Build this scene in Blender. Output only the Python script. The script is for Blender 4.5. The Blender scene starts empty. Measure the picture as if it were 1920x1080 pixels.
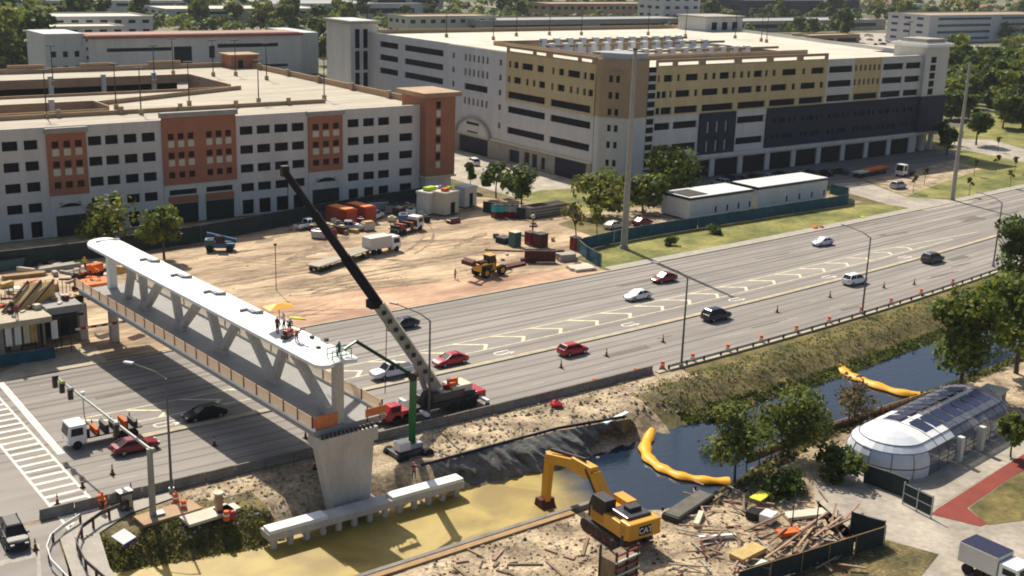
import bpy, bmesh, math, random
from mathutils import Vector, Matrix
R = math.radians
random.seed(7)
SC = bpy.context.scene
COL = SC.collection

# ---------------------------------------------------------------- camera
F_PX, TH, RO, AZ, CAMH = 2255.62, R(15.742), R(-1.8258), R(37.425), 50.0
c_, s_ = math.cos(TH), math.sin(TH)
ex0, ex1 = math.cos(AZ), math.sin(AZ)
right = Vector((ex0, -ex1, 0)); fh = Vector((ex1, ex0, 0)); zz = Vector((0, 0, 1))
fwd = fh * c_ - zz * s_; up0 = fh * s_ + zz * c_
cr, sr = math.cos(RO), math.sin(RO)
rx = right * cr - up0 * sr; uy = right * sr + up0 * cr
cam = bpy.data.cameras.new('camera'); camo = bpy.data.objects.new('camera', cam); COL.objects.link(camo)
mw = Matrix((rx, uy, -fwd)).transposed().to_4x4(); mw.translation = Vector((0, 0, CAMH))
camo.matrix_world = mw
cam.sensor_width = 36; cam.lens = 36 * F_PX / 1920; cam.clip_start = 1; cam.clip_end = 6000
SC.camera = camo

# ---------------------------------------------------------------- sky, sun, exposure
SUN_EL, SUN_AZ = R(47), math.atan2(0.20, 1.0)      # the sun stands over the far side of the street
wd = bpy.data.worlds.new('World'); SC.world = wd; wd.use_nodes = True
nt = wd.node_tree; bg = nt.nodes['Background']
sky = nt.nodes.new('ShaderNodeTexSky'); sky.sky_type = 'NISHITA'; sky.sun_disc = False
sky.sun_elevation = SUN_EL; sky.sun_rotation = SUN_AZ; sky.altitude = 10; sky.air_density = 1.0; sky.dust_density = 3.0
nt.links.new(sky.outputs[0], bg.inputs[0]); bg.inputs[1].default_value = 0.080
sl = bpy.data.lights.new('sun', 'SUN'); sl.energy = 4.6; sl.angle = R(0.53); sl.color = (1.0, 0.93, 0.81)
so = bpy.data.objects.new('sun', sl); COL.objects.link(so)
sd = Vector((math.sin(SUN_AZ) * math.cos(SUN_EL), math.cos(SUN_AZ) * math.cos(SUN_EL), math.sin(SUN_EL)))
so.rotation_euler = sd.to_track_quat('Z', 'Y').to_euler()
SC.view_settings.view_transform = 'Standard'; SC.view_settings.look = 'None'
SC.view_settings.exposure = 0.42; SC.view_settings.gamma = 1.0
SC.cycles.filter_width = 1.9
SC.cycles.max_bounces = 5; SC.cycles.diffuse_bounces = 2; SC.cycles.glossy_bounces = 2; SC.cycles.transparent_max_bounces = 6

# ---------------------------------------------------------------- photo pixel -> place on a level z
def U(x, y, z=0.0):
    X = (x - 960) / F_PX; Y = (540 - y) / F_PX
    a = X * cr + Y * sr; b = -X * sr + Y * cr
    d0, d1, d2 = a, c_ + b * s_, -s_ + b * c_
    t = (z - CAMH) / d2
    wx, wy = d0 * t, d1 * t
    return (wx * ex0 + wy * ex1, -wx * ex1 + wy * ex0)
def FV(x, y, v0):
    a, b = U(x, y); t = v0 / b; return (a * t, CAMH - CAMH * t)
def FU(x, y, u0):
    a, b = U(x, y); t = u0 / a; return (b * t, CAMH - CAMH * t)

# ---------------------------------------------------------------- materials
def mat(name, rgb, rough=0.85, var=0.12, scale=0.35, metal=0.0, bump=0.0, rgb2=None, spec=0.3, alpha=1.0, detail=6.0, sheen=0, fine=0.0, stretch=None, world=False):
    m = bpy.data.materials.new(name); m.use_nodes = True
    t = m.node_tree; p = t.nodes['Principled BSDF']
    p.inputs['Roughness'].default_value = rough; p.inputs['Metallic'].default_value = metal
    p.inputs['Specular IOR Level'].default_value = spec
    tc = t.nodes.new('ShaderNodeTexCoord'); src = tc.outputs['Object']
    if world:
        g = t.nodes.new('ShaderNodeNewGeometry'); src = g.outputs['Position']
    mp = t.nodes.new('ShaderNodeMapping'); t.links.new(src, mp.inputs['Vector'])
    if stretch: mp.inputs['Scale'].default_value = stretch
    n = t.nodes.new('ShaderNodeTexNoise'); n.inputs['Scale'].default_value = scale; n.inputs['Detail'].default_value = detail
    n.inputs['Roughness'].default_value = 0.62
    t.links.new(mp.outputs[0], n.inputs['Vector'])
    rp = t.nodes.new('ShaderNodeValToRGB'); t.links.new(n.outputs['Fac'], rp.inputs[0])
    a = [max(0, c * (1 - var)) for c in rgb]; b = [min(1, c * (1 + var)) for c in (rgb2 or rgb)]
    rp.color_ramp.elements[0].position = 0.32; rp.color_ramp.elements[1].position = 0.68
    rp.color_ramp.elements[0].color = (*a, 1); rp.color_ramp.elements[1].color = (*b, 1)
    last = rp.outputs[0]
    if fine:
        n2 = t.nodes.new('ShaderNodeTexNoise'); n2.inputs['Scale'].default_value = scale * 9; n2.inputs['Detail'].default_value = 5
        t.links.new(mp.outputs[0], n2.inputs['Vector'])
        mr = t.nodes.new('ShaderNodeMapRange'); mr.inputs[1].default_value = .3; mr.inputs[2].default_value = .7
        mr.inputs[3].default_value = 1 - fine; mr.inputs[4].default_value = 1 + fine
        t.links.new(n2.outputs['Fac'], mr.inputs[0])
        mx = t.nodes.new('ShaderNodeVectorMath'); mx.operation = 'SCALE'
        t.links.new(last, mx.inputs[0]); t.links.new(mr.outputs[0], mx.inputs['Scale']); last = mx.outputs[0]
    t.links.new(last, p.inputs['Base Color'])
    if bump:
        bp = t.nodes.new('ShaderNodeBump'); bp.inputs['Strength'].default_value = min(1, bump); bp.inputs['Distance'].default_value = 0.15 * bump
        nb = t.nodes.new('ShaderNodeTexNoise'); nb.inputs['Scale'].default_value = scale * 4; nb.inputs['Detail'].default_value = 6
        t.links.new(mp.outputs[0], nb.inputs['Vector'])
        t.links.new(nb.outputs['Fac'], bp.inputs['Height']); t.links.new(bp.outputs[0], p.inputs['Normal'])
    if alpha < 1: p.inputs['Alpha'].default_value = alpha
    return m
def paint(name, rgb, rough=0.35, metal=0.0): return mat(name, rgb, rough=rough, var=0.05, scale=0.8, metal=metal, spec=0.5)
def leafmat(name, rgb, rgb2):
    m = mat(name, rgb, rough=0.6, var=0.25, scale=0.45, rgb2=rgb2, detail=3, spec=0.2, world=True)
    t = m.node_tree; p = t.nodes['Principled BSDF']; src = p.inputs['Base Color'].links[0].from_socket
    tl = t.nodes.new('ShaderNodeBsdfTranslucent'); t.links.new(src, tl.inputs[0]); mx = t.nodes.new('ShaderNodeMixShader'); mx.inputs[0].default_value = .42
    t.links.new(p.outputs[0], mx.inputs[1]); t.links.new(tl.outputs[0], mx.inputs[2]); t.links.new(mx.outputs[0], t.nodes['Material Output'].inputs['Surface'])
    return m

M = {}
M['asphalt'] = mat('asphalt', (0.235, 0.212, 0.188), var=0.15, scale=0.06, bump=0.15, rgb2=(0.285, 0.256, 0.226), fine=0.10, stretch=(0.22, 1.5, 1), world=True)
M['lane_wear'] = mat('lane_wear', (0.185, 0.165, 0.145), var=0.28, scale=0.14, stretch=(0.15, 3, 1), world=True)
M['concrete'] = mat('concrete', (0.36, 0.33, 0.28), var=0.12, scale=0.5, fine=0.08, world=True)
M['kerb'] = mat('kerb_concrete', (0.42, 0.36, 0.26), var=0.18, scale=0.6, fine=0.1, world=True)
M['barrier'] = mat('barrier_concrete', (0.21, 0.19, 0.165), var=0.25, scale=0.7, fine=0.15, world=True)
M['pier'] = mat('pier_concrete', (0.52, 0.48, 0.43), var=0.14, scale=0.5, fine=0.08, stretch=(1, 1, .25), world=True)
M['white_conc'] = mat('white_concrete', (0.80, 0.80, 0.77), var=0.07, scale=0.4, fine=0.03, world=True)
M['deck_conc'] = mat('deck_concrete', (0.30, 0.295, 0.28), var=0.08, scale=0.5, fine=0.06, world=True)
M['dirt'] = mat('site_dirt', (0.22, 0.145, 0.082), var=0.3, scale=0.10, rgb2=(0.47, 0.345, 0.215), bump=0.8, fine=0.34, stretch=(0.45, 1.7, 1), world=True)
M['dirt2'] = mat('bank_dirt', (0.17, 0.12, 0.07), var=0.3, scale=0.3, rgb2=(0.43, 0.335, 0.215), bump=0.9, fine=0.4, world=True)
M['dirtpink'] = mat('red_dirt', (0.33, 0.185, 0.115), var=0.25, scale=0.13, rgb2=(0.50, 0.32, 0.20), bump=0.4, fine=0.18, stretch=(0.4, 1.4, 1), world=True)
M['gravel'] = mat('pale_gravel', (0.30, 0.265, 0.21), var=0.2, scale=0.16, rgb2=(0.40, 0.35, 0.285), bump=0.3, fine=0.16, world=True)
M['grass'] = mat('grass', (0.065, 0.068, 0.014), var=0.35, scale=0.2, rgb2=(0.16, 0.122, 0.04), bump=0.5, fine=0.3, world=True)
M['lawn'] = mat('lawn', (0.085, 0.115, 0.014), var=0.3, scale=0.12, rgb2=(0.23, 0.205, 0.055), bump=0.3, fine=0.25, world=True)
M['bankveg'] = mat('bank_weeds', (0.055, 0.055, 0.016), var=0.35, scale=0.35, rgb2=(0.15, 0.112, 0.045), bump=1.0, fine=0.5, world=True)
M['farland'] = mat('far_land', (0.045, 0.06, 0.02), var=0.4, scale=0.022, rgb2=(0.17, 0.155, 0.09), fine=0.3, world=True)
M['redpath'] = mat('red_paving', (0.22, 0.045, 0.03), var=0.15, scale=0.5, fine=0.12, world=True)
M['white'] = paint('white_paint', (0.78, 0.78, 0.76)); M['offwhite'] = mat('offwhite', (0.62, 0.60, 0.54), var=0.06, scale=0.5)
M['marking'] = mat('road_marking', (0.74, 0.70, 0.60), var=0.3, scale=0.8, fine=0.15, world=True)
M['markyel'] = mat('yellow_marking', (0.72, 0.66, 0.44), var=0.3, scale=0.8, fine=0.15, world=True)
M['markfade'] = mat('faded_marking', (0.36, 0.33, 0.28), var=0.25, scale=0.8, fine=0.15, world=True)
M['red'] = paint('red_paint', (0.42, 0.012, 0.02), 0.25); M['dred'] = paint('dark_red_paint', (0.20, 0.012, 0.02), 0.25)
M['black'] = mat('black_paint', (0.010, 0.010, 0.012), rough=0.45, var=.05, spec=.25); M['navy'] = paint('navy_paint', (0.02, 0.018, 0.045), 0.25)
M['darkgrey'] = paint('dark_grey_paint', (0.05, 0.048, 0.055), 0.3); M['silver'] = paint('silver_paint', (0.42, 0.43, 0.45), 0.3, 0.3)
M['lilac'] = paint('pale_blue_white_paint', (0.62, 0.60, 0.70), 0.3)
M['glass'] = mat('car_glass', (0.010, 0.011, 0.015), rough=0.3, var=0.05, spec=0.25)
M['tyre'] = mat('tyre_rubber', (0.018, 0.018, 0.018), rough=0.9); M['rim'] = paint('wheel_rim', (0.35, 0.35, 0.36), 0.35, 0.6)
M['lampglass'] = paint('lamp_lens', (0.7, 0.68, 0.6), 0.15); M['redlens'] = paint('red_lens', (0.35, 0.01, 0.01), 0.2)
M['yellow'] = paint('machine_yellow', (0.62, 0.30, 0.02), 0.45); M['cream'] = mat('cream_paint', (0.60, 0.55, 0.42), var=0.06, scale=0.6)
M['orange'] = mat('orange_paint', (0.75, 0.15, 0.03), var=0.12, scale=0.6); M['orange2'] = mat('orange_mesh', (0.62, 0.20, 0.07), var=0.15, scale=1.5)
M['steel'] = mat('galvanised_steel', (0.30, 0.30, 0.29), rough=0.5, var=0.1, metal=0.4); M['dsteel'] = mat('dark_steel', (0.05, 0.045, 0.045), rough=0.6, var=0.15, metal=0.3)
M['rust'] = mat('rusty_steel', (0.10, 0.03, 0.022), var=0.35, scale=1.2, rough=0.8)
M['wood'] = mat('formwork_timber', (0.36, 0.23, 0.11), var=0.25, scale=1.0, stretch=(1, 6, 1)); M['ply'] = mat('plywood', (0.50, 0.36, 0.14), var=0.2, scale=1.2)
M['green'] = paint('green_paint', (0.012, 0.14, 0.05), 0.35); M['teal'] = paint('teal_paint', (0.02, 0.10, 0.10), 0.5); M['blue'] = paint('blue_paint', (0.03, 0.10, 0.22), 0.5)
M['aqua'] = paint('aqua_paint', (0.05, 0.45, 0.45), 0.5)
M['gscreen'] = mat('dark_green_screen', (0.022, 0.034, 0.034), var=0.25, scale=0.7); M['bscreen'] = mat('blue_green_screen', (0.024, 0.085, 0.12), var=0.3, scale=0.6)
M['tarp'] = mat('black_tarp', (0.12, 0.115, 0.10), rough=0.5, var=0.5, scale=0.5, bump=0.8, spec=0.4)
M['curtain'] = mat('yellow_float', (0.80, 0.38, 0.01), rough=0.5, var=0.1, scale=0.8)
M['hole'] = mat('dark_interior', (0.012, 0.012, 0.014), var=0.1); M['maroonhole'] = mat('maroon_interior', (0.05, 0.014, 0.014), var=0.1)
M['roofdeck'] = mat('parking_roof', (0.40, 0.35, 0.27), var=0.2, scale=0.12, fine=0.10, stretch=(0.4, 2.0, 1), world=True)
M['roofwhite'] = mat('pale_roof', (0.56, 0.51, 0.41), var=0.14, scale=0.1, fine=0.06, world=True)
M['wallA'] = mat('pale_render', (0.63, 0.595, 0.54), var=0.08, scale=0.5, fine=0.05, stretch=(.8, .8, .12), world=True)
M['tileA'] = mat('terracotta_render', (0.38, 0.155, 0.09), var=0.08, scale=0.3, fine=0.06, world=True)
M['peach'] = mat('peach_parapet', (0.40, 0.27, 0.16), var=0.12, scale=0.3, fine=0.06, world=True)
M['wallB'] = mat('grey_render', (0.57, 0.555, 0.525), var=0.08, scale=0.5, fine=0.05, stretch=(.8, .8, .12), world=True)
M['ochre'] = mat('ochre_render', (0.53, 0.42, 0.22), var=0.09, scale=0.5, stretch=(.8, .8, .12), fine=0.04, world=True)
M['tan'] = mat('tan_render', (0.36, 0.26, 0.16), var=0.07, scale=0.15, fine=0.04, world=True)
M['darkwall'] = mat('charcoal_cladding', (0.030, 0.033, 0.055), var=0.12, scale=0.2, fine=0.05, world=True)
M['blkwin'] = mat('window_dark', (0.006, 0.006, 0.012), rough=0.5, var=0.3, scale=0.3, spec=0.12)
M['bark'] = mat('bark', (0.10, 0.075, 0.05), var=0.3, scale=2)
M['skin'] = mat('skin', (0.35, 0.19, 0.12), rough=0.6); M['hivis'] = mat('hi_vis_fabric', (0.75, 0.20, 0.03)); M['lime'] = mat('lime_fabric', (0.45, 0.60, 0.04)); M['denim'] = mat('dark_trousers', (0.03, 0.035, 0.06))
M['leafA'] = leafmat('leaf_mid', (0.06, 0.098, 0.014), (0.15, 0.19, 0.028)); M['leafB'] = leafmat('leaf_light', (0.15, 0.185, 0.022), (0.27, 0.28, 0.045))
M['leafC'] = leafmat('leaf_dark', (0.03, 0.058, 0.009), (0.08, 0.118, 0.02)); M['leafD'] = leafmat('leaf_olive', (0.085, 0.075, 0.02), (0.17, 0.14, 0.042))
M['leafE'] = leafmat('leaf_brown', (0.13, 0.10, 0.06), (0.22, 0.17, 0.10)); M['leafF'] = leafmat('leaf_pine', (0.07, 0.105, 0.022), (0.175, 0.205, 0.05))

# ---------------------------------------------------------------- mesh helpers
class MB:
    def __init__(s): s.v = []; s.f = []; s.mi = []; s.cur = 0
    def add(s, vs, fs):
        n = len(s.v); s.v += [tuple(p) for p in vs]; s.f += [tuple(i + n for i in f) for f in fs]; s.mi += [s.cur] * len(fs)
        return s
    def box(s, x, y, z, sx, sy, sz, rz=0.0, ry=0.0, taper=1.0):
        """centred in x,y; z is the bottom"""
        c, d = math.cos(rz), math.sin(rz); vs = []
        for k, tz in ((0, 1.0), (1, taper)):
            for a, b in ((-1, -1), (1, -1), (1, 1), (-1, 1)):
                lx, ly, lz = a * sx / 2 * tz, b * sy / 2 * tz, k * sz
                if ry: lx, lz = lx * math.cos(ry) + lz * math.sin(ry), -lx * math.sin(ry) + lz * math.cos(ry)
                vs.append((x + lx * c - ly * d, y + lx * d + ly * c, z + lz))
        return s.add(vs, [(3, 2, 1, 0), (4, 5, 6, 7), (0, 1, 5, 4), (1, 2, 6, 5), (2, 3, 7, 6), (3, 0, 4, 7)])
    def bb(s, x0, x1, y0, y1, z0, z1): return s.box((x0 + x1) / 2, (y0 + y1) / 2, z0, x1 - x0, y1 - y0, z1 - z0)
    def prism(s, poly, z0, z1):
        n = len(poly); a = sum(poly[i][0] * poly[(i + 1) % n][1] - poly[(i + 1) % n][0] * poly[i][1] for i in range(n))
        if a < 0: poly = poly[::-1]
        return s.add([(p[0], p[1], z0) for p in poly] + [(p[0], p[1], z1) for p in poly],
                     [tuple(range(n - 1, -1, -1)), tuple(range(n, 2 * n))] + [(i, (i + 1) % n, n + (i + 1) % n, n + i) for i in range(n)])
    def sideprism(s, prof, y0, y1):
        """profile in x,z swept along y"""
        n = len(prof); a = sum(prof[i][0] * prof[(i + 1) % n][1] - prof[(i + 1) % n][0] * prof[i][1] for i in range(n))
        if a < 0: prof = prof[::-1]
        return s.add([(p[0], y0, p[1]) for p in prof] + [(p[0], y1, p[1]) for p in prof],
                     [tuple(range(n)), tuple(range(2 * n - 1, n - 1, -1))] + [((i + 1) % n, i, n + i, n + (i + 1) % n) for i in range(n)])
    def tube(s, pts, r, n=8, r2=None, cap=True):
        pts = [Vector(p) for p in pts]; m = len(pts); rings = []
        for i, p in enumerate(pts):
            d = (pts[min(i + 1, m - 1)] - pts[max(i - 1, 0)]).normalized()
            a = d.cross(Vector((0, 0, 1)) if abs(d.z) < 0.9 else Vector((1, 0, 0))).normalized(); b = d.cross(a)
            rr = r if r2 is None else r + (r2 - r) * i / (m - 1)
            rings.append([p + (a * math.cos(t) + b * math.sin(t)) * rr for t in [2 * math.pi * k / n for k in range(n)]])
        vs = [v for q in rings for v in q]; fs = []
        for i in range(m - 1):
            for k in range(n): fs.append((i * n + k, i * n + (k + 1) % n, (i + 1) * n + (k + 1) % n, (i + 1) * n + k))
        if cap: fs += [tuple(range(n - 1, -1, -1)), tuple(range((m - 1) * n, m * n))]
        return s.add(vs, fs)
    def beam(s, p, q, w, h):
        """square bar from p to q"""
        p, q = Vector(p), Vector(q); d = (q - p).normalized()
        a = d.cross(Vector((0, 0, 1)) if abs(d.z) < 0.98 else Vector((1, 0, 0))).normalized() * (w / 2); b = a.cross(d).normalized() * (h / 2)
        vs = [o + x + y for o in (p, q) for x, y in ((-a, -b), (a, -b), (a, b), (-a, b))]
        return s.add(vs, [(0, 1, 2, 3), (7, 6, 5, 4), (1, 0, 4, 5), (2, 1, 5, 6), (3, 2, 6, 7), (0, 3, 7, 4)])
    def wheel(s, x, y, z, r, w, n=14): return s.tube([(x, y - w / 2, z), (x, y + w / 2, z)], r, n)
    def poly(s, pts): return s.add(pts, [tuple(range(len(pts)))])
    def ball(s, x, y, z, r, sz=1.0, n=8):
        vs = []; fs = []
        for i in range(n // 2 + 1):
            t = math.pi * i / (n // 2)
            for k in range(n):
                a = 2 * math.pi * k / n; vs.append((x + r * math.sin(t) * math.cos(a), y + r * math.sin(t) * math.sin(a), z + r * sz * math.cos(t)))
        for i in range(n // 2):
            for k in range(n): fs.append((i * n + k, (i + 1) * n + k, (i + 1) * n + (k + 1) % n, i * n + (k + 1) % n))
        return s.add(vs, fs)
    def build(s, name, m, parent=None, smooth=False, bevel=0.0, loc=None):
        me = bpy.data.meshes.new(name); me.from_pydata(s.v, [], s.f)
        for mm in (m if isinstance(m, (list, tuple)) else [m]): me.materials.append(M[mm] if isinstance(mm, str) else mm)
        if isinstance(m, (list, tuple)): me.polygons.foreach_set('material_index', s.mi)
        bm = bmesh.new(); bm.from_mesh(me)
        bmesh.ops.remove_doubles(bm, verts=bm.verts, dist=1e-5) if smooth else None
        bm.normal_update(); bm.to_mesh(me); bm.free()
        if smooth:
            me.polygons.foreach_set('use_smooth', [True] * len(me.polygons))
            me.set_sharp_from_angle(angle=R(42))
        o = bpy.data.objects.new(name, me); COL.objects.link(o)
        if parent: o.parent = parent
        if loc: o.location = loc
        if bevel:
            b = o.modifiers.new('edge', 'BEVEL'); b.width = bevel; b.segments = 2; b.limit_method = 'ANGLE'; b.angle_limit = R(40)
        return o
def tag(o, label, cat, group=None, kind=None):
    o['label'] = label; o['category'] = cat
    if group: o['group'] = group
    if kind: o['kind'] = kind
    return o
def thing(name, label, cat, loc=(0, 0, 0), rz=0.0, group=None):
    o = bpy.data.objects.new(name, None); COL.objects.link(o); o.empty_display_size = 0.3
    o.location = loc; o.rotation_euler = (0, 0, rz)
    return tag(o, label, cat, group)
KIDS = {}
def copy_tree(o, loc=None, rz=None, label=None, group=None, scale=None, _p=None):
    c = o.copy(); COL.objects.link(c)
    if _p is not None: c.parent = _p
    for ch in o.children: copy_tree(ch, _p=c)
    if loc is not None: c.location = loc
    if rz is not None: c.rotation_euler = (0, 0, rz)
    if label: c['label'] = label
    if group: c['group'] = group
    if scale: c.scale = scale
    return c
def ground(name, poly, z, m, label, cat='ground', kind='structure'):
    mb = MB(); mb.prism(poly, z - 0.003, z) if False else mb.add([(p[0], p[1], z) for p in ccw(poly)], [tuple(range(len(poly)))])
    return tag(mb.build(name, m), label, cat, None, kind)
def ccw(poly):
    n = len(poly); a = sum(poly[i][0] * poly[(i + 1) % n][1] - poly[(i + 1) % n][0] * poly[i][1] for i in range(n))
    return poly[::-1] if a < 0 else poly
def px(*pts, z=0.0): return [U(x, y, z) for x, y in pts]
# ================================================================ SETTING: terrain, water, road
def v_near(u): return 101.0 + 0.00062 * (min(u, 260) - 84) ** 2 * (1 if u > 84 else 0.5) + (max(u - 260, 0)) * 0.22
def v_med(u): return 114.2 + 0.00043 * (min(u, 260) - 75) ** 2 * (1 if u > 75 else 0.6) + (max(u - 260, 0)) * 0.16
def v_far(u): return 139.3 + 0.000195 * (min(u, 280) - 50) ** 2 + (max(u - 280, 0)) * 0.09
def smooth(t): t = max(0, min(1, t)); return t * t * (3 - 2 * t)
CANAL = [(22, 84), (24, 89), (29, 92.6), (36, 90.8), (42, 89.6), (52, 91.6), (63, 89.4), (79, 88.3), (93, 89.3), (121, 90.2), (145, 92.5), (173, 94.5), (230, 101), (330, 113), (330, 98), (230, 88),
         (160, 83), (127, 80.5), (103, 79), (95, 78), (84, 75), (75, 73.8), (70.5, 77.5), (55, 77.6), (30, 77.7), (12, 77.8), (14, 84)]
def sdist(p, poly=CANAL):
    x, y = p; ins = False; best = 1e9; n = len(poly)
    for i in range(n):
        x1, y1 = poly[i]; x2, y2 = poly[(i + 1) % n]
        if (y1 > y) != (y2 > y) and x < (x2 - x1) * (y - y1) / (y2 - y1) + x1: ins = not ins
        dx, dy = x2 - x1, y2 - y1; t = max(0, min(1, ((x - x1) * dx + (y - y1) * dy) / (dx * dx + dy * dy)))
        best = min(best, math.hypot(x - x1 - t * dx, y - y1 - t * dy))
    return -best if ins else best
rn = random.Random(3)
def height(u, v):
    if not (5 < u < 340 and 66 < v < 122): return 0.0
    d = sdist((u, v))
    if d <= 0: return -2.9 if d < -1 else -2.05 - 0.85 * (-d)
    w = 1.0 if (v < 79 and u < 71) else (6.0 if v > 85 and u > 75 else 4.0)
    if u > 100 and v > 85: w = 5.5 + min(3, (u - 100) * .05)
    if v < 85 and u > 71: w = 3.0
    zq = -2.05 * (1 - smooth(d / w))
    if d < w and not (v < 79 and u < 71): zq += rn.uniform(-0.14, 0.14) * (1 - d / w)
    return zq
xs = [-900, -600, -400, -250, -150, -80, -40, -20] + [i * 1.0 for i in range(-5, 210)] + [215 + 5 * i for i in range(28)] + [370, 400, 450, 520, 600, 750, 900, 1200, 1600, 2200, 3200]
ys = [-300, -100, -20, 20, 40, 50, 56, 60, 64] + [66 + i * 0.8 for i in range(72)] + [126, 132, 140, 150, 160, 180, 200, 240, 300, 380, 480, 620, 800, 1100, 1600, 2400, 3600]
mb = MB(); mb.v = [(x, y, height(x, y)) for y in ys for x in xs]; nx = len(xs)
for j in range(len(ys) - 1):
    for i in range(nx - 1):
        cx, cy = (xs[i] + xs[i + 1]) / 2, (ys[j] + ys[j + 1]) / 2
        mb.f.append((j * nx + i, j * nx + i + 1, (j + 1) * nx + i + 1, (j + 1) * nx + i))
        k = 0
        if 5 < cx < 340 and 66 < cy < 122:
            d = sdist((cx, cy)) + rn.uniform(-0.6, 0.6); k = 1
            if cy > 85 and (cx > 92 or cx < 44) and d < 7.5 + (2 if cx > 110 else 0): k = 2
            if cy > 85 and cx > 104 and d >= 6: k = 3
            if cx < 44 and 86 < cy < 96: k = 3
            if cy < 85 and cx > 74 and d < 4.0: k = 2
        elif cy < 140 and -40 < cx < 330: k = 1
        elif -80 < cx < 330 and 140 < cy < 420: k = 3
        mb.mi.append(k)
tag(mb.build('ground', ['farland', 'dirt2', 'bankveg', 'grass'], smooth=True), 'open ground with grassy canal banks and bare earth', 'ground', None, 'structure')

# water: clear blue-grey stretch and silty yellow stretch in one surface
m = bpy.data.materials.new('canal_water'); m.use_nodes = True; t = m.node_tree; p = t.nodes['Principled BSDF']
g = t.nodes.new('ShaderNodeNewGeometry'); sp = t.nodes.new('ShaderNodeSeparateXYZ'); t.links.new(g.outputs['Position'], sp.inputs[0])
nz = t.nodes.new('ShaderNodeTexNoise'); nz.inputs['Scale'].default_value = 0.16; nz.inputs['Detail'].default_value = 5; t.links.new(g.outputs['Position'], nz.inputs['Vector'])
ad = t.nodes.new('ShaderNodeMath'); ad.operation = 'MULTIPLY_ADD'; ad.inputs[1].default_value = 7; t.links.new(nz.outputs['Fac'], ad.inputs[0]); t.links.new(sp.outputs['X'], ad.inputs[2])
vv = t.nodes.new('ShaderNodeMath'); vv.operation = 'MULTIPLY_ADD'; vv.inputs[1].default_value = -0.28; t.links.new(sp.outputs['Y'], vv.inputs[0]); t.links.new(ad.outputs[0], vv.inputs[2])
mr = t.nodes.new('ShaderNodeMapRange'); t.links.new(vv.outputs[0], mr.inputs[0]); mr.inputs[1].default_value = 50.5; mr.inputs[2].default_value = 55.5
rp = t.nodes.new('ShaderNodeValToRGB'); n3 = t.nodes.new('ShaderNodeTexNoise'); n3.inputs['Scale'].default_value = 0.16; n3.inputs['Detail'].default_value = 7; n3.inputs['Distortion'].default_value = 1.2
t.links.new(g.outputs['Position'], n3.inputs['Vector']); t.links.new(n3.outputs['Fac'], rp.inputs[0])
rp.color_ramp.elements[0].color = (0.23, 0.155, 0.022, 1); rp.color_ramp.elements[0].position = .33; rp.color_ramp.elements[1].color = (0.39, 0.28, 0.055, 1); rp.color_ramp.elements[1].position = .62
mx = t.nodes.new('ShaderNodeMix'); mx.data_type = 'RGBA'; t.links.new(mr.outputs[0], mx.inputs[0]); t.links.new(rp.outputs[0], mx.inputs[6]); mx.inputs[7].default_value = (0.010, 0.022, 0.042, 1)
t.links.new(mx.outputs[2], p.inputs['Base Color']); mrr = t.nodes.new('ShaderNodeMapRange'); t.links.new(mr.outputs[0], mrr.inputs[0]); mrr.inputs[3].default_value = .55; mrr.inputs[4].default_value = .12; t.links.new(mrr.outputs[0], p.inputs['Roughness']); p.inputs['Specular IOR Level'].default_value = 0.4
n4 = t.nodes.new('ShaderNodeTexNoise'); n4.inputs['Scale'].default_value = 1.1; n4.inputs['Detail'].default_value = 4
mp = t.nodes.new('ShaderNodeMapping'); mp.inputs['Scale'].default_value = (0.6, 1.5, 1); t.links.new(g.outputs['Position'], mp.inputs[0]); t.links.new(mp.outputs[0], n4.inputs['Vector'])
bp = t.nodes.new('ShaderNodeBump'); bp.inputs['Strength'].default_value = 0.35; bp.inputs['Distance'].default_value = 0.12; t.links.new(n4.outputs['Fac'], bp.inputs['Height']); t.links.new(bp.outputs[0], p.inputs['Normal'])
M['water'] = m
ground('canal_water', [(8, 70), (335, 70), (335, 118), (8, 118)], -2.0, 'water', 'canal water, silty yellow near the bridge and blue-grey beyond', 'water')

def strip(name, fa, fb, u0, u1, z, m, label, cat, step=6.0, gap=None):
    mb = MB(); n = max(1, int((u1 - u0) / step)); pts = [u0 + (u1 - u0) * i / n for i in range(n + 1)]
    vs = [(u, fa(u), z) for u in pts] + [(u, fb(u), z) for u in pts]
    mb.add(vs, [(i, i + 1, n + 2 + i, n + 1 + i) for i in range(n)])
    return tag(mb.build(name, m), label, cat, None, 'structure')
strip('road', lambda u: v_near(u) - 0.2, v_far, -60, 420, 0.02, 'asphalt', 'wide sunlit asphalt highway of many lanes', 'road')
ground('side_road', [(-60, 30), (18, 30), (22, 78), (25.4, 92), (26.2, 97), (29, 100.7), (29, 101.2), (-60, 101.2)], 0.024, 'asphalt', 'asphalt side street meeting the highway at the crosswalk', 'road')
# wear bands between the lanes
LANES_F = [0.195, 0.365, 0.53, 0.70, 0.86]     # fraction median -> far kerb
def vf(u, f): return v_med(u) + 0.6 + (v_far(u) - v_med(u) - 0.6) * f
mb = MB()
def band(mb, f, w, u0, u1, z, side='far', step=8, w2=None):
    n = max(1, int((u1 - u0) / step)); pts = [u0 + (u1 - u0) * i / n for i in range(n + 1)]
    fn = (lambda u: vf(u, f)) if side == 'far' else (lambda u: v_near(u) + 0.4 + (v_med(u) - v_near(u) - 1.0) * f)
    vs = [(u, fn(u) - w / 2, z) for u in pts] + [(u, fn(u) + w / 2, z) for u in pts]
    mb.add(vs, [(i, i + 1, n + 2 + i, n + 1 + i) for i in range(n)])
for f in (0.40, 0.455, 0.565, 0.62, 0.725, 0.785, 0.885, 0.94): band(mb, f, 0.55, -60, 420, 0.026)
for f in (0.03, 0.12): band(mb, f, 0.4, -60, 300, 0.026)
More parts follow.
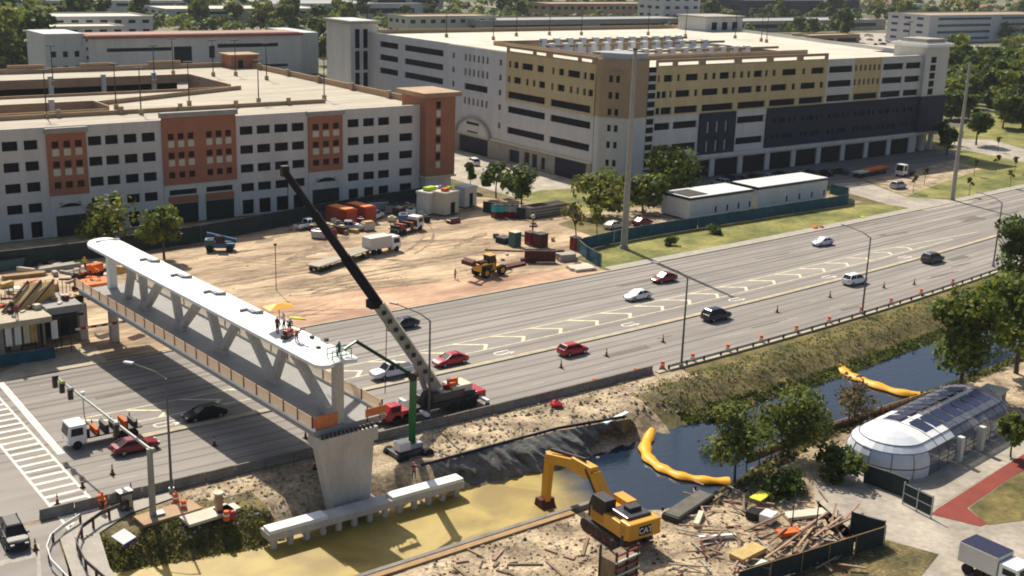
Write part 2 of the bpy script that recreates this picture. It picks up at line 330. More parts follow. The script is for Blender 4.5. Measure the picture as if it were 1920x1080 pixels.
for f in (0.12, 0.24, 0.44, 0.58, 0.78, 0.9): band(mb, f, 0.32, 28, 420, 0.026, 'near')
tag(mb.build('road_tyre_tracks', 'lane_wear'), 'dark tyre-worn bands along the highway lanes', 'road wear', None, 'structure')
# markings
mb = MB()
for f in (0.365, 0.53, 0.70, 0.845):
    u = 36.0
    while u < 330: band(mb, f, 0.16, u, u + 3.2, 0.030, step=4); u += 12
for f in (0.34, 0.67):
    u = 34.0
    while u < 330: band(mb, f, 0.20, u, u + 4.0, 0.030, 'near', step=5); u += 12
band(mb, 0.0, 0.14, 40, 330, 0.030, 'near')
tag(mb.build('lane_dash_marking', 'markfade'), 'worn white dashed lane lines on the highway', 'road marking', None, 'structure')
# hatched zone with chevrons
def chev(u):   # tip coordinates lie on this curve
    return v_med(u) + (6.15 if u > 75 else 6.0)
mb = MB(); f0, f1 = 0.175, 0.325
band(mb, 0.335, 0.17, 36, 178, 0.031); band(mb, 0.17, 0.17, 38, 200, 0.031)
n = [(178 + i * 4, vf(178 + i * 4, 0.335 - i * 0.02)) for i in range(9)]
for a, b in zip(n, n[1:]): mb.add([(a[0], a[1] - .09, .031), (b[0], b[1] - .09, .031), (b[0], b[1] + .09, .031), (a[0], a[1] + .09, .031)], [(0, 1, 2, 3)])
tips = [40.0, 45.5, 51.6, 57.5, 63.6, 69.8, 76, 82.3, 88.7, 95.0, 101.5, 108.2, 114.6, 121.2, 127.0, 133.2, 140.0, 146.9, 153.7, 160.2, 166.9, 173.0, 180.1, 186.4]
for i, ut in enumerate(tips):
    if ut < 50 and ut > 47: continue
    k = max(0.45, 1 - max(0, ut - 165) / 45)
    vt = vf(ut, 0.235); va = vf(ut, 0.33 if k == 1 else 0.235 + 0.095 * k); vb = vf(ut, 0.175); w = 0.42
    L = 3.6 * k; L2 = 1.3 * k
    mb.add([(ut, vt, .032), (ut - L, va, .032), (ut - L - .6, va - .02, .032), (ut - .62, vt - .06, .032)], [(0, 1, 2, 3)])
    mb.add([(ut, vt, .0325), (ut - .62, vt - .06, .0325), (ut - L2 - .62, vb, .0325), (ut - L2, vb, .0325)], [(0, 1, 2, 3)])
tag(mb.build('chevron_marking', 'markyel'), 'row of pale chevrons in the hatched strip beside the turn lane', 'road marking', None, 'structure')
def hook(mb, u, v, s=1.0):
    pts = [(math.cos(t) * .75, math.sin(t) * .55) for t in [R(70) + R(220) * i / 9 for i in range(10)]]
    pts = [(1.9, .52)] + pts + [(1.5, -.52)]
    for (a, b), (c, d) in zip(pts, pts[1:]):
        L = math.hypot(c - a, d - b); nx_, ny = -(d - b) / L * .13, (c - a) / L * .13
        mb.add([(u + s * (a - nx_), v + s * (b - ny), .033), (u + s * (c - nx_), v + s * (d - ny), .033), (u + s * (c + nx_), v + s * (d + ny), .033), (u + s * (a + nx_), v + s * (b + ny), .033)], [(0, 1, 2, 3)])
    mb.add([(u + s * 1.3, v - s * 1.0, .033), (u + s * 2.3, v - s * .52, .033), (u + s * 1.3, v - s * .05, .033)], [(0, 1, 2)])
mb = MB()
for x, y in ((297, 793), (934, 662), (1170, 608), (1372, 562), (1548, 520), (1695, 484)):
    u, v = U(x, y); hook(mb, u, vf(u, 0.085), .95)
tag(mb.build('turn_arrow_marking', 'marking'), 'curved white turn arrows along the turn lane', 'road marking', None, 'structure')
# stop line and ladder crosswalk
mb = MB(); mb.prism(px((-30, 690), (-18, 688), (122, 850), (108, 853)), 0.028, 0.032)
tag(mb.build('stop_line_marking', 'marking'), 'thick white stop line before the crosswalk', 'road marking', None, 'structure')
mb = MB(); xa = lambda v: 31.2 + (134 - v) * 0.0; xb = lambda v: 27.6
mb.bb(31.0, 31.25, 100.6, 141, .028, .032); mb.bb(27.5, 27.75, 97.5, 141, .028, .032)
v = 99.3
while v < 141: mb.bb(27.76, 30.99, v, v + 0.45, .028, .032); v += 1.62
tag(mb.build('crosswalk_marking', 'marking'), 'ladder crosswalk of white bars across the highway end', 'crosswalk', None, 'structure')
mb = MB(); mb.prism(px((0, 1062), (0, 1052), (70, 1035), (70, 1045)), 0.03, 0.034)
for a, b in (((70, 1020), (66, 1080)),):
    mb.prism(px((68, 1020), (74, 1020), (78, 1085), (70, 1085)), 0.03, 0.034)
tag(mb.build('side_road_marking', 'markfade'), 'thin pale lines on the side street by the kerb', 'road marking', None, 'structure')
# median kerb, far kerb, near kerb
def kerb(name, fn, w, h, u0, u1, m, label, z0=0.0, step=6):
    mb = MB(); n = int((u1 - u0) / step); pts = [u0 + (u1 - u0) * i / n for i in range(n + 1)]
    for a, b in zip(pts, pts[1:]):
        va, vb = fn(a), fn(b)
        mb.add([(a, va, z0), (b, vb, z0), (b, vb + w, z0), (a, va + w, z0), (a, va, h), (b, vb, h), (b, vb + w, h), (a, va + w, h)],
               [(4, 5, 6, 7), (0, 1, 5, 4), (2, 3, 7, 6)])
    a, b = pts[0], pts[-1]
    mb.add([(a, fn(a), z0), (a, fn(a) + w, z0), (a, fn(a) + w, h), (a, fn(a), h)], [(3, 2, 1, 0)])
    return tag(mb.build(name, m), label, 'kerb', None, 'structure')
kerb('median_kerb', v_med, 0.95, 0.17, 38.5, 420, 'kerb', 'raised cream concrete median between the carriageways')
kerb('far_kerb', v_far, 0.35, 0.15, 34, 420, 'kerb', 'concrete kerb along the far side of the highway')
kerb('far_pavement', lambda u: v_far(u) + 0.353, 1.9, 0.13, 128, 420, 'concrete', 'pale pavement along the far kerb by the grass')
kerb('near_kerb', lambda u: v_near(u) - 0.9, 0.65, 0.14, 100, 330, 'kerb', 'narrow concrete gutter below the guardrail')
# --- surfaces beyond the highway
ground('construction_yard', [(20, 141.5), (36, 141.1), (60, 139.75), (90, 139.95), (127.5, 141.0), (127.8, 150), (141, 156), (142, 172), (156, 177), (150, 192), (140, 205), (30, 206.5), (20, 206)], 0.03, 'dirt', 'bare rutted earth of the building yard', 'dirt yard')
ground('red_earth_strip', [(70, 139.9), (90, 140.05), (124, 141.0), (126, 145), (108, 147.5), (90, 151), (66, 153), (58, 147)], 0.045, 'dirtpink', 'reddish earth strip next to the far kerb', 'dirt')
ground('corner_pavement', px((105, 655), (178, 650), (203, 682), (110, 697), (0, 718), (0, 700)), 0.05, 'kerb', 'sunlit concrete pad at the pavement corner', 'pavement')
ground('verge', [(128.5, v_far(128) + 2.3), (160, v_far(160) + 2.3), (200, v_far(200) + 2.3), (226, v_far(226) + 2.3), (208, 155.8), (162, 155.6), (141, 154.6), (128.5, 149)], 0.05, 'lawn', 'green grass verge between kerb and blue fence', 'grass verge')
ground('trailer_yard', [(142, 156), (214, 156.5), (214, 172), (170, 176), (157, 177)], 0.035, 'dirt2', 'dusty ground around the site cabins', 'dirt')
ground('access_drive', px((1560, 345), (1620, 340), (1700, 370), (1830, 378), (1740, 396), (1660, 383), (1590, 362)), 0.055, 'gravel', 'pale access drive curving to the highway', 'drive')
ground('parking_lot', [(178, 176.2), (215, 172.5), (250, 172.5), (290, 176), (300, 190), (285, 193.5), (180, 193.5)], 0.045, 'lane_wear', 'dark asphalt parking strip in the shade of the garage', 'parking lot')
ground('brown_lot', px((1590, 345), (1700, 322), (1790, 300), (1840, 318), (1760, 345), (1700, 368), (1620, 338)), 0.05, 'dirt2', 'brown earth lot beside the parked lorry', 'dirt')
ground('lawn', px((1650, 375), (1700, 340), (1800, 300), (1770, 250), (1920, 190), (2100, 190), (2100, 330), (1920, 345), (1800, 372)), 0.048, 'lawn', 'sunny green lawn beyond the highway on the right', 'lawn')
ground('footpath', px((1780, 262), (1860, 262), (1990, 300), (1990, 318), (1850, 290), (1780, 275)), 0.058, 'gravel', 'curving pale footpath across the lawn', 'path')
ground('street_between_garages', [(150, 196), (174, 196), (174, 520), (151, 520)], 0.04, 'gravel', 'pale street running between the two garages', 'street')
ground('garage_verge', [(152, 178), (174, 177.5), (182, 193.4), (174.5, 195.5), (160, 200), (150, 196)], 0.052, 'lawn', 'yellowish lawn at the foot of the big garage', 'lawn')
# --- near bank
ground('gravel_lot', [(84, 61), (88, 66), (93, 70.5), (96, 69.5), (97, 62.5), (120, 61.5), (140, 62), (140, 20), (60, 20), (68, 48), (84, 56)], 0.03, 'gravel', 'pale gravel lot in the lower right', 'gravel')
ground('works_dirt', [(48, 76.3), (69, 76.3), (74, 72.5), (83, 72), (88, 66), (84, 56), (76, 52), (60, 44), (44, 44)], 0.03, 'dirt2', 'churned earth around the excavator', 'dirt')
ground('red_path', px((1745, 965), (1760, 953), (1907, 860), (1990, 808), (1990, 846), (1900, 893), (1813, 953), (1850, 983), (1838, 988)), 0.06, 'redpath', 'dark red paved path beside the glass pavilion', 'path')
ground('pavilion_pavement', px((1600, 905), (1745, 958), (1920, 852), (2000, 800), (1900, 770), (1700, 860)), 0.05, 'gravel', 'pale paving around the glass pavilion', 'pavement')
ground('rough_grass', px((1816, 953), (1902, 893), (1990, 847), (2050, 900), (1930, 975), (1852, 985)), 0.062, 'grass', 'rough dry grass patch beside the red path', 'grass')
ground('brown_grass', px((1480, 1080), (1650, 1010), (1760, 1040), (1720, 1090), (1600, 1130), (1450, 1130)), 0.055, 'bankveg', 'brown scrubby patch below the screened fence', 'grass')
# corner pavement near the side street
ground('corner_footway', [(25.2, 90), (26.4, 97.2), (29.2, 100.4), (33.5, 100.9), (38, 100.9), (38, 99.6), (33, 98.6), (29.5, 96.4), (28.2, 90), (27.5, 80), (24, 60), (20, 60), (24.2, 78)], 0.12, 'concrete', 'concrete footway curving round the street corner', 'pavement')

# tyre ruts across the yard
M['ruts'] = mat('damp_rut_earth', (0.17, 0.115, 0.068), var=.3, scale=.35, rgb2=(.30, .21, .13), fine=.3, bump=.8, world=True)
q = random.Random(12); mb = MB()
def ribbon(mb, P, w, z):
    n = len(P); vs = []
    for i, p in enumerate(P):
        a, b = P[max(0, i - 1)], P[min(n - 1, i + 1)]; L = math.dist(a, b) or 1; nx_, ny = -(b[1] - a[1]) / L, (b[0] - a[0]) / L; ww = w * (.5 + .5 * math.sin(i * 1.9 + P[0][0])) + w * .35
        if i in (0, n - 1): ww = .03
        vs += [(p[0] - nx_ * ww / 2, p[1] - ny * ww / 2, z), (p[0] + nx_ * ww / 2, p[1] + ny * ww / 2, z)]
    mb.add(vs, [(2 * i, 2 * i + 2, 2 * i + 3, 2 * i + 1) for i in range(n - 1)])
for k in range(34):
    u, v = q.uniform(58, 118), q.uniform(144, 188); a = q.choice([0.05, .2, -.15, .5, 2.9]) + q.uniform(-.2, .2); cu_ = q.uniform(-.05, .05); L = q.randrange(8, 20); w = q.uniform(.35, .6) if k % 3 else q.uniform(1.0, 2.2)
    for off in ((-1, 1) if k % 3 else (0,)):
        P = []; x, y, aa = u - math.sin(a) * off, v + math.cos(a) * off, a
        for i in range(L): P.append((x, y)); x += math.cos(aa) * 1.6; y += math.sin(aa) * 1.6; aa += cu_
        P = [p for p in P if v_far(p[0]) + 2.2 < p[1] < 194 and p[0] < 127]
        if len(P) > 3: ribbon(mb, P, w, .052 + k * .0003 + (off + 1) * .0001)
tag(mb.build('yard_tyre_ruts', 'ruts'), 'dark tyre ruts and damp patches in the yard earth', 'dirt', None, 'structure')
M['patch'] = mat('asphalt_patch', (0.15, 0.133, 0.115), var=.15, scale=.4, fine=.1, world=True); mb = MB()
for k in range(34):
    u = q.uniform(38, 250); v = q.choice([vf(u, q.uniform(.38, .97)), v_near(u) + q.uniform(1, 11)]); L, w = q.uniform(1.5, 9), q.uniform(.25, 1.6)
    mb.prism([(u, v), (u + L, v + q.uniform(-.15, .15)), (u + L + .2, v + w), (u + .1, v + w * .9)], .0262, .0272 + k * .00005)
tag(mb.build('road_patch', 'patch'), 'darker repair patches in the highway asphalt', 'road patch', None, 'structure')

ground('distant_car_park', px((1590, 62), (1720, 62), (1725, 99), (1600, 99)), 0.05, 'gravel', 'sunlit distant car park beyond the garage end tower', 'car park')
ground('park_car_park', px((1770, 84), (1925, 88), (1925, 116), (1765, 112)), 0.05, 'gravel', 'second pale distant car park at the right edge', 'car park')
# ================================================================ BUILDINGS
def wall_holes(T, L, z0, z1, holes, th=0.35):
    """wall with real openings. T maps (a, depth, z) -> world; holes (a0,a1,z0,z1). returns vs, fs for front face plus reveals"""
    xs = sorted({0.0, L} | {round(h[0], 3) for h in holes} | {round(h[1], 3) for h in holes})
    zs = sorted({z0, z1} | {round(h[2], 3) for h in holes} | {round(h[3], 3) for h in holes})
    mb = MB(); idx = {}
    def vid(a, d, z):
        k = (a, d, z)
        if k not in idx: idx[k] = len(mb.v); mb.v.append(T(a, d, z))
        return idx[k]
    def isin(a, z): return any(h[0] < a < h[1] and h[2] < z < h[3] for h in holes)
    # merge cells per column run
    for j in range(len(zs) - 1):
        i = 0
        while i < len(xs) - 1:
            if isin((xs[i] + xs[i + 1]) / 2, (zs[j] + zs[j + 1]) / 2): i += 1; continue
            k = i
            while k < len(xs) - 1 and not isin((xs[k] + xs[k + 1]) / 2, (zs[j] + zs[j + 1]) / 2): k += 1
            mb.f.append((vid(xs[i], 0, zs[j]), vid(xs[k], 0, zs[j]), vid(xs[k], 0, zs[j + 1]), vid(xs[i], 0, zs[j + 1]))); i = k
    for h in holes:
        a0, a1, b0, b1 = h[:4]
        for (p, q) in (((a0, b0), (a1, b0)), ((a1, b0), (a1, b1)), ((a1, b1), (a0, b1)), ((a0, b1), (a0, b0))):
            mb.f.append((vid(p[0], 0, p[1]), vid(p[0], th, p[1]), vid(q[0], th, q[1]), vid(q[0], 0, q[1])))
    for (p, q) in (((0, z0), (L, z0)), ((L, z0), (L, z1)), ((L, z1), (0, z1)), ((0, z1), (0, z0))):
        mb.f.append((vid(p[0], th, p[1]), vid(p[0], 0, p[1]), vid(q[0], 0, q[1]), vid(q[0], th, q[1])))
    mb.mi = [0] * len(mb.f)
    return mb
WIN = {}
def windows(T, holes, root, m='blkwin', name='window', th=0.3, bars=False):
    for h in holes:
        a0, a1, b0, b1 = h[:4]; mb = MB()
        mb.add([T(a0, th, b0), T(a1, th, b0), T(a1, th, b1), T(a0, th, b1)], [(0, 1, 2, 3)])
        o = mb.build(name, h[4] if len(h) > 4 else m, root)
def Tf(u0, v, off=0.0): return lambda a, d, z: (u0 + a, v - off + d, z)                 # faces -v
def Tl(u, v0, off=0.0): return lambda a, d, z: (u - off + d, v0 - a, z)                 # faces -u, a runs towards the viewer
# ---------------- left parking garage (pale render with terracotta panels)
V0 = 207.0
gA = thing('parking_garage', 'parking garage with pale walls and three terracotta window panels', 'building', (85, V0, 0))
gAi = gA.matrix_world.inverted() if False else None
def child(o, root):
    return o
def relT(T, root):
    lx, ly = root.location.x, root.location.y
    return lambda a, d, z: (lambda p: (p[0] - lx, p[1] - ly, p[2]))(T(a, d, z))
rows = [(15.25, 16.85), (11.7, 13.3), (8.15, 9.75), (4.55, 6.15)]
def pxu(x, v=V0): return FV(x, 260, v)[0]
secs = []
def bayA(xa, xb, cols, off=0.0, ztop=18.9, ground=True):
    ua, ub = xa, xb; holes = []
    for (c0, c1) in cols:
        for (z0, z1) in rows: holes.append((c0 - ua, c1 - ua, z0, z1))
        if ground: holes.append((c0 - ua + .15, c1 - ua - .15, 0.2, 3.0))
    T = relT(Tf(ua, V0, off), gA); w = wall_holes(T, ub - ua, 0, ztop, holes).build('wall', 'wallA', gA); windows(T, holes, gA)
bayA(38, 59.0, [(40, 42.3), (44, 46.3), (48.1, 50.4), (51.9, 54.4), (55.4, 57.6)])
bayA(65.6, 79.0, [(66.0, 68.3), (68.95, 71.2), (72.2, 74.5), (75.4, 77.8)])
bayA(93.0, 107.9, [(93.9, 96.5), (97.3, 100.0), (100.9, 103.7), (104.5, 107.1)])
bayA(115.3, 133.4, [(116.6, 119.1), (120.1, 122.6), (123.5, 126.1), (128.5, 131.6)])
def panelA(ua, ub, groups, ztop, zbot=7.15):
    holes = []; tiles = []
    for g0, g1 in groups:
        w = (g1 - g0) / 3
        for i in range(3):
            a0 = g0 + w * i + w * .2; a1 = g0 + w * (i + 1) - w * .2
            for k, zc in enumerate((15.3, 11.9, 8.35)):
                holes.append((a0 - ua, a1 - ua, zc, zc + 1.15))
                if k < 2: tiles.append((a0, a1, zc - 1.35))
    T = relT(Tf(ua, V0, 0.35), gA); wall_holes(T, ub - ua, zbot, ztop - 0.9, holes).build('terracotta_panel', 'tileA', gA); windows(T, holes, gA, 'maroonhole')
    for a0, a1, z in tiles:
        MB().bb(a0 - 85, a1 - 85, -0.42, -0.33, z, z + 1.15).build('cream_tile', 'cream', gA)
    MB().bb(ua - 85 - .3, ub - 85 + .3, -0.75, 0.4, ztop - 0.9, ztop).build('cornice', 'concrete', gA)
panelA(59.0, 65.6, [(59.4, 65.2)], 18.7)
panelA(79.0, 93.0, [(79.6, 85.2), (86.8, 92.4)], 20.2)
panelA(107.9, 115.3, [(108.3, 114.9)], 18.9)
def archA(ua, ub, double=False):
    n = 2 if double else 1; w = (ub - ua) / n
    for i in range(n):
        a = ua + w * i; T = relT(Tf(a, V0, 0.2), gA)
        hs = [(.7, w - .7, 0, 3.6)] + ([(.9, w - .9, 5.2, 6.2)] if double else [(1.5, w - 1.5, 5.0, 5.8)])
        wall_holes(T, w, 0, 7.1, hs).build('arcade_wall', 'wallA', gA); windows(T, hs[:1], gA, 'gscreen', 'loading_door'); windows(T, hs[1:], gA, 'hole')
        if not double:   # arched head over the opening
            cx = a + w / 2 - 85; r0, r1 = w * .36, w * .36 + .35; mb = MB()
            for k in range(12):
                t0, t1 = math.pi * k / 12, math.pi * (k + 1) / 12
                q = lambda r, t: (cx + r * math.cos(t), r * .55 * math.sin(t) + 4.4)
                P4 = [q(r0, t0), q(r1, t0), q(r1, t1), q(r0, t1)]
                mb.add([(p[0], -.42, p[1]) for p in P4] + [(p[0], -.2, p[1]) for p in P4], [(0, 3, 2, 1), (1, 2, 6, 5), (3, 0, 4, 7)])
            mb.build('arch_trim', 'wallB', gA)
        else:
            MB().bb(a - 85 + .7, a - 85 + w - .7, -.32, -.215, 3.7, 5.0).build('spandrel_panel', 'tileA', gA)
archA(59.0, 65.6); archA(79.0, 93.0, True); archA(107.9, 115.3)
MB().bb(-47, 0.5 + 48, -.28, -.003, 3.5, 3.95).build('string_course', 'wallB', gA) if False else None
# roof deck with a long light well
dz = 17.9
def roofA():
    r = lambda pts: [(p[0] - 85, p[1] - V0) for p in pts]
    z = dz; x0, x1, y0, y1 = 38 - 85, 138 - 85, 0.6, 93
    wells = ((x0, 28, 47, 70), (x0, -8, 22, 30))
    mb = MB()
    for a in ((x0, x1, y0, 22), (-8, x1, 22, 30), (x0, x1, 30, 47), (28, x1, 47, 70), (x0, x1, 70, y1)): mb.add([(a[0], a[2], z), (a[1], a[2], z), (a[1], a[3], z), (a[0], a[3], z)], [(0, 1, 2, 3)])
    mb.build('roof_deck', 'roofdeck', gA)
    for (hx0, hx1, hy0, hy1) in wells:
        dp = 4.5 if hy0 > 40 else 2.5
        mb = MB(); mb.bb(hx0, hx1, hy0 - .3, hy0, z - dp, z + .55); mb.bb(hx1, hx1 + .35, hy0 - .3, hy1 + .3, z - dp, z + 1.1); mb.bb(hx0, hx1, hy1, hy1 + .3, z - .9, z + 1.1); mb.build('well_parapet', 'peach', gA)
        MB().bb(hx0, hx1 + .3, hy1 + 8, hy1 + 8.3, z - dp, z - .4).build('dark_void_panel', 'hole', gA)  # near-black colour stands in for the unlit void under the roof deck
        MB().add([(hx0, hy0, z - dp), (hx1, hy0, z - dp), (hx1, hy1 + 8, z - dp), (hx0, hy1 + 8, z - dp)], [(0, 1, 2, 3)]).build('lower_deck', 'darkwall', gA)  # deck coloured dark to imitate the shade inside the well
        n_ = 6 if hy0 > 40 else 3
        for i in range(n_): xx = hx0 + 7 + i * 11.8; MB().bb(xx, xx + 1.0, hy1 - .35, hy1 + .35, z - dp, z + 1.7).build('well_column', 'wallA', gA)
    mb = MB(); mb.bb(-47, 22, 17, 17.35, z, z + .8); mb.build('ramp_parapet', 'peach', gA)
    mb = MB(); mb.bb(22, 36, 17, 17.35, z, z + .8); mb.build('ramp_parapet', 'peach', gA)
    MB().add([(-8, 30, z), (30, 45, z), (30, 45.35, z), (-8, 30.35, z), (-8, 30, z + .9), (30, 45, z + .9), (30, 45.35, z + .9), (-8, 30.35, z + .9)], [(4, 5, 6, 7), (0, 1, 5, 4), (2, 3, 7, 6), (1, 2, 6, 5)]).build('slanting_parapet', 'peach', gA)
    for i in range(7): MB().bb(-42 + i * 11.5, -41.2 + i * 11.5, 16.6, 17.0, z, z + 1.5).build('ramp_pier', 'tan', gA)
    mb = MB(); mb.bb(x0, x1 - 5, 92.6, 93.0, z, z + 1.2); mb.build('back_parapet', 'peach', gA)
    mb = MB()
    for i in range(5): mb.bb(x0 + 6 + i * 17, x0 + 14.5 + i * 17, 93.0, 93.5, z, z + 2.0)
    mb.build('raised_parapet', 'peach', gA)
    mb = MB(); mb.bb(x1 - .4, x1, 6, 92.6, 0, z + 1.3); mb.build('side_wall', 'peach', gA)
    mb = MB()
    for i in range(5): mb.bb(x1 - 1.1, x1 - .4, 18 + i * 16, 19 + i * 16, z, z + 1.7)
    mb.build('side_piers', 'peach', gA)
    mb = MB(); mb.bb(x0, x1 - 4, 0.36, 0.6, dz - .5, dz + .95); mb.build('front_parapet', 'wallA', gA)
    mb = MB(); mb.bb(x0, x1 - 4, 0.62, 1.3, z, z + 0.9); mb.build('coping', 'roofdeck', gA)
    # stair house at the back
    mb = MB(); mb.bb(132 - 85, 139.5 - 85, 88, 94, z, z + 3.2); s = mb.build('stair_house', 'tileA', gA)
    MB().bb(131.4 - 85, 140.1 - 85, 87.4, 94.6, z + 3.2, z + 3.6).build('stair_roof', 'peach', s); MB().bb(134 - 85, 135.3 - 85, 87.9, 88.02, z, z + 2.1).build('stair_door', 'hole', s)
roofA()
# corner tower
mb = MB(); mb.bb(133.4 - 85, 140.6 - 85, -2.2, 7, 4.2, 20.6); tw = mb.build('corner_tower', 'tileA', gA)
MB().bb(132.4 - 85, 141.6 - 85, -3.0, 8, 20.6, 21.5).build('tower_cornice', 'peach', tw)
MB().bb(133.9 - 85, 140.1 - 85, -1.7, 6.5, 0, 4.2).build('tower_base', 'wallA', tw)
for k in range(8):
    MB().bb(135.9 - 85, 136.9 - 85, -2.34, -2.2, 6.0 + k * 1.75, 7.4 + k * 1.75).build('tower_window' if k % 2 else 'cream_tile', 'hole' if k % 2 else 'cream', tw)
for k in range(4): MB().bb(140.62 - 85, 140.9 - 85, -1.2, 0.6, 5.4 + 3.5 * k, 7.4 + 3.5 * k).build('cream_tile', 'cream', tw)
MB().bb(133.2 - 85, 140.9 - 85, -2.5, 7.2, 4.0, 4.4).build('tower_band', 'cream', tw)

# ---------------- big garage (grey, ochre and charcoal)
UB, VB, VEND, UEND = 175.0, 194.0, 306.0, 283.5
gB = thing('parking_garage', 'huge parking garage with ochre upper walls and charcoal lower cladding', 'building', (UB, VB, 0))
rowz = [23.55, 20.0, 16.4, 12.85, 7.85]
def addwall(T, L, z0, z1, holes, m, name='wall', wm='blkwin'):
    T = relT(T, gB); wall_holes(T, L, z0, z1, holes, 0.4).build(name, m, gB)
    for h in ([] if name == 'parapet' else holes):
        MB().add([T(h[0], .38, h[2]), T(h[1], .38, h[2]), T(h[1], .38, h[3]), T(h[0], .38, h[3])], [(0, 1, 2, 3)]).build('window', h[4] if len(h) > 4 else wm, gB)
def small(a0, a1, pat, zc, h=1.5):
    """pat: list of (start fraction, end fraction)"""
    return [(a0 + (a1 - a0) * p, a0 + (a1 - a0) * q, zc - h / 2, zc + h / 2) for p, q in pat]
# left face; a = VEND - v
A_ = lambda v: VEND - v
hs = []
for z in rowz[:3]: hs += [(A_(292.4), A_(282.8), z - .8, z + .8), (A_(279.5), A_(260.8), z - .8, z + .8)]
addwall(Tl(UB, VEND), A_(258.5), 0, 26.4, hs, 'wallB')
hs = []; six = [(i / 6 + .03, i / 6 + .105) for i in range(6)]
a0, a1 = A_(258.5), A_(236.5 - 3.4)
for i, z in enumerate(rowz[:3] + [rowz[3]]):
    if i == 2: hs.append((A_(250.8) - a0, A_(240.8) - a0, z - .8, z + .8))
    else: hs += [(x - a0, y - a0, p, q) for x, y, p, q in small(A_(251.2), A_(240.0), six, z, 1.7)]
for z in rowz[:4] + [8.4]:
    hs.append((A_(256.3) - a0, A_(255.3) - a0, z - .7, z + .7)); hs.append((A_(236.2) - a0, A_(235.2) - a0, z - .7, z + .7))
addwall(Tl(UB, VEND - a0, .25), a1 - a0, 4.2, 26.2, hs, 'wallB')
# ochre bays
for (va, vb) in ((233.1, 216.7), (216.7, 200.6)):
    b0 = A_(va); L = va - vb; hs = []
    hs += small(0, L, [(.06, .12), (.19, .29), (.38, .63), (.73, .88)] if va > 220 else [(.07, .12), (.22, .33), (.42, .68), (.76, .82), (.88, .98)], rowz[0], 1.5)
    hs += small(0, L, [(.05, .11), (.19, .36), (.48, .54), (.64, .70), (.78, .92)] if va > 220 else [(.06, .11), (.2, .36), (.47, .53), (.62, .67), (.76, .82), (.87, .97)], rowz[1], 1.5)
    hs.append((L * .06, L * .93, rowz[2] - .85, rowz[2] + .75))
    addwall(Tl(UB, va, .5), L, 15.0, 26.3, hs, 'ochre')
    T = relT(Tl(UB, va, .5), gB)
    addwall(Tl(UB, va, .5), L, 26.3, 27.9, [(L * .05, L * .62, 26.6, 27.25, 'roofwhite'), (L * .68, L * .92, 26.6, 27.25, 'roofwhite')], 'tan', 'parapet')
    hs = [(L * .05, L * .93, rowz[3] - .85, rowz[3] + .75), (L * .05, L * .93, rowz[4] - .85, rowz[4] + .75)]
    addwall(Tl(UB, va, .3), L, 4.8, 15.0, hs, 'wallB')
hs = [(2, 6, .3, 3.3), (8, 10, .3, 3.5), (11, 13, .3, 3.5), (14.5, 16, .3, 3.2), (19.5, 30.8, 0, 4.1)]
addwall(Tl(UB, 233.1 + .0, .35), 233.1 - 200.6, 0, 4.4, hs, 'concrete', 'ground_floor_wall', 'darkwall')
addwall(Tl(UB, 258.5, .35), 258.5 - 233.1, 0, 4.2, [(6.0, 18.5, 0, 4.0)], 'concrete', 'ground_floor_wall', 'darkwall')
MB().bb(-.75, -.2, 200.4 - VB, 258.7 - VB, 4.4, 4.8).build('ground_cornice', 'cream', gB)
# arched portal
mb = MB(); cv = 246.3 - VB
for k in range(16):
    t0, t1 = math.pi * k / 16, math.pi * (k + 1) / 16
    q = lambda r, t: (cv + r * math.cos(t), 4.4 + r * .62 * math.sin(t))
    P4 = [q(6.9, t0), q(7.7, t0), q(7.7, t1), q(6.9, t1)]
    mb.add([(-.95, p[0], p[1]) for p in P4] + [(-.25, p[0], p[1]) for p in P4], [(0, 1, 2, 3), (1, 5, 6, 2), (0, 3, 7, 4)])
mb.build('portal_arch', 'concrete', gB)
mb = MB(); fan = [(-.6, cv + 6.8 * math.cos(math.pi * k / 16), 4.4 + 6.8 * .62 * math.sin(math.pi * k / 16)) for k in range(17)]; mb.poly(fan); mb.build('portal_gable', 'offwhite', gB)
MB().bb(-.68, -.61, cv - 2.6, cv + 2.6, 7.2, 7.8).build('portal_opening', 'hole', gB)
MB().bb(-.72, -.61, cv - 2.2, cv + 2.2, 5.2, 5.55).build('portal_sign', 'dsteel', gB)
# corner pier (chamfered)
cz = [(-.3, 200.4 - VB), (-.3, 199 - VB), (3.2, -.4), (8.9, -.4), (8.9, 3), (3, 6.4)]
MB().prism(cz, 0, 15.2).build('corner_pier', 'wallB', gB); MB().prism([(p[0] - .2, p[1] - .2) if i in (1, 2) else p for i, p in enumerate(cz)], 15.2, 27.7).build('corner_pier_upper', 'tan', gB)
MB().prism([(.2, 200.2 - VB), (.2, 199.2 - VB), (3.3, .3), (9, .3), (9, 8), (3, 9)], 27.7, 29.0).build('corner_roof_drum', 'silver', gB)
for z in rowz[:3] + [rowz[3], 9.2, 5.2]:
    for s in (0.38, 0.62):
        x = -.3 + 3.5 * s; y = (199 - VB) + (-.4 - (199 - VB)) * s; n_ = Vector((-.83, -.56, 0)) * (.03 if z < 15 else .31)
        MB().box(x + n_.x, y + n_.y, z - .7, .75, .06, 1.4, math.atan2(-(199 - VB + .4), 3.5)).build('corner_window', 'blkwin', gB)
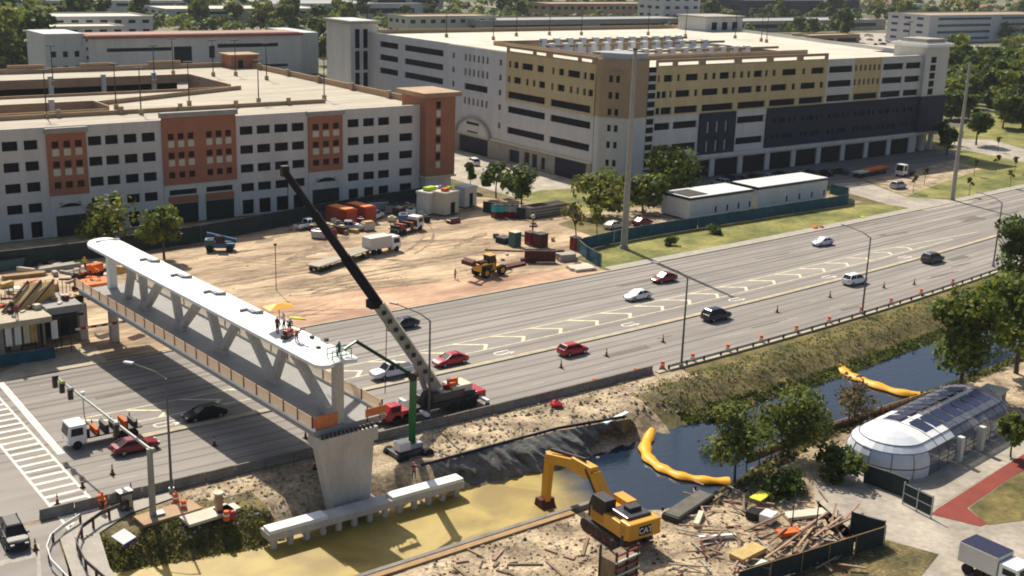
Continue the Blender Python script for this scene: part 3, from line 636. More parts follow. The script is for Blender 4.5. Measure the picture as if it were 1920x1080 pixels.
# front face
U_ = lambda x: FV(x, 200, VB)[0]
def frontbay(ua, ub, kind, off=.35):
    L = ub - ua; T = Tf(ua, VB, off)
    p1 = [[(.08, .17), (.3, .39), (.5, .76), (.86, .94)], [(.1, .2), (.42, .88)]][L < 11]
    p2 = [[(.05, .48), (.6, .77), (.87, .95)], [(.08, .6), (.78, .9)]][L < 11]
    if kind == 'ochre':
        addwall(T, L, 15.2, 26.0, small(0, L, p1, rowz[0] - .1) + small(0, L, p2, rowz[1] - .1) + [(L * .07, L * .93, rowz[2] - .9, rowz[2] + .65)], 'ochre')
        addwall(T, L, 26.0, 27.6, [(L * .1, L * .9, 26.25, 26.95, 'roofwhite')], 'tan', 'parapet')
    elif kind == 'grey':
        addwall(T, L, 15.2, 26.1, [(L * .07, L * .93, z - .85, z + .75) for z in rowz[:3]], 'wallB')
    elif kind == 'stud':
        addwall(T, L, 15.2, 26.1, small(0, L, six, rowz[0]) + small(0, L, six, rowz[1]) + [(L * .07, L * .93, rowz[2] - .85, rowz[2] + .7)], 'ochre')
def lower(ua, ub, kind):
    L = ub - ua
    if kind == 'grey': addwall(Tf(ua, VB, .2), L, 4.6, 15.2, [(L * .07, L * .93, z - .85, z + .75) for z in rowz[3:]], 'wallB')
    elif kind == 'charc':
        addwall(Tf(ua, VB, .6), L, 5.2, 15.0, small(0, L, [(.2, .28), (.45, .53), (.7, .78)], 11.7, 2.6) + small(0, L, [(.2, .28), (.45, .53), (.7, .78)], 7.3, 2.6), 'darkwall', 'charcoal_panel', 'silver')
U0 = 184.2
frontbay(U0, 188.2, 'grey', .3)
MB().bb(183.9 - UB, 186.0 - UB, -.5, -.2, 3, 26).build('stair_window_strip', 'blkwin', gB)
for k in range(12): MB().bb(183.8 - UB, 186.1 - UB, -.6, -.5, 3.4 + k * 1.9, 4.0 + k * 1.9).build('strip_frame', 'silver', gB)
frontbay(186.2, 191.8, 'ochre'); frontbay(191.8, 200.2, 'ochre'); frontbay(200.2, 212.2, 'ochre'); frontbay(212.2, 223.2, 'ochre'); frontbay(223.2, 234.0, 'ochre'); frontbay(234.0, 244.4, 'ochre')
frontbay(244.4, 255.0, 'grey'); frontbay(255.0, 266.2, 'stud'); frontbay(266.2, 276.0, 'grey'); frontbay(276.0, 283.6, 'grey')
lower(186.2, 191.8, 'grey'); lower(191.8, 200.6, 'grey'); lower(200.6, 212.6, 'charc'); lower(212.6, 223.4, 'grey')
# long charcoal cladding
L = 290.5 - 223.4; hs = []
for i in range(6):
    a = 2 + i * 10.3
    hs += small(a, a + 8.5, [(.0, .1), (.22, .5), (.65, .73), (.88, .95)], 12.0, 1.2) + small(a, a + 8.5, [(.0, .1), (.2, .3), (.45, .85)], 8.1, 1.2)
addwall(Tf(223.4, VB, .75), L, 5.6, 15.1, hs, 'darkwall', 'charcoal_cladding', 'hole')
MB().bb(290.5 - UB, 290.9 - UB, -.75, 9, 5.6, 15.1).build('charcoal_return', 'darkwall', gB)
MB().bb(200 - UB, 291 - UB, -1.0, -.3, 4.7, 5.5).build('front_cornice', 'wallB', gB)
hs = []
for i in range(9): hs.append((1.4 + i * 9.6, 9.4 + i * 9.6, 0, 4.1))
addwall(Tf(196, VB, .1), 89, 0, 4.7, hs, 'wallB', 'arcade_wall', 'hole')
addwall(Tf(184.2, VB, .1), 11.8, 0, 4.7, [(1.5, 4.5, 0, 3.4), (6, 10.5, 0, 3.6)], 'concrete', 'arcade_wall', 'hole')
# end tower
mb = MB(); mb.bb(283.6 - UB, 294 - UB, -1.2, 9, 5.5, 29.3); et = mb.build('end_tower', 'wallB', gB)
MB().bb(282.8 - UB, 294.8 - UB, -2.0, 9.8, 28.2, 29.0).build('tower_cornice', 'white_conc', et)
MB().bb(284.6 - UB, 293.2 - UB, -.2, 8, 29.3, 30.2).build('tower_cap', 'concrete', et)
for k in range(5): MB().bb(286.2 - UB, 288.4 - UB, -1.3, -1.2, 15.6 + k * 2.1, 17.2 + k * 2.1).build('tower_window', 'blkwin', et)
MB().bb(283.2 - UB, 294.4 - UB, -1.6, 9.2, 5.6, 15.2).build('tower_cladding', 'darkwall', et)
for k in range(3): MB().bb(284.5 - UB + 3.9 * k, 285.5 - UB + 3.9 * k, 0, 1, 0, 5.5).build('tower_column', 'wallB', et)
mb = MB(); mb.bb(291 - UB, 299 - UB, -2.2, 6, 4.7, 5.5); mb.build('entrance_canopy', 'wallB', gB)
# roof decks and inner court
z = 25.2
def rect(mb, a, z): mb.add([(a[0] - UB, a[2] - VB, z), (a[1] - UB, a[2] - VB, z), (a[1] - UB, a[3] - VB, z), (a[0] - UB, a[3] - VB, z)], [(0, 1, 2, 3)])
mb = MB(); c0, c1, d0, d1 = 192, 262, 215, 262
for a in ((UB + .4, 290, VB + .4, d0), (UB + .4, c0, d0, d1), (c1, 312, d0, d1), (UB + .4, 318, d1, VEND)): rect(mb, a, z)
mb.build('roof_deck', 'roofwhite', gB)
mb = MB(); rect(mb, (c0, c1, d0, d1), z - 5); mb.build('court_floor', 'darkwall', gB)  # floor coloured charcoal to imitate the shadow down in the court
mb = MB(); mb.bb(c0 - UB, c1 - UB, d0 - VB - .3, d0 - VB, z - 3, z + 1.1); mb.bb(c0 - UB, c1 - UB, d1 - VB, d1 - VB + .3, z - 3, z + 1.1); mb.bb(c0 - UB - .3, c0 - UB, d0 - VB, d1 - VB, z - 3, z + 1.1); mb.build('court_parapet', 'peach', gB)
for vv_, n0, n1 in ((222, 1, 12), (242, 0, 13), (257, 2, 14)):
    for i in range(n0, n1):
        u = c0 + 3 + i * 4.6; MB().bb(u - UB, u + 1.7 - UB, vv_ - VB, vv_ + 1.2 - VB, z - 5, z + 1.9).build('court_column', 'white_conc', gB)
    MB().bb(c0 + 2 - UB, c1 - 3 - UB, vv_ - VB + .3, vv_ - VB + .8, z + .9, z + 1.5).build('court_beam', 'tan', gB)
mb = MB(); mb.bb(c0 + 12 - UB, c0 + 38 - UB, 226 - VB, 236 - VB, z - 5, z + .3); mb.build('court_roof_slab', 'roofwhite', gB)
mb = MB(); mb.bb(.1, .5, A_(VEND) + 39, VEND - VB, z, z + 1.1); mb.bb(UEND - UB - 40, 318 - UB, VEND - VB - .4, VEND - VB, z, z + 1.2)
mb.bb(0, UEND - UB - 40, VEND - VB - .4, VEND - VB, z, z + 1.2); mb.build('roof_parapet', 'tan', gB)
mb = MB(); mb.bb(UEND - UB - 39, UEND - UB, .1, .5, z, z + .9); mb.build('front_parapet', 'wallB', gB)
mb = MB(); mb.add([(290 - UB, 0, z + 1), (290 - UB, 0, 0), (318 - UB, VEND - VB, 0), (318 - UB, VEND - VB, z + 1)], [(0, 1, 2, 3)]); mb.build('side_wall', 'wallB', gB)
mb = MB(); mb.bb(300 - UB, 318 - UB, 290 - VB, 303 - VB, z, z + 4.5); sh = mb.build('stair_house', 'wallB', gB); MB().bb(299.3 - UB, 318.7 - UB, 289.3 - VB, 303.7 - VB, z + 4.5, z + 5).build('stair_roof', 'concrete', sh)
for i in range(3): MB().bb(303 + i * 5 - UB, 305.4 + i * 5 - UB, 289.85 - VB, 290 - VB, z + .5, z + 3).build('stair_window', 'hole', sh)
# back corner tower with tall dark slots
mb = MB(); mb.bb(-6, 2.5, 298 - VB, 312 - VB, 0, 29.5); bt = mb.build('back_tower', 'wallB', gB); MB().bb(-6.8, 3.3, 297 - VB, 313 - VB, 28.6, 29.4).build('tower_cornice', 'concrete', bt)
for k in range(4):
    for dx in (-4.6, -2.0):
        MB().bb(dx, dx + 1.3, 297.85 - VB, 298 - VB, 4 + 6 * k, 9.2 + 6 * k).build('tower_window', 'blkwin', bt)
# dark roof of the low wing between the garages
lw = thing('low_annex', 'low annex with dark flat roof behind the corner tower', 'building', (148, 262, 0))
MB().bb(-8, 16, -6, 26, 0, 9.5).build('wall', 'wallA', lw); MB().bb(-8.6, 16.6, -6.6, 26.6, 9.5, 10.2).build('roof', 'darkwall', lw)
# lamp posts on garage roofs
def roof_lamp(u, v, z, h, label, group='lamps on the garage roofs'):
    t = thing('roof_lamp', label, 'lamp', (u, v, z), 0, group)
    MB().tube([(0, 0, 0), (0, 0, h)], .13, 6, .08).build('pole', 'dsteel', t); MB().box(0, 0, 0, .7, .7, 1.0).build('plinth', 'tan', t)
    MB().box(0, 0, h, 1.9, .45, .22).build('lamp_head', 'dsteel', t)
    return t
first = roof_lamp(81, 222, dz, 8.5, 'tall roof lamp on the terracotta-panelled garage'); 
for (x, y) in ((400, 143), (355, 198), (485, 193), (608, 187), (290, 158), (325, 140), (442, 142), (218, 205), (88, 222), (100, 160), (500, 150)):
    u, v = U(x, y, dz); copy_tree(first, (u, v, dz))
for (x, y) in ((837, 70), (925, 75), (968, 68), (1030, 66), (1090, 66), (1215, 66), (1285, 70), (1378, 72), (1427, 78), (1437, 80), (1700, 100)):
    u, v = U(x, y, z); copy_tree(first, (u, v, z), label='tall roof lamp on the ochre and charcoal garage')

# ---------------- far buildings
def block(name, label, u, v, su, sv, h, wm='wallA', rm='roofwhite', floors=3, bays=8, winm='blkwin', ribbon=True, side=True, parapet=True):
    """v is the street-facing side; detailed openings on the front"""
    t = thing(name, label, 'building', (u, v, 0))
    hs = []; fh_ = h / floors
    for k in range(floors):
        z0 = k * fh_ + fh_ * .35; z1 = k * fh_ + fh_ * .72
        if ribbon: hs.append((su * .06, su * .46, z0, z1)); hs.append((su * .54, su * .94, z0, z1))
        else: hs += [(su * (i + .25) / bays, su * (i + .75) / bays, z0, z1) for i in range(bays)]
    T = lambda a, d, z: (a, d, z)
    wall_holes(T, su, 0, h, hs, .3).build('wall', wm, t)
    for hh in hs: MB().add([T(hh[0], .28, hh[2]), T(hh[1], .28, hh[2]), T(hh[1], .28, hh[3]), T(hh[0], .28, hh[3])], [(0, 1, 2, 3)]).build('window', winm, t)
    mb = MB(); mb.add([(0, .3, 0), (0, sv, 0), (su, sv, 0), (su, .3, 0), (0, .3, h), (0, sv, h), (su, sv, h), (su, .3, h)], [(0, 4, 5, 1), (1, 5, 6, 2), (2, 6, 7, 3)]); mb.build('side_walls', wm, t)
    if side:
        for k in range(floors):
            for i in range(3): MB().bb(-.06, 0, sv * (.15 + .3 * i), sv * (.3 + .3 * i), k * fh_ + fh_ * .35, k * fh_ + fh_ * .7).build('side_window', winm, t)
    mb = MB(); mb.bb(.2, su - .2, .4, sv - .2, h - .4, h - .1); mb.build('roof', rm, t)
    if parapet:
        mb = MB(); mb.bb(-.15, su + .15, -.15, .2, h, h + .5); mb.bb(-.15, .2, .2, sv, h, h + .5); mb.bb(su - .2, su + .15, .2, sv, h, h + .5); mb.bb(-.15, su + .15, sv, sv + .2, h, h + .5); mb.build('parapet', wm, t)
    return t
def at(x, y, z): return U(x, y, z)
# building with red roof edge behind the left garage
bk = thing('campus_building', 'white campus building with dark ribbon windows and red roof edge', 'building', (153, 452, 0))
u1 = at(565, 58, 15.5)[0]
v1 = at(165, 72, 15.5)[1]; ua = at(165, 72, 15.5)[0]
bk.location = (ua, v1, 0); Lb = FV(565, 80, v1)[0] - ua; q = lambda x: FV(x, 90, v1)[0] - ua
hs = [(q(200), q(322), 10.6, 11.9), (q(200), q(322), 4.4, 5.6), (q(326), q(360), 4.0, 12), (q(392), q(403), 7.5, 12), (q(408), q(522), 11.2, 12.6), (q(408), q(540), 3.5, 4.6)]
wall_holes(lambda a, d, z: (a, d, z), Lb, 0, 15.2, hs, .5).build('wall', 'wallA', bk)
for h in hs: MB().add([(h[0], .45, h[2]), (h[1], .45, h[2]), (h[1], .45, h[3]), (h[0], .45, h[3])], [(0, 1, 2, 3)]).build('window', 'blkwin', bk)
MB().bb(-.5, Lb + .5, -.6, 15, 15.2, 16.3).build('roof_edge', mat('red_roof_edge', (0.36, 0.13, 0.11), var=.15), bk)
MB().bb(.5, Lb - .5, .6, 14, 16.3, 16.5).build('roof', mat('pinkish_roof', (.33, .2, .15)), bk)
MB().bb(-14, -.6, 3, 24, 0, 17).build('west_wing', 'wallB', bk); MB().bb(Lb + .6, Lb + 9, 3, 30, 0, 16).build('east_wing', 'wallB', bk)
for i in range(3): MB().bb(-12 + i * 4, -10.4 + i * 4, 2.9, 3, 4, 6).build('wing_window', 'blkwin', bk); MB().bb(-12 + i * 4, -10.4 + i * 4, 2.9, 3, 9, 11).build('wing_window', 'blkwin', bk)
def fb(label, x, y, z, su, sv, **kw):
    u, v = at(x, y, z); return block('campus_building', label, u, v, su, sv, z, **kw)
fb('pale block half hidden by trees above the left garage', 12, 34, 16, 62, 30, floors=4, bays=10, ribbon=False)
fb('grey wing with small windows beside the pale block', 95, 52, 14, 30, 20, floors=4, bays=5, ribbon=False, wm='wallB')
fb('low building with yellowish cluttered roof behind the red-edged one', 312, 18, 9, 105, 40, floors=2, rm='cream', wm='wallB')
fb('grey hall with wide plain roof near the top edge', 505, 8, 10, 120, 60, floors=1, rm='darkgrey' if False else 'deck_conc', wm='wallB')
fb('cream building with dark entrance bays behind the big garage', 765, 32, 11, 62, 22, wm='cream', rm='peach', floors=2, bays=9, ribbon=False)
fb('white hall with blue-grey strip windows behind the big garage', 900, 40, 9, 170, 30, wm='concrete', floors=1, rm='deck_conc')
fb('long sandy building with many narrow windows', 1030, 8, 12, 165, 30, wm='peach', floors=2, bays=26, ribbon=False, rm='tan')
fb('pale grey stair block on the far side of the big garage', 1245, -8, 22, 36, 26, wm='wallB', floors=4, bays=4, ribbon=False)
fb('long low grey-roofed building behind the colonnaded roof', 1330, 42, 7, 190, 34, wm='concrete', floors=1, rm='deck_conc')
fb('hall with long dark roof and white ridge', 1400, 2, 14, 150, 60, wm='darkwall', floors=1, rm='darkwall')
fb('low sandy shed behind the right end of the garage', 1520, 68, 6, 46, 14, wm='tan', floors=1, rm='peach')
fb('academic block with blue ribbon windows among trees', 1745, 30, 17, 150, 32, wm='wallB', floors=4, rm='tan', winm=mat('blue_window', (0.03, 0.05, 0.10), rough=.2))
fb('small white-roofed pavilion among distant trees', 1690, 8, 6, 40, 20, wm='white', floors=1, rm='white')
fb('pale roofed hall at the top left corner', 20, 2, 10, 120, 30, wm='wallB', floors=2, rm='concrete')
fb('white low hall with flat roof above the red-edged building', 230, 0, 8, 70, 30, wm='concrete', floors=1, rm='roofwhite')
fb('pale striped hall behind the cream building', 700, -6, 14, 60, 40, wm='concrete', floors=2, rm='roofwhite')
# distant red-roofed houses, top right
mroof = mat('clay_tile_roof', (0.22, 0.10, 0.07), var=.3, scale=.3)
hh = thing('suburban_house', 'small house with clay tile roof in the far estate', 'house', (0, 0, 0), 0, 'houses in the far estate')
MB().bb(-7, 7, -5, 5, 0, 3.6).build('wall', 'cream', hh); MB().sideprism([(-8, 3.5), (8, 3.5), (0, 6.6)], -6, 6).build('roof', mroof, hh)
for dx in (-4, 0.5, 4): MB().bb(dx, dx + 1.5, -5.06, -5, 1, 2.4).build('window', 'blkwin', hh)
hh.location = (*U(1650, -6), 0); rh = random.Random(5)
for i in range(34):
    x = rh.uniform(1600, 1930); y = rh.uniform(-16, 26) - (8 if x < 1750 else 0)
    copy_tree(hh, (*U(x, y), 0), rz=rh.uniform(-.3, 1.2))
# ================================================================ FOOTBRIDGE
BO = Vector((51.9, 92.0, 0)); BA = math.atan2(57, -2.95) - math.pi / 2   # bridge axis: local +y runs to the far pier
br = thing('footbridge', 'unfinished white concrete footbridge with truss and canopy across the highway', 'bridge', BO, BA)
LB_, W = 57.0, 3.95; ZD0, ZD1, ZC = 6.35, 6.95, 12.45
def lp(wx, wy):                                  # world -> bridge local
    d = Vector((wx - BO.x, wy - BO.y)); c, s = math.cos(-BA), math.sin(-BA); return (d.x * c - d.y * s, d.x * s + d.y * c)
def sta(x, y, z): return lp(*U(x, y, z))[1]
mb = MB(); mb.add([(-1.7, 0, ZD0 - .25), (1.7, 0, ZD0 - .25), (W, 0, ZD0 + .15), (W, 0, ZD1), (-W, 0, ZD1), (-W, 0, ZD0 + .15)] + [(-1.7, LB_, ZD0 - .25), (1.7, LB_, ZD0 - .25), (W, LB_, ZD0 + .15), (W, LB_, ZD1), (-W, LB_, ZD1), (-W, LB_, ZD0 + .15)],
       [(0, 1, 2, 3, 4, 5), (11, 10, 9, 8, 7, 6)] + [((i + 1) % 6, i, 6 + i, 6 + (i + 1) % 6) for i in range(6)])
deck = mb.build('deck', 'deck_conc', br)
mb = MB(); mb.bb(-W, -W + .25, 0, LB_, ZD1, ZD1 + .22); mb.bb(W - .25, W, 0, LB_, ZD1, ZD1 + .22); mb.build('deck_upstand', 'white_conc', deck)
# canopy: shallow curved slab with rounded ends
CX = -.35
def canopy():
    mb = MB(); hw = 2.2; n = 8; y0, y1 = .55, LB_ + 1.0; ys_ = [y0, y0 + .25, y0 + .7, y0 + 1.5] + [y0 + 1.5 + (y1 - y0 - 3) * i / 10 for i in range(1, 11)] + [y1 - .7, y1 - .25, y1]
    for Y in ys_:
        e = min(Y - y0, y1 - Y); k = 1 - (max(0, 1.5 - e) / 1.5) ** 2 * .35
        for side in (1, 0):
            for i in range(n + 1):
                x = (-1 + 2 * i / n) * hw * k; mb.v.append((x + CX, Y, ZC + .42 * (1 - (x / hw) ** 2) * (1 if side else .72) + (.16 if side else -.14)))
    m_ = 2 * (n + 1)
    for j in range(len(ys_) - 1):
        for i in range(n):
            a = j * m_ + i; mb.f.append((a, a + 1, a + 1 + m_, a + m_)); b = a + n + 1; mb.f.append((b + 1, b, b + m_, b + 1 + m_))
        a = j * m_; mb.f.append((a + m_, a + m_ + n + 1, a + n + 1, a)); a += n; mb.f.append((a, a + n + 1, a + m_ + n + 1, a + m_))
    for a, fl in ((0, 0), ((len(ys_) - 1) * m_, 1)):
        for i in range(n):
            q = (a + i, a + n + 1 + i, a + n + 2 + i, a + i + 1); mb.f.append(q[::-1] if not fl else q)
    mb.mi = [0] * len(mb.f); return mb
can = canopy().build('canopy', 'white_conc', br, smooth=True)
M['blister'] = mat('grey_anchor_block', (0.33, 0.33, 0.33), var=.1)
for x, y in ((280, 491), (336, 521), (395, 553), (463, 588)):
    s = sta(x, y, 12.9)
    mb = MB(); mb.bb(-.9, .0, s + .55, s + .8, ZC + .5, ZC + .82); mb.bb(-.25, .0, s - .8, s + .55, ZC + .52, ZC + .8); mb.bb(0, .9, s - 1.0, s - .75, ZC + .5, ZC + .82); mb.bb(0, .25, s - .75, s + .3, ZC + .52, ZC + .8)
    mb.build('anchor_block', 'blister', can)
s = sta(210, 455, 12.9); MB().bb(-1.5, 1.5, s + 1.0, s + 1.35, ZC + .46, ZC + .62).build('end_groove', 'blister', can)
for x, y in ((585, 635), (597, 655), (612, 640)):
    u_, s_t = lp(*U(x, y, 12.9)); MB().box(u_, s_t, ZC + .5, .35, .35, .25).build('lifting_eye', 'dsteel', can)
for k in range(1, 9):
    s = .55 + (LB_ + .45) * k / 9; mb = MB()
    for i in range(8):
        xa_, xb_ = CX - 2.16 + i * .54, CX - 2.16 + (i + 1) * .54; fz = lambda x: ZC + .42 * (1 - ((x - CX) / 2.2) ** 2) + .164
        mb.add([(xa_, s, fz(xa_)), (xb_, s, fz(xb_)), (xb_, s + .05, fz(xb_)), (xa_, s + .05, fz(xa_))], [(0, 1, 2, 3)])
    mb.build('segment_joint', 'blister', can)
# truss members (diagonals of unequal lean along the centre line)
nodes_b = [sta(x, y, 7.1) for x, y in ((236, 533), (270, 560), (335, 595), (412, 650), (510, 705))] + [4.2]
tops = [(247, 507), (267, 520), (297, 537), (328, 547), (370, 573), (397, 587), (440, 615), (477, 637), (530, 662), (563, 680)]
def CP(x, y):
    """where the sight line through a photo point meets the upright plane of the truss"""
    a, b = U(x, y); o_ = lp(0, 0); e = lp(a, b); t_ = (CX - o_[0]) / (e[0] - o_[0]); return (o_[1] + (e[1] - o_[1]) * t_, CAMH * (1 - t_))
nodes_b = [CP(x, y)[0] for x, y in ((238, 528), (272, 556), (338, 591), (415, 645), (513, 700))] + [3.2]
ZT = ZC + .05
def reach(nb, xy): s, z_ = CP(*xy); return nb + (s - nb) * (ZT - ZD1) / max(.8, z_ - ZD1)
ts = [reach(nodes_b[i], tops[j]) for i, j in ((0, 0), (1, 1), (1, 2), (2, 3), (2, 4), (3, 5), (3, 6), (4, 7), (4, 8), (5, 9))]
pairs = [(nodes_b[0], ts[0]), (nodes_b[1], ts[1]), (nodes_b[1], ts[2]), (nodes_b[2], ts[3]), (nodes_b[2], ts[4]), (nodes_b[3], ts[5]), (nodes_b[3], ts[6]), (nodes_b[4], ts[7]), (nodes_b[4], ts[8]), (nodes_b[5], ts[9])]
for b, tt in pairs:
    MB().beam((CX, b, ZD1 - .02), (CX, tt, ZC + .1), .8, .72).build('truss_member', 'pier', br)
for b in nodes_b[1:]:
    MB().sideprism([(-1.0, ZD1), (1.0, ZD1), (.55, ZD1 + .75), (-.55, ZD1 + .75)], -.36, .36)
    mb = MB(); mb.add([(x_ + CX, y_ + b, z_ + ZD1) for x_, y_, z_ in ((-.42, -1.1, -.01), (.42, -1.1, -.01), (.42, 1.1, -.01), (-.42, 1.1, -.01), (-.36, -.5, .7), (.36, -.5, .7), (.36, .5, .7), (-.36, .5, .7))],
        [(4, 5, 6, 7), (0, 1, 5, 4), (1, 2, 6, 5), (2, 3, 7, 6), (3, 0, 4, 7)]); mb.build('truss_node', 'pier', br)
MB().bb(-.5, .5, LB_ - 1.6, LB_ - .7, ZD1, ZC + .1).build('far_column', 'white_conc', br)
MB().bb(-1.3, -.45, .35, 1.15, ZD1 - .6, ZC + .3).build('near_column', 'pier', br)
# end block and bearing ledge
MB().bb(-3.6, 2.5, -.9, 1.6, ZD0 - 1.35, ZD0 - .02).build('end_block', 'pier', br)
mb = MB()
for i in range(13): mb.bb(-3.5 + i * .45, -3.28 + i * .45, -.75, -.5, ZD0 - .02, ZD0 + .35)
mb.build('starter_bars', 'dsteel', br)
# railings: dark posts with orange netting, left and right
def railing(x, y0, y1, n, label):
    for i in range(n + 1):
        y = y0 + (y1 - y0) * i / n
        MB().bb(x - .05, x + .05, y - .06, y + .06, ZD1, ZD1 + 1.35).build('railing_post', 'rust', br)
        if i < n:
            yy = y + (y1 - y0) / n
            mb = MB(); mb.bb(x - .015, x + .015, y + .09, yy - .09, ZD1 + .24, ZD1 + 1.22); mb.build('railing_panel', 'netting' if x < 0 or y < 11 else 'netting_white', br)
    mb = MB(); mb.bb(x - .035, x + .035, y0, y1, ZD1 + 1.22, ZD1 + 1.29); mb.bb(x - .035, x + .035, y0, y1, ZD1 + .12, ZD1 + .19); mb.build('handrail', 'netting', br)
m = bpy.data.materials.new('netting'); m.use_nodes = True; t = m.node_tree; t.nodes.remove(t.nodes['Principled BSDF'])
ot = t.nodes['Material Output']; df = t.nodes.new('ShaderNodeBsdfDiffuse'); tl = t.nodes.new('ShaderNodeBsdfTranslucent'); tr = t.nodes.new('ShaderNodeBsdfTransparent')
df.inputs[0].default_value = (0.92, 0.68, 0.48, 1); tl.inputs[0].default_value = (1.0, 0.86, 0.68, 1)
a1 = t.nodes.new('ShaderNodeMixShader'); a1.inputs[0].default_value = .62; t.links.new(df.outputs[0], a1.inputs[1]); t.links.new(tl.outputs[0], a1.inputs[2])
a2 = t.nodes.new('ShaderNodeMixShader'); a2.inputs[0].default_value = .22; t.links.new(a1.outputs[0], a2.inputs[1]); t.links.new(tr.outputs[0], a2.inputs[2]); t.links.new(a2.outputs[0], ot.inputs[0])
M['netting'] = m; m2 = m.copy(); m2.name = 'netting_white'; M['netting_white'] = m2
for n_ in m2.node_tree.nodes:
    if n_.type in ('BSDF_DIFFUSE', 'BSDF_TRANSLUCENT'): n_.inputs[0].default_value = (.92, .86, .72, 1)
railing(-W + .12, .4, LB_ + 1.2, 22, ''); railing(W - .12, .4, LB_ + .6, 16, '')
mb = MB(); mb.bb(-W + .2, -1.2, .25, .3, ZD1, ZD1 + 1.25); mb.build('end_board', 'orange2', br)
for i, x in enumerate((1.5, 2.9)): MB().bb(x, x + .08, -.6, -.5, ZD1 - .1, ZD1 + 1.5).build('end_post', 'rust', br)
MB().bb(1.3, 3.6, -.62, -.56, ZD1 + .4, ZD1 + 1.2).build('end_netting', 'orange2', br)
# tapered near pier
pr = thing('bridge_pier', 'tapered pale concrete pier under the near end of the footbridge', 'pier', BO, BA)
mb = MB(); mb.add([(-2.1, -.6, -2.6), (1.7, -.6, -2.6), (1.7, .8, -2.6), (-2.1, .8, -2.6), (-3.4, -.7, ZD0 - 1.36), (2.2, -.7, ZD0 - 1.36), (2.2, 1.2, ZD0 - 1.36), (-3.4, 1.2, ZD0 - 1.36)],
       [(3, 2, 1, 0), (4, 5, 6, 7), (0, 1, 5, 4), (1, 2, 6, 5), (2, 3, 7, 6), (3, 0, 4, 7)]); mb.build('shaft', 'pier', pr, bevel=.05)
MB().bb(-2.3, 2.3, -.9, 1.1, -2.7, -1.0).build('footing', 'pier', pr)
# pile cap beam on the canal edge
pc = thing('pile_cap', 'long pale concrete beam on piles over the yellow water', 'beam', (52.3, 89.6, 0), R(-.6))
MB().bb(-10.4, 10.4, -.9, .9, -1.1, -.45).build('beam', 'pier', pc, bevel=.03)
for a, b in ((-10.3, -4.6), (2.3, 10.3)): MB().bb(a, b, -.85, .5, -.447, -.10).build('raised_cap', 'white_conc', pc)
for i in range(13):
    MB().tube([(-9.8 + i * 1.63, -.45, -3.2), (-9.8 + i * 1.63, -.45, -1.1)], .32, 10).build('pile', 'pier', pc)

# ================================================================ APPROACH STRUCTURE at the far end
ap = thing('bridge_approach', 'half-built bridge approach on concrete columns with timber formwork', 'structure', (40, 147, 0))
for x, y in ((30, 655), (77, 645), (157, 636), (0, 668), (215, 640)):
    u, v = U(x, y); MB().bb(u - 40 - .5, u - 40 + .5, v - 147 - .5, v - 147 + .5, 0, 4.8).build('column', 'pier', ap)
MB().bb(-12, 0.2, -3, 5.5, 4.8, 5.5).build('slab', 'kerb', ap)
MB().bb(0.2, 4.5, -1, 5.5, 5.0, 5.9).build('landing', 'deck_conc', ap)
mb = MB(); mb.add([(-4.4, 1.0, 5.5), (-1.3, 1.0, 5.5), (2.6, 3.4, 8.0), (-.2, 4.2, 8.0)], [(0, 1, 2, 3)]); mb.add([(-4.4, 1.0, 5.0), (-1.3, 1.0, 5.0), (2.6, 3.4, 7.4), (-.2, 4.2, 7.4)], [(3, 2, 1, 0)])
mb.add([(-4.4, 1.0, 5.5), (-.2, 4.2, 8.0), (-.2, 4.2, 4.9), (-4.4, 1.0, 4.9)], [(0, 1, 2, 3)]); mb.add([(-1.3, 1.0, 5.5), (2.6, 3.4, 8.0), (2.6, 3.4, 4.9), (-1.3, 1.0, 4.9)], [(3, 2, 1, 0)]); mb.add([(-.2, 4.2, 4.9), (2.6, 3.4, 4.9), (2.6, 3.4, 8), (-.2, 4.2, 8)], [(3, 2, 1, 0)]); mb.build('stair_formwork', 'ply', ap)
MB().bb(-12, 6.0, 5.6, 5.7, 0, 4.7).build('rear_netting_and_shade', 'gscreen', ap)
MB().bb(1.2, 6.8, 5.7, 5.8, 0, 5.0).build('rear_netting_and_shade', 'hole', ap)  # near-black sheet stands in for the shade below the far bridge end
for k in range(22):
    x = -3.5 + .5 * k; MB().tube([(x, 5.0 + .1 * (k % 3), 5.9), (x + .05, 5.0 + .1 * (k % 3), 6.9 + .3 * (k % 4))], .05, 4).build('reinforcing_bar', 'rust', ap)
for k in range(3): MB().beam((-4.5 + 1.6 * k, .9, 5.7), (-.3 + 1.45 * k, 4.3 - .4 * k, 8.2), .2, .25).build('stringer', 'rust', ap)
rr = random.Random(11)
for k in range(16):
    x = rr.uniform(-4, 4.5); y = rr.uniform(-2, 5); MB().tube([(x, y, 0), (x, y, rr.uniform(4.4, 5.2))], .06, 5).build('shoring_prop', 'dsteel', ap)
for k in range(4): MB().beam((-4, -1 + k * 1.8, 4.5), (4.6, -1 + k * 1.8, 4.6), .15, .3).build('shoring_beam', 'dsteel', ap)
for k, (a, m_) in enumerate(((-5.0, 'white'), (-3.9, 'white'), (-2.9, 'cream'), (-2.1, 'ply'), (.4, 'white'))):
    mb = MB(); n = 6
    mb.v = [(a + .8 * i / n, -1.6 + .1 * math.sin(i * 2.2), z_) for z_ in (2.1, 4.5) for i in range(n + 1)]; mb.f = [(i, i + 1, n + 2 + i, n + 1 + i) for i in range(n)]; mb.mi = [0] * n
    mb.build('hanging_sheet', m_, ap)
MB().bb(2.8, 9.2, -3.0, -2.8, 3.2, 3.5).build('edge_rail', 'redlens', ap)
for k in range(5): MB().bb(2.9 + k * 1.3, 3.5 + k * 1.3, -3.03, -3.0, 3.22, 3.48).build('rail_stripe', 'white', ap)
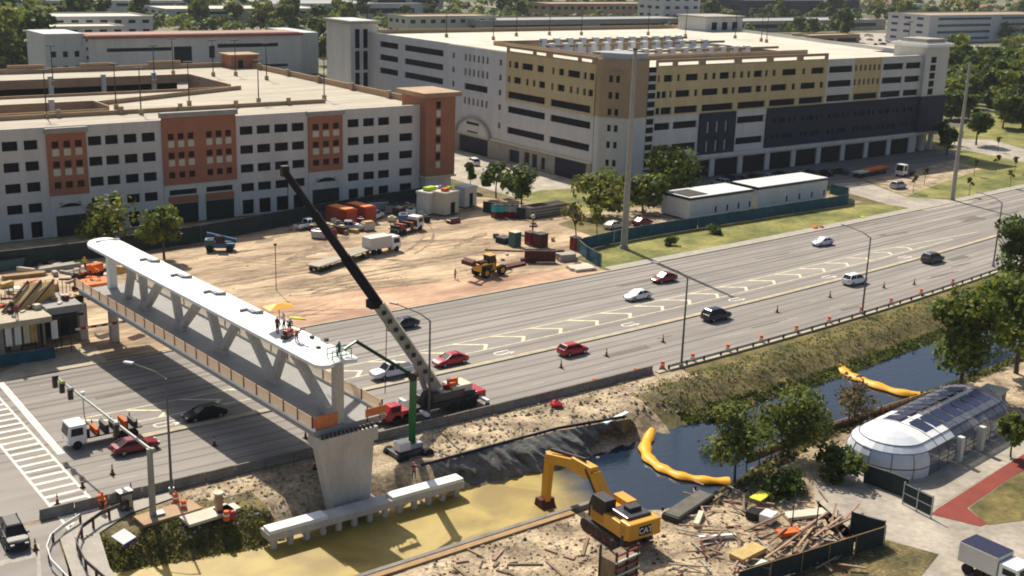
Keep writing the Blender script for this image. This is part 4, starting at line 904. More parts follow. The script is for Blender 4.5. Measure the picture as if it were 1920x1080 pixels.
for k in range(30):
    x = rr.uniform(-9, 6); y = rr.uniform(0, 6); MB().box(x, y, 5.55 + (0.4 if x > 0 else 0), rr.uniform(.3, 1.6), rr.uniform(.2, .8), rr.uniform(.1, .6), rr.uniform(0, 3)).build('material_on_slab', rr.choice(['wood', 'ply', 'orange', 'rust', 'cream']), ap)
# stacked site materials beside the approach (left edge)
def stack(x, y, label, n, w, l, h, m_, rz=0, z=0, name='timber_stack', cat='stack', group=None):
    u, v = U(x, y, z); t = thing(name, label, cat, (u, v, z), rz, group); q = random.Random(int(x * 7 + y))
    for k in range(n):
        MB().box(q.uniform(-.1, .1), (k % 3 - 1) * w * 1.05, (k // 3) * h * 1.02, l * q.uniform(.85, 1.1), w, h, q.uniform(-.03, .03)).build('beam', m_, t)
    return t
stack(110, 505, 'stack of grey beams by the green screen', 6, .5, 6, .35, 'concrete', .1)
stack(45, 520, 'pile of long pale timbers at the left edge', 6, .4, 6, .3, 'wood', -.1)
stack(90, 545, 'low heap of pinkish blocks behind the formwork', 6, .7, 2.2, .5, 'peach', .4)
stack(170, 520, 'bundle of dark reinforcing cages near the footbridge end', 9, .45, 5, .4, 'dsteel', .2)
stack(150, 490, 'short stack of yellow planks behind the footbridge', 3, .5, 2.6, .25, 'ply', .1)
mb = MB().box(0, 0, 0, 4.5, 2.2, 2.0); sk = thing('waste_skip', 'teal waste skip at the left edge in front of the green screen', 'skip', (*U(15, 505), 0), .1)
MB().sideprism([(-2.4, 1.7), (2.4, 1.7), (1.8, 0), (-1.8, 0)], -1, 1).build('body', 'teal', sk); MB().bb(-2.5, 2.5, -1.08, 1.08, 1.7, 1.8).build('rim', 'dsteel', sk)
# teal screened barrier by the corner pad
def screen(name, pts, h, m_, label, cat='fence', post=3.0, z=0.0, postm='steel', group=None, rail=True, lean=0):
    t = thing(name, label, cat, (pts[0][0], pts[0][1], 0), 0, group); o = pts[0]; n = 0
    for (a, b) in zip(pts, pts[1:]):
        L = math.dist(a, b); k = max(1, int(L / post)); dx, dy = (b[0] - a[0]) / L, (b[1] - a[1]) / L; q = random.Random(int(L * 13 + a[0]))
        mb = MB()
        seg = max(2, int(L / 1.2)); pv = []
        for i in range(seg + 1):
            w_ = q.uniform(-.07, .07); pv.append((a[0] - o[0] + dx * L * i / seg - dy * w_, a[1] - o[1] + dy * L * i / seg + dx * w_))
        vs = [(p[0], p[1], z + .05) for p in pv] + [(p[0], p[1], z + h + q.uniform(-.06, .06)) for p in pv]
        mb.add(vs, [(i, i + 1, seg + 2 + i, seg + 1 + i) for i in range(seg)]); mb.build('screen_cloth', m_, t)
        mb = MB()
        for i in range(k + 1):
            x, y = a[0] - o[0] + dx * L * i / k - dy * .12, a[1] - o[1] + dy * L * i / k + dx * .12; mb.tube([(x, y, z - .3), (x, y, z + h + .12)], .045, 6)
        if rail: mb.beam((a[0] - o[0] - dy * .12, a[1] - o[1] + dx * .12, z + h), (b[0] - o[0] - dy * .12, b[1] - o[1] + dx * .12, z + h), .05, .05)
        mb.build('fence_frame', postm, t)
    return t
screen('screened_fence', px((0, 688), (60, 680), (104, 672)), 1.5, 'bscreen', 'teal screened barrier in front of the concrete columns')
screen('screened_fence', [(36, 189.5), (56, 188.8), (79, 191), (103, 196.5), (118, 199.5), (131, 201.5)], 3.0, 'gscreen', 'long dark green screen fence at the foot of the terracotta-panelled garage')
# ================================================================ VEHICLES
def loft(mb, secs):
    """secs: list of (x, [(y,z)...]) closed rings"""
    n = len(secs[0][1]); base = len(mb.v)
    for x, r in secs: mb.v += [(x, p[0], p[1]) for p in r]
    for i in range(len(secs) - 1):
        for k in range(n): mb.f.append((base + i * n + k, base + i * n + (k + 1) % n, base + (i + 1) * n + (k + 1) % n, base + (i + 1) * n + k)); mb.mi.append(mb.cur)
    mb.f.append(tuple(base + k for k in range(n - 1, -1, -1))); mb.mi.append(mb.cur); e = base + (len(secs) - 1) * n; mb.f.append(tuple(e + k for k in range(n))); mb.mi.append(mb.cur)
    return mb
CARS = {   # station x, half width, bottom, belt(shoulder) height
    'sedan': dict(L=4.7, body=[(-2.35, .72, .35, .72), (-2.2, .84, .25, .92), (-1.5, .9, .22, 1.0), (-.4, .91, .22, .98), (.8, .91, .22, .94), (1.5, .89, .22, .86), (2.1, .82, .26, .74), (2.35, .68, .34, .6)], cab=[(-1.85, .98, -1.0, 1.42), (1.15, .92, .25, 1.43)], h=1.43),
    'suv': dict(L=4.8, body=[(-2.4, .8, .42, .95), (-2.3, .88, .3, 1.1), (-1.4, .94, .26, 1.15), (0, .95, .26, 1.12), (1.0, .95, .26, 1.08), (1.7, .93, .26, 1.02), (2.25, .86, .3, .9), (2.4, .74, .4, .75)], cab=[(-2.25, 1.1, -1.75, 1.75), (1.25, 1.08, .45, 1.75)], h=1.75),
    'pickup': dict(L=5.6, body=[(-2.8, .9, .5, 1.05), (-2.6, .95, .4, 1.1), (-.5, .96, .35, 1.1), (.9, .96, .35, 1.1), (1.9, .95, .35, 1.08), (2.6, .9, .4, .98), (2.8, .8, .5, .8)], cab=[(-.75, 1.1, -.55, 1.82), (1.35, 1.1, .75, 1.82)], h=1.82),
    'hatch': dict(L=4.2, body=[(-2.1, .78, .36, .85), (-2.0, .86, .25, 1.0), (-1.2, .9, .22, 1.04), (0, .91, .22, 1.0), (.8, .91, .22, .96), (1.5, .88, .24, .88), (1.95, .8, .28, .74), (2.1, .7, .35, .62)], cab=[(-1.95, 1.0, -1.5, 1.5), (1.15, .96, .35, 1.5)], h=1.5)}
def make_car(kind, paint_, label, x, y, heading, cat='car', group=None, name=None, v=None, lamps=True, uv=None):
    c = CARS[kind]
    u, vv_ = uv if uv else U(x, y, 0.4)
    if v is not None: vv_ = v
    t = thing(name or {'sedan': 'saloon_car', 'suv': 'estate_car', 'pickup': 'pickup_truck', 'hatch': 'hatchback_car'}[kind], label, cat, (u, vv_, .035), heading, group)
    ring = lambda w, b, s: [(-w * .86, b), (w * .86, b), (w, b + .12), (w, s - .14), (w * .9, s), (-w * .9, s), (-w, s - .14), (-w, b + .12)]
    mb = loft(MB(), [(q[0], ring(q[1], q[2], q[3])) for q in c['body']])
    b = mb.build('body', paint_, t, smooth=True)
    (x0, z0, x1, h), (x3, z3, x2, _) = c['cab']; w = c['body'][3][1] * .86; wr = w * .80
    mb = MB(); P = [(x0, -w, z0 - .06), (x3, -w, z3 - .06), (x3, w, z3 - .06), (x0, w, z0 - .06), (x1, -wr, h - .05), (x2, -wr, h - .05), (x2, wr, h - .05), (x1, wr, h - .05)]
    mb.add(P, [(4, 5, 6, 7), (0, 1, 5, 4), (1, 2, 6, 5), (2, 3, 7, 6), (3, 0, 4, 7)]); mb.build('windows', 'glass', t)
    mb = MB(); mb.add([(x1 - .05, -wr - .03, h - .06), (x2 + .06, -wr - .03, h - .06), (x2 + .06, wr + .03, h - .06), (x1 - .05, wr + .03, h - .06), (x1 + .1, -wr + .12, h + .03), (x2 - .1, -wr + .12, h + .03), (x2 - .1, wr - .12, h + .03), (x1 + .1, wr - .12, h + .03)],
        [(4, 5, 6, 7), (0, 1, 5, 4), (1, 2, 6, 5), (2, 3, 7, 6), (3, 0, 4, 7)])
    for s in (-1, 1):
        mb.beam((x3 + .02, s * w, z3), (x2 + .02, s * (wr + .01), h - .05), .07, .07); mb.beam((x0, s * w, z0), (x1 - .02, s * (wr + .01), h - .05), .1, .1)
        xm = (x1 + x2) / 2; mb.beam((xm, s * (w + .005), z0), (xm, s * (wr + .02), h - .05), .09, .05)
    mb.build('roof', paint_, t)
    if kind == 'pickup':
        MB().bb(-2.65, -.95, -.78, .78, 1.0, 1.115).build('load_bed', 'black', t)
    for sx in (c['L'] * .30, -c['L'] * .31):
        for s in (-1, 1):
            W_ = MB(); W_.wheel(sx, s * (c['body'][3][1] - .1), .33, .34, .24, 14); wo = W_.build('wheel', 'tyre', t); MB().wheel(sx, s * (c['body'][3][1] + .02), .33, .2, .04, 10).build('rim', 'rim', wo)
    xe = c['body'][-1][0]; xb = c['body'][0][0]
    for s in (-1, 1):
        MB().box(xe - .12, s * .58, c['body'][-1][3] - .02, .22, .3, .13).build('headlight', 'lampglass', t)
        MB().box(xb + .08, s * .6, c['body'][0][3] - .1, .2, .26, .16).build('tail_light', 'redlens', t)
        MB().box(x3 - .25, s * (w + .16), z3 - .02, .14, .2, .14).build('wing_mirror', paint_, t)
    return t
PI = math.pi
lane = lambda u, f: vf(u, f)
def on(x, y, f=None, near=None, z=.5):
    u = U(x, y, z)[0]; return (u, vf(u, f) if near is None else v_near(u) + .4 + (v_med(u) - v_near(u) - 1) * near)
make_car('sedan', 'navy', 'dark blue saloon in the far lanes beside the crane boom', 0, 0, PI, uv=on(759, 610, .72))
make_car('sedan', 'red', 'bright red saloon in the turn lane right of the crane', 0, 0, PI, uv=on(845, 676, .085))
make_car('pickup', 'lilac', 'white pickup in the turn lane between footbridge and crane', 0, 0, PI, uv=on(733, 697, .085), cat='pickup truck')
make_car('hatch', 'red', 'red hatchback driving right just below the median', 0, 0, 0, uv=on(1075, 657, near=.84))
make_car('sedan', 'white', 'white saloon in the middle far lanes behind the chevrons', 0, 0, PI, uv=on(1210, 560, .43))
make_car('sedan', 'dred', 'dark red saloon on the far lanes behind the white one', 0, 0, PI, uv=on(1263, 528, .63))
make_car('suv', 'navy', 'dark blue four-wheel drive on the near carriageway by the median', 0, 0, 0, uv=on(1346, 594, near=.84))
make_car('sedan', 'lilac', 'silvery white saloon alone in the far lanes on the right', 0, 0, PI, uv=on(1543, 455, .68))
make_car('suv', 'white', 'white four-wheel drive on the near carriageway beside a lamp post', 0, 0, 0, uv=on(1600, 526, near=.84))
make_car('suv', 'darkgrey', 'dark grey car farthest right on the near carriageway', 0, 0, 0, uv=on(1755, 488, near=.84))
make_car('sedan', 'black', 'black saloon in the shadow below the footbridge', 0, 0, PI, uv=(U(382, 775, .5)[0], 116.4))
make_car('sedan', 'dred', 'red car under the traffic signal arm at the stop line', 0, 0, 0, uv=(U(255, 838, .5)[0], 112.0))
make_car('suv', 'black', 'black four-wheel drive on the side street at the lower left edge', 0, 0, -PI / 2 - .06, uv=(23.1, 98.9))
make_car('hatch', 'white', 'white van-like car behind the tapered bridge pier', 0, 0, PI, uv=(60.8, 105.6))
make_car('suv', 'silver', 'pale four-wheel drive parked on the brown lot by the fence', 1684, 350, .1)
q = random.Random(4)
for i, (x, y) in enumerate(((1368, 338), (1390, 337), (1412, 336), (1436, 333), (1462, 331), (1490, 330), (1518, 328), (1546, 326), (1350, 345), (1575, 323))):
    make_car('sedan' if i % 2 else 'suv', ['navy', 'darkgrey', 'black', 'silver', 'navy'][i % 5],
             '%s car, number %s from the left in the shaded row under the charcoal garage' % (['dark blue', 'dark grey', 'black', 'silver', 'navy'][i % 5], ['two', 'three', 'four', 'five', 'six', 'seven', 'eight', 'nine', 'one', 'ten'][i]), x, y, PI / 2 + .05, group='cars parked under the charcoal garage')
# parked cars far away
proto = make_car('sedan', 'silver', 'tiny silver car in the car park beyond the garage end tower', 1660, 92, .5, group='cars in the distant car parks')
protos = [proto, make_car('suv', 'white', 'tiny white car in the car park beyond the garage end tower', 1680, 80, .5, group='cars in the distant car parks'), make_car('sedan', 'navy', 'tiny dark car in the car park beyond the garage end tower', 1650, 76, .5, group='cars in the distant car parks')]
for i in range(44):
    if i < 22: x, y = q.uniform(1610, 1712), q.uniform(66, 97)
    else: x, y = q.uniform(1780, 1905), q.uniform(88, 112)
    copy_tree(q.choice(protos), (*U(x, y), .05), rz=q.choice([.5, .45, 2.0]))
# stubby white flatbed lorry at the stop line
def lorry(label, u, v, rz, L=7.5, cabm='white', bedm='dsteel', bed='rack', name='flatbed_lorry', cat='lorry', cabL=1.9, group=None, H=2.6):
    t = thing(name, label, cat, (u, v, .035), rz, group); x1 = L / 2; xc = x1 - cabL
    mb = MB(); mb.sideprism([(xc, .55), (x1, .55), (x1, 1.5), (x1 - .25, H), (xc, H)], -1.12, 1.12); cb = mb.build('cab', cabm, t, bevel=.06)
    mb = MB(); mb.add([(x1 - .0, -.95, 1.52), (x1 - .0, .95, 1.52), (x1 - .22, .9, H - .15), (x1 - .22, -.9, H - .15)], [(0, 1, 2, 3)]); mb.v = [(a + .03, b, c) for a, b, c in mb.v]
    mb.add([(xc + .35, -1.135, 1.5), (x1 - .3, -1.135, 1.5), (x1 - .4, -1.135, H - .3), (xc + .35, -1.135, H - .3)], [(0, 1, 2, 3)]); mb.add([(xc + .35, 1.135, 1.5), (x1 - .3, 1.135, 1.5), (x1 - .4, 1.135, H - .3), (xc + .35, 1.135, H - .3)], [(3, 2, 1, 0)]); mb.build('windows', 'glass', cb)
    for s in (-1, 1): MB().box(x1 + .02, s * .8, .75, .08, .35, .2).build('headlight', 'lampglass', cb)
    MB().bb(-L / 2, xc, -.45, .45, .7, .95).build('chassis', 'dsteel', t)
    for x in (x1 - .9, -L / 2 + .9, -L / 2 + 2.0):
        for s in (-1, 1): MB().wheel(x, s * .95, .48, .48, .35, 14).build('wheel', 'tyre', t)
    if bed in ('rack', 'flat'):
        MB().bb(-L / 2, xc - .1, -1.15, 1.15, .97, 1.12).build('load_bed', bedm, t)
        if bed == 'rack':
            for i in range(6):
                x = -L / 2 + .5 + i * (xc + L / 2 - .8) / 5
                MB().bb(x, x + .35, -1.0, 1.0, 1.12, 1.7 + .25 * (i % 2)).build('barricade_on_bed', ['dsteel', 'orange', 'dsteel'][i % 3], t)
                for s in (-1, 1): MB().bb(x, x + .1, s * 1.1 - .04, s * 1.1 + .04, 1.12, 2.0).build('stake', 'dsteel', t)
    if bed == 'box': MB().bb(-L / 2, xc - .12, -1.2, 1.2, .97, H + .35).build('cargo_box', bedm, t, bevel=.03)
    return t
lorry('small white-cabbed flatbed lorry carrying barricades at the stop line', *U(192, 812, .8), PI, L=7.6)
bt_ = lorry('white cab box lorry with navy roof at the bottom right corner', *U(1866, 1064, 1.2), math.atan2(U(1900, 1074, 1)[1] - U(1838, 1046, 1)[1], U(1900, 1074, 1)[0] - U(1838, 1046, 1)[0]), L=5.6, bed='box', bedm='offwhite', name='box_lorry', H=2.35)
MB().bb(-2.75, .75, -1.15, 1.15, 2.703, 2.76).build('box_roof', 'navy', bt_)
lorry('white crew truck with tall body beside the low-loader trailer', *U(716, 462, 1), .1, L=6.5, bed='box', bedm='offwhite', name='crew_truck')
lorry('white service lorry behind the crew truck', *U(762, 425, 1), .35, L=7.5, bed='rack', name='service_lorry')
lorry('white road tractor parked by the brown lot under the garage end', *U(1698, 322, 1), PI + .1, L=6, bed='flat', name='road_tractor', H=3.0)
make_car('pickup', 'white', 'white pickup parked left of the crane boom by the green screen', 578, 424, .2, cat='pickup truck')
make_car('pickup', 'silver', 'silver pickup beside the orange containers', 652, 428, -.6, cat='pickup truck')
make_car('pickup', 'white', 'white pickup nosing towards the portable cabins', 700, 408, .5, cat='pickup truck')
make_car('suv', 'offwhite' if False else 'white', 'white van on the street between the two garages', 888, 306, 1.3, cat='van')
make_car('sedan', 'dred', 'dark car under the leafless tree near the blue fence', 1205, 418, .1)
make_car('sedan', 'cream', 'cream car roof showing over the blue-green fence', 1152, 424, .1)
# low-loader trailer
tl_ = thing('low_loader_trailer', 'long pale-decked low-loader trailer on the dirt', 'trailer', (*U(640, 482, 1), 0), math.atan2(U(690, 462, 1)[1] - U(575, 500, 1)[1], U(690, 462, 1)[0] - U(575, 500, 1)[0]))
MB().bb(-7.5, 6.5, -1.3, 1.3, 1.05, 1.2).build('deck', 'roofdeck', tl_); MB().bb(-7.5, 6.5, -.5, .5, .75, 1.05).build('chassis', 'dsteel', tl_)
for x in (-6.5, -5.4, -4.3, 4.5): 
    for s in (-1, 1): MB().wheel(x, s * 1.05, .42, .42, .3, 12).build('wheel', 'tyre', tl_)
ot_ = thing('orange_trailer', 'long orange-loaded trailer in the garage shade on the right', 'trailer', (*U(1632, 322, .8), 0), .12)
MB().bb(-7, 7, -1.2, 1.2, .9, 1.1).build('deck', 'dsteel', ot_); MB().bb(-2, 6.8, -1.0, 1.0, 1.1, 1.6).build('load', 'orange', ot_); MB().bb(-6.6, -2.2, -1.0, 1.0, 1.1, 1.45).build('load', 'cream', ot_)
for x in (-5.5, -4.4, 5): 
    for s in (-1, 1): MB().wheel(x, s * 1.0, .42, .42, .3, 12).build('wheel', 'tyre', ot_)

# ---------------- mobile crane on the near lanes
ck = thing('mobile_crane', 'red and white mobile crane with raised telescopic boom on the near lanes', 'crane', (69.6, 104.6, 0.03), 0)
MB().bb(-6.6, 5.3, -1.3, 1.3, .85, 1.5).build('carrier', 'dsteel', ck, bevel=.05)
MB().bb(-6.9, -4.0, -1.35, 1.35, .7, 1.55).build('front_deck', 'red', ck, bevel=.05); MB().bb(4.9, 6.2, -1.3, 1.3, .8, 1.8).build('rear_counterweight', 'red', ck, bevel=.05)
mb = MB(); mb.sideprism([(-6.8, .9), (-5.0, .9), (-5.0, 2.3), (-6.3, 2.3), (-6.8, 1.6)], -1.3, .1); cb = mb.build('carrier_cab', 'red', ck, bevel=.05); MB().bb(-6.3, -5.2, -1.32, -1.3, 1.6, 2.15).build('cab_window', 'glass', cb)
for x in (-5.6, -4.3, 1.8, 3.1, 4.4):
    for s in (-1, 1): MB().wheel(x, s * 1.15, .62, .62, .4, 16).build('wheel', 'tyre', ck)
for x in (-2.6, 5.4):
    for s in (-1, 1):
        o = MB().bb(x - .2, x + .2, min(s * 1.2, s * 2.9), max(s * 1.2, s * 2.9), .95, 1.25).build('outrigger', 'white', ck); MB().box(x, s * 2.75, 0, .6, .6, .95, taper=.5).build('outrigger_foot', 'dsteel', o)
up = MB().bb(-2.2, 3.4, -1.2, 1.2, 1.55, 2.5).build('turntable_house', 'darkgrey', ck, bevel=.05)
MB().bb(1.8, 4.4, -1.15, 1.15, 2.1, 2.9).build('engine_cover', 'cream', ck, bevel=.06); MB().bb(3.2, 4.8, -1.25, 1.25, 1.6, 2.1).build('counterweight', 'dsteel', ck)
mb = MB(); mb.sideprism([(-2.6, 1.6), (-1.2, 1.6), (-1.2, 3.2), (-2.2, 3.2), (-2.6, 2.6)], -1.9, -1.0); oc = mb.build('operator_cab', 'black', ck, bevel=.04); MB().bb(-2.2, -1.35, -1.92, -1.9, 2.3, 3.0).build('cab_window', 'glass', oc)
for i in range(7):
    MB().box(random.uniform(1.4, 3.4), random.uniform(-.9, .9), 2.5, random.uniform(.3, .9), random.uniform(.3, .7), random.uniform(.3, 1.2)).build('machinery', random.choice(['dred', 'black', 'orange', 'dsteel']), up)
M['boomgrey'] = mat('boom_grey', (.40, .37, .30), var=.2, scale=.6, fine=.1); M['boomblack'] = mat('boom_black', (.014, .010, .014), rough=.7, var=.3, spec=.15)
tipz = 27.0; tu, tv = U(534, 322, tipz); b0 = Vector((.5, .1, 2.7)); tip = Vector((tu - 69.6, tv - 104.6, tipz)); dv = tip - b0
P0 = U(802, 742, 2.9); 
mids = [0, .40, .62, .82, 1.0]
for i, (w_, h_, m_) in enumerate(((1.12, 1.25, 'boomgrey'), (.92, 1.02, 'boomblack'), (.78, .86, 'boomblack'), (.60, .68, 'boomblack'))):
    MB().beam(b0 + dv * (mids[i] - (0.0 if i == 0 else .02)), b0 + dv * mids[i + 1], w_, h_).build('boom_section', m_ if m_ in M else 'offwhite', ck)
for k in range(9):
    p = b0 + dv * (.05 + .04 * k); MB().box(p.x - .3, p.y - .66, p.z - .2, .5, .12, .45).build('boom_bracket', 'dsteel', ck)
p = b0 + dv * .42; MB().box(p.x - .3, p.y - .1, p.z - .7, 1.3, 1.2, .9).build('boom_collar', 'boomblack', ck)
MB().box(tip.x, tip.y, tip.z - .5, .8, .6, 1.1).build('boom_head', 'black', ck)
MB().beam(Vector((-.9, 0, 2.3)), b0 + dv * .17 + Vector((0, 0, -.4)), .45, .45).build('lift_ram', 'steel', ck)
MB().tube([tip + Vector((.3, 0, -.5)), tip + Vector((.3, 0, -6))], .05, 5).build('hoist_rope', 'black', ck)
p = b0 + dv * .30; MB().tube([p + Vector((-.9, 0, 0)), p + Vector((-1.2, -.2, -7.5))], .05, 5).build('tag_line', 'black', ck)

# ---------------- green boom lift
LX, LY = U(766, 860, -.6); LZ = -.55
gl = thing('boom_lift', 'green articulated boom lift on wheels below the mobile crane', 'boom lift', (LX, LY, LZ), 0)
def L3(x, y, z): u, v = U(x, y, z + LZ); return Vector((u - LX, v - LY, z))
ch = MB().bb(-1.9, 1.9, -1.1, 1.1, .5, 1.15).build('chassis', 'darkgrey', gl, bevel=.05)
for sx in (-1.5, 1.5):
    for s in (-1, 1): MB().wheel(sx, s * 1.3, .62, .62, .5, 14).build('wheel', 'tyre', gl)
MB().bb(-1.2, 1.3, -.7, .7, 1.18, 1.75).build('turret', 'silver', gl, bevel=.06); MB().bb(-1.6, -.3, -.85, .3, 1.3, 2.2).build('engine_cover', 'white', gl)
e0 = Vector((.4, 0, 1.9)); e1 = L3(775, 705, 10.5); MB().beam(e0, e0 + (e1 - e0) * .6, .72, .8).build('lower_boom', 'green', gl); MB().beam(e0 + (e1 - e0) * .55, e1, .7, .75).build('middle_boom', 'green', gl)
e2 = L3(668, 640, 14.6); e3 = L3(645, 655, 14.2)
MB().beam(e1, e2, .28, .3).build('upper_boom', mat('dark_green_paint', (.02, .055, .02), var=.1), gl); MB().beam(e2, e3, .18, .2).build('jib', 'green', gl)
MB().tube([e1 + Vector((-.3, -.3, 0)), e1 + Vector((.3, .3, 0))], .45, 10).build('knuckle', 'dsteel', gl)
bk_ = e3 + Vector((-.5, 0, -.9)); mb = MB()
mb.bb(bk_.x - 1.0, bk_.x + 1.0, bk_.y - .5, bk_.y + .5, bk_.z, bk_.z + .08)
for sx in (-1, 0, 1):
    for sy in (-1, 1): mb.tube([(bk_.x + sx, bk_.y + sy * .5, bk_.z), (bk_.x + sx, bk_.y + sy * .5, bk_.z + 1.1)], .045, 5)
for zz_ in (.55, 1.1):
    mb.beam((bk_.x - 1, bk_.y - .5, bk_.z + zz_), (bk_.x + 1, bk_.y - .5, bk_.z + zz_), .07, .07); mb.beam((bk_.x - 1, bk_.y + .5, bk_.z + zz_), (bk_.x + 1, bk_.y + .5, bk_.z + zz_), .07, .07)
mb.build('basket', 'green', gl)
BASKET = (LX + bk_.x, LY + bk_.y, LZ + bk_.z + .08)

# ---------------- yellow excavator
EX, EY = 67.0, 71.2; ez = 0.03
exx = thing('excavator', 'yellow tracked excavator with raised arm at the canal wall', 'excavator', (EX, EY, ez), 0); exx.scale = (1.2, 1.2, 1.2)
hd = math.atan2(12, 0.9)     # the arm points to the left over the water
c2_, s2_ = math.cos(hd), math.sin(hd)
def EB(mb): mb.v = [(a * c2_ - b * s2_, a * s2_ + b * c2_, c) for a, b, c in mb.v]; return mb
for s in (-1, 1):
    mb = MB(); mb.sideprism([(-2.3, .35), (-1.9, 0), (1.9, 0), (2.3, .35), (2.2, .8), (1.8, 1.0), (-1.8, 1.0), (-2.2, .8)], s * 1.35 - .3, s * 1.35 + .3); tr_ = EB(mb).build('track', 'dsteel', exx)
    for k in range(5):
        mb = MB(); mb.wheel(-1.6 + .8 * k, s * 1.35, .42, .3, .66, 10); EB(mb).build('roller', 'rust', tr_)
EB(MB().bb(-2.9, 1.4, -1.45, 1.45, 1.15, 2.3)).build('house', 'yellow', exx, bevel=.06)
EB(MB().bb(-3.3, -2.1, -1.45, 1.45, 1.25, 2.55)).build('counterweight', 'yellow', exx, bevel=.12)
EB(MB().bb(-2.6, -.6, -1.1, 1.1, 2.3, 2.75)).build('engine_deck', 'darkgrey', exx, bevel=.08); EB(MB().bb(-1.9, -1.2, -.7, .4, 2.75, 3.05)).build('air_box', 'dsteel', exx)
EB(MB().bb(-.5, 1.2, -1.4, -.5, 2.3, 2.75)).build('tool_box', 'yellow', exx)
mb = MB(); mb.sideprism([(-.4, 1.3), (1.6, 1.3), (1.65, 2.2), (1.2, 3.2), (-.4, 3.2)], .45, 1.45); cb = EB(mb).build('cab', 'dsteel', exx, bevel=.04)
mb = MB(); mb.bb(-.2, 1.1, 1.46, 1.48, 2.0, 3.0); EB(mb).build('cab_window', 'glass', cb)
Bm = [(1.1, 1.5), (3.2, 3.6), (5.8, 3.5), (9.2, 2.65)]
for i in range(3):
    p, q_ = Bm[i], Bm[i + 1]; EB(MB().beam((p[0], -.2, p[1]), (q_[0], -.2, q_[1]), .72, (.95, 1.1, .75)[i])).build('boom', 'yellow', exx, bevel=.04)
EB(MB().beam((9.1, -.2, 3.1), (9.5, -.2, -1.2), .5, .75)).build('stick', 'yellow', exx, bevel=.04)
EB(MB().beam((4.4, -.2, 4.3), (9.0, -.2, 3.4), .22, .24)).build('stick_ram', 'dsteel', exx); EB(MB().beam((9.8, -.2, 2.2), (9.9, -.2, -.6), .2, .2)).build('bucket_ram', 'dsteel', exx)
for s in (-.5, .12): EB(MB().beam((1.7, s, 1.5), (3.9, s, 3.8), .18, .2)).build('boom_ram', 'dsteel', exx)
mb = MB(); mb.sideprism([(9.2, -1.0), (10.0, -1.0), (10.2, -1.8), (9.5, -2.5), (8.7, -2.6), (8.6, -1.9), (9.0, -1.5)], -.85, .45); EB(mb).build('bucket', 'rust', exx, bevel=.03)
# maker's letters on the counterweight
bd = EB(MB().bb(-3.345, -3.31, -.55, .55, 1.55, 2.25)).build('maker_plate', 'black', exx)
cu = bpy.data.curves.new('lettering', 'FONT'); cu.body = 'CAT'; cu.size = .62; cu.extrude = .01; cu.align_x = 'CENTER'; cu.align_y = 'CENTER'
cu.materials.append(M['white']); lc = bpy.data.objects.new('lettering_curve', cu); COL.objects.link(lc); bpy.context.view_layer.update(); lm = bpy.data.meshes.new_from_object(lc.evaluated_get(bpy.context.evaluated_depsgraph_get())); bpy.data.objects.remove(lc)
lt = bpy.data.objects.new('lettering', lm); COL.objects.link(lt); lt.parent = bd
lt.location = (-3.36 * c2_, -3.36 * s2_, 1.9); lt.rotation_euler = (R(90), 0, hd - R(90))

# ---------------- yellow wheel loader / roller and other yard machines
yl = thing('wheel_loader', 'yellow wheel loader with big tyres on the dirt near the kerb', 'loader', (*U(917, 507, .8), .04), 0.12)
MB().bb(-2.6, .4, -1.0, 1.0, 1.0, 2.2).build('body', 'yellow', yl, bevel=.08); mb = MB(); mb.sideprism([(-.6, 1.5), (.8, 1.5), (.9, 2.4), (.6, 3.3), (-.6, 3.3)], -.75, .75); cbo = mb.build('cab', 'dsteel', yl); MB().bb(-.7, .75, -.85, .85, 3.3, 3.42).build('cab_roof', 'yellow', cbo)
MB().bb(.4, 2.2, -.8, .8, .9, 1.5).build('front_frame', 'yellow', yl)
for x in (-1.7, 1.7):
    for s in (-1, 1): w_ = MB().wheel(x, s * 1.1, .85, .85, .55, 16).build('wheel', 'tyre', yl); MB().wheel(x, s * 1.39, .85, .42, .04, 12).build('rim', 'yellow', w_)
for s in (-.6, .6): MB().beam((-2.0, s, 2.1), (-4.0, s, 3.0), .22, .3).build('lift_arm', 'rust', yl)
MB().sideprism([(-4.0, 3.3), (-3.9, 2.3), (-4.9, 2.4), (-4.8, 3.0)], -1.2, 1.2).build('bucket', 'rust', yl)
for s in (-1, 1): MB().beam((2.2, s * .5, .9), (4.6, s * .5, .2), .15, .2).build('drag_arm', 'rust', yl)
for k in range(4): MB().box(-2.0 + k * .5, 0, 2.2, .22, 1.3, .35).build('engine_part', 'dsteel' if k % 2 else 'rust', yl)
for s in (-1, 1): MB().bb(-2.5, -.2, s * 1.0 - .04, s * 1.0 + .04, 1.2, 2.0).build('side_grille', 'dsteel', yl)
bm_ = thing('blue_telehandler', 'blue telehandler parked near the green screen fence', 'telehandler', (*U(413, 462, .8), 0), -.5)
MB().bb(-2.4, 2.4, -.9, .9, .7, 1.5).build('body', 'blue', bm_, bevel=.06); MB().beam((-2.2, .5, 2.9), (2.6, .5, 1.7), .5, .5).build('boom', 'blue', bm_); mb = MB(); mb.bb(-.7, .8, -.9, .1, 1.5, 2.7); mb.build('cab', 'glass', bm_); MB().bb(-2.4, -1.0, -.9, .9, 1.5, 2.1).build('engine_cover', 'teal', bm_)
for x in (-1.6, 1.6):
    for s in (-1, 1): MB().wheel(x, s * 1.0, .6, .6, .45, 14).build('wheel', 'tyre', bm_)
import mathutils.noise as mnoise
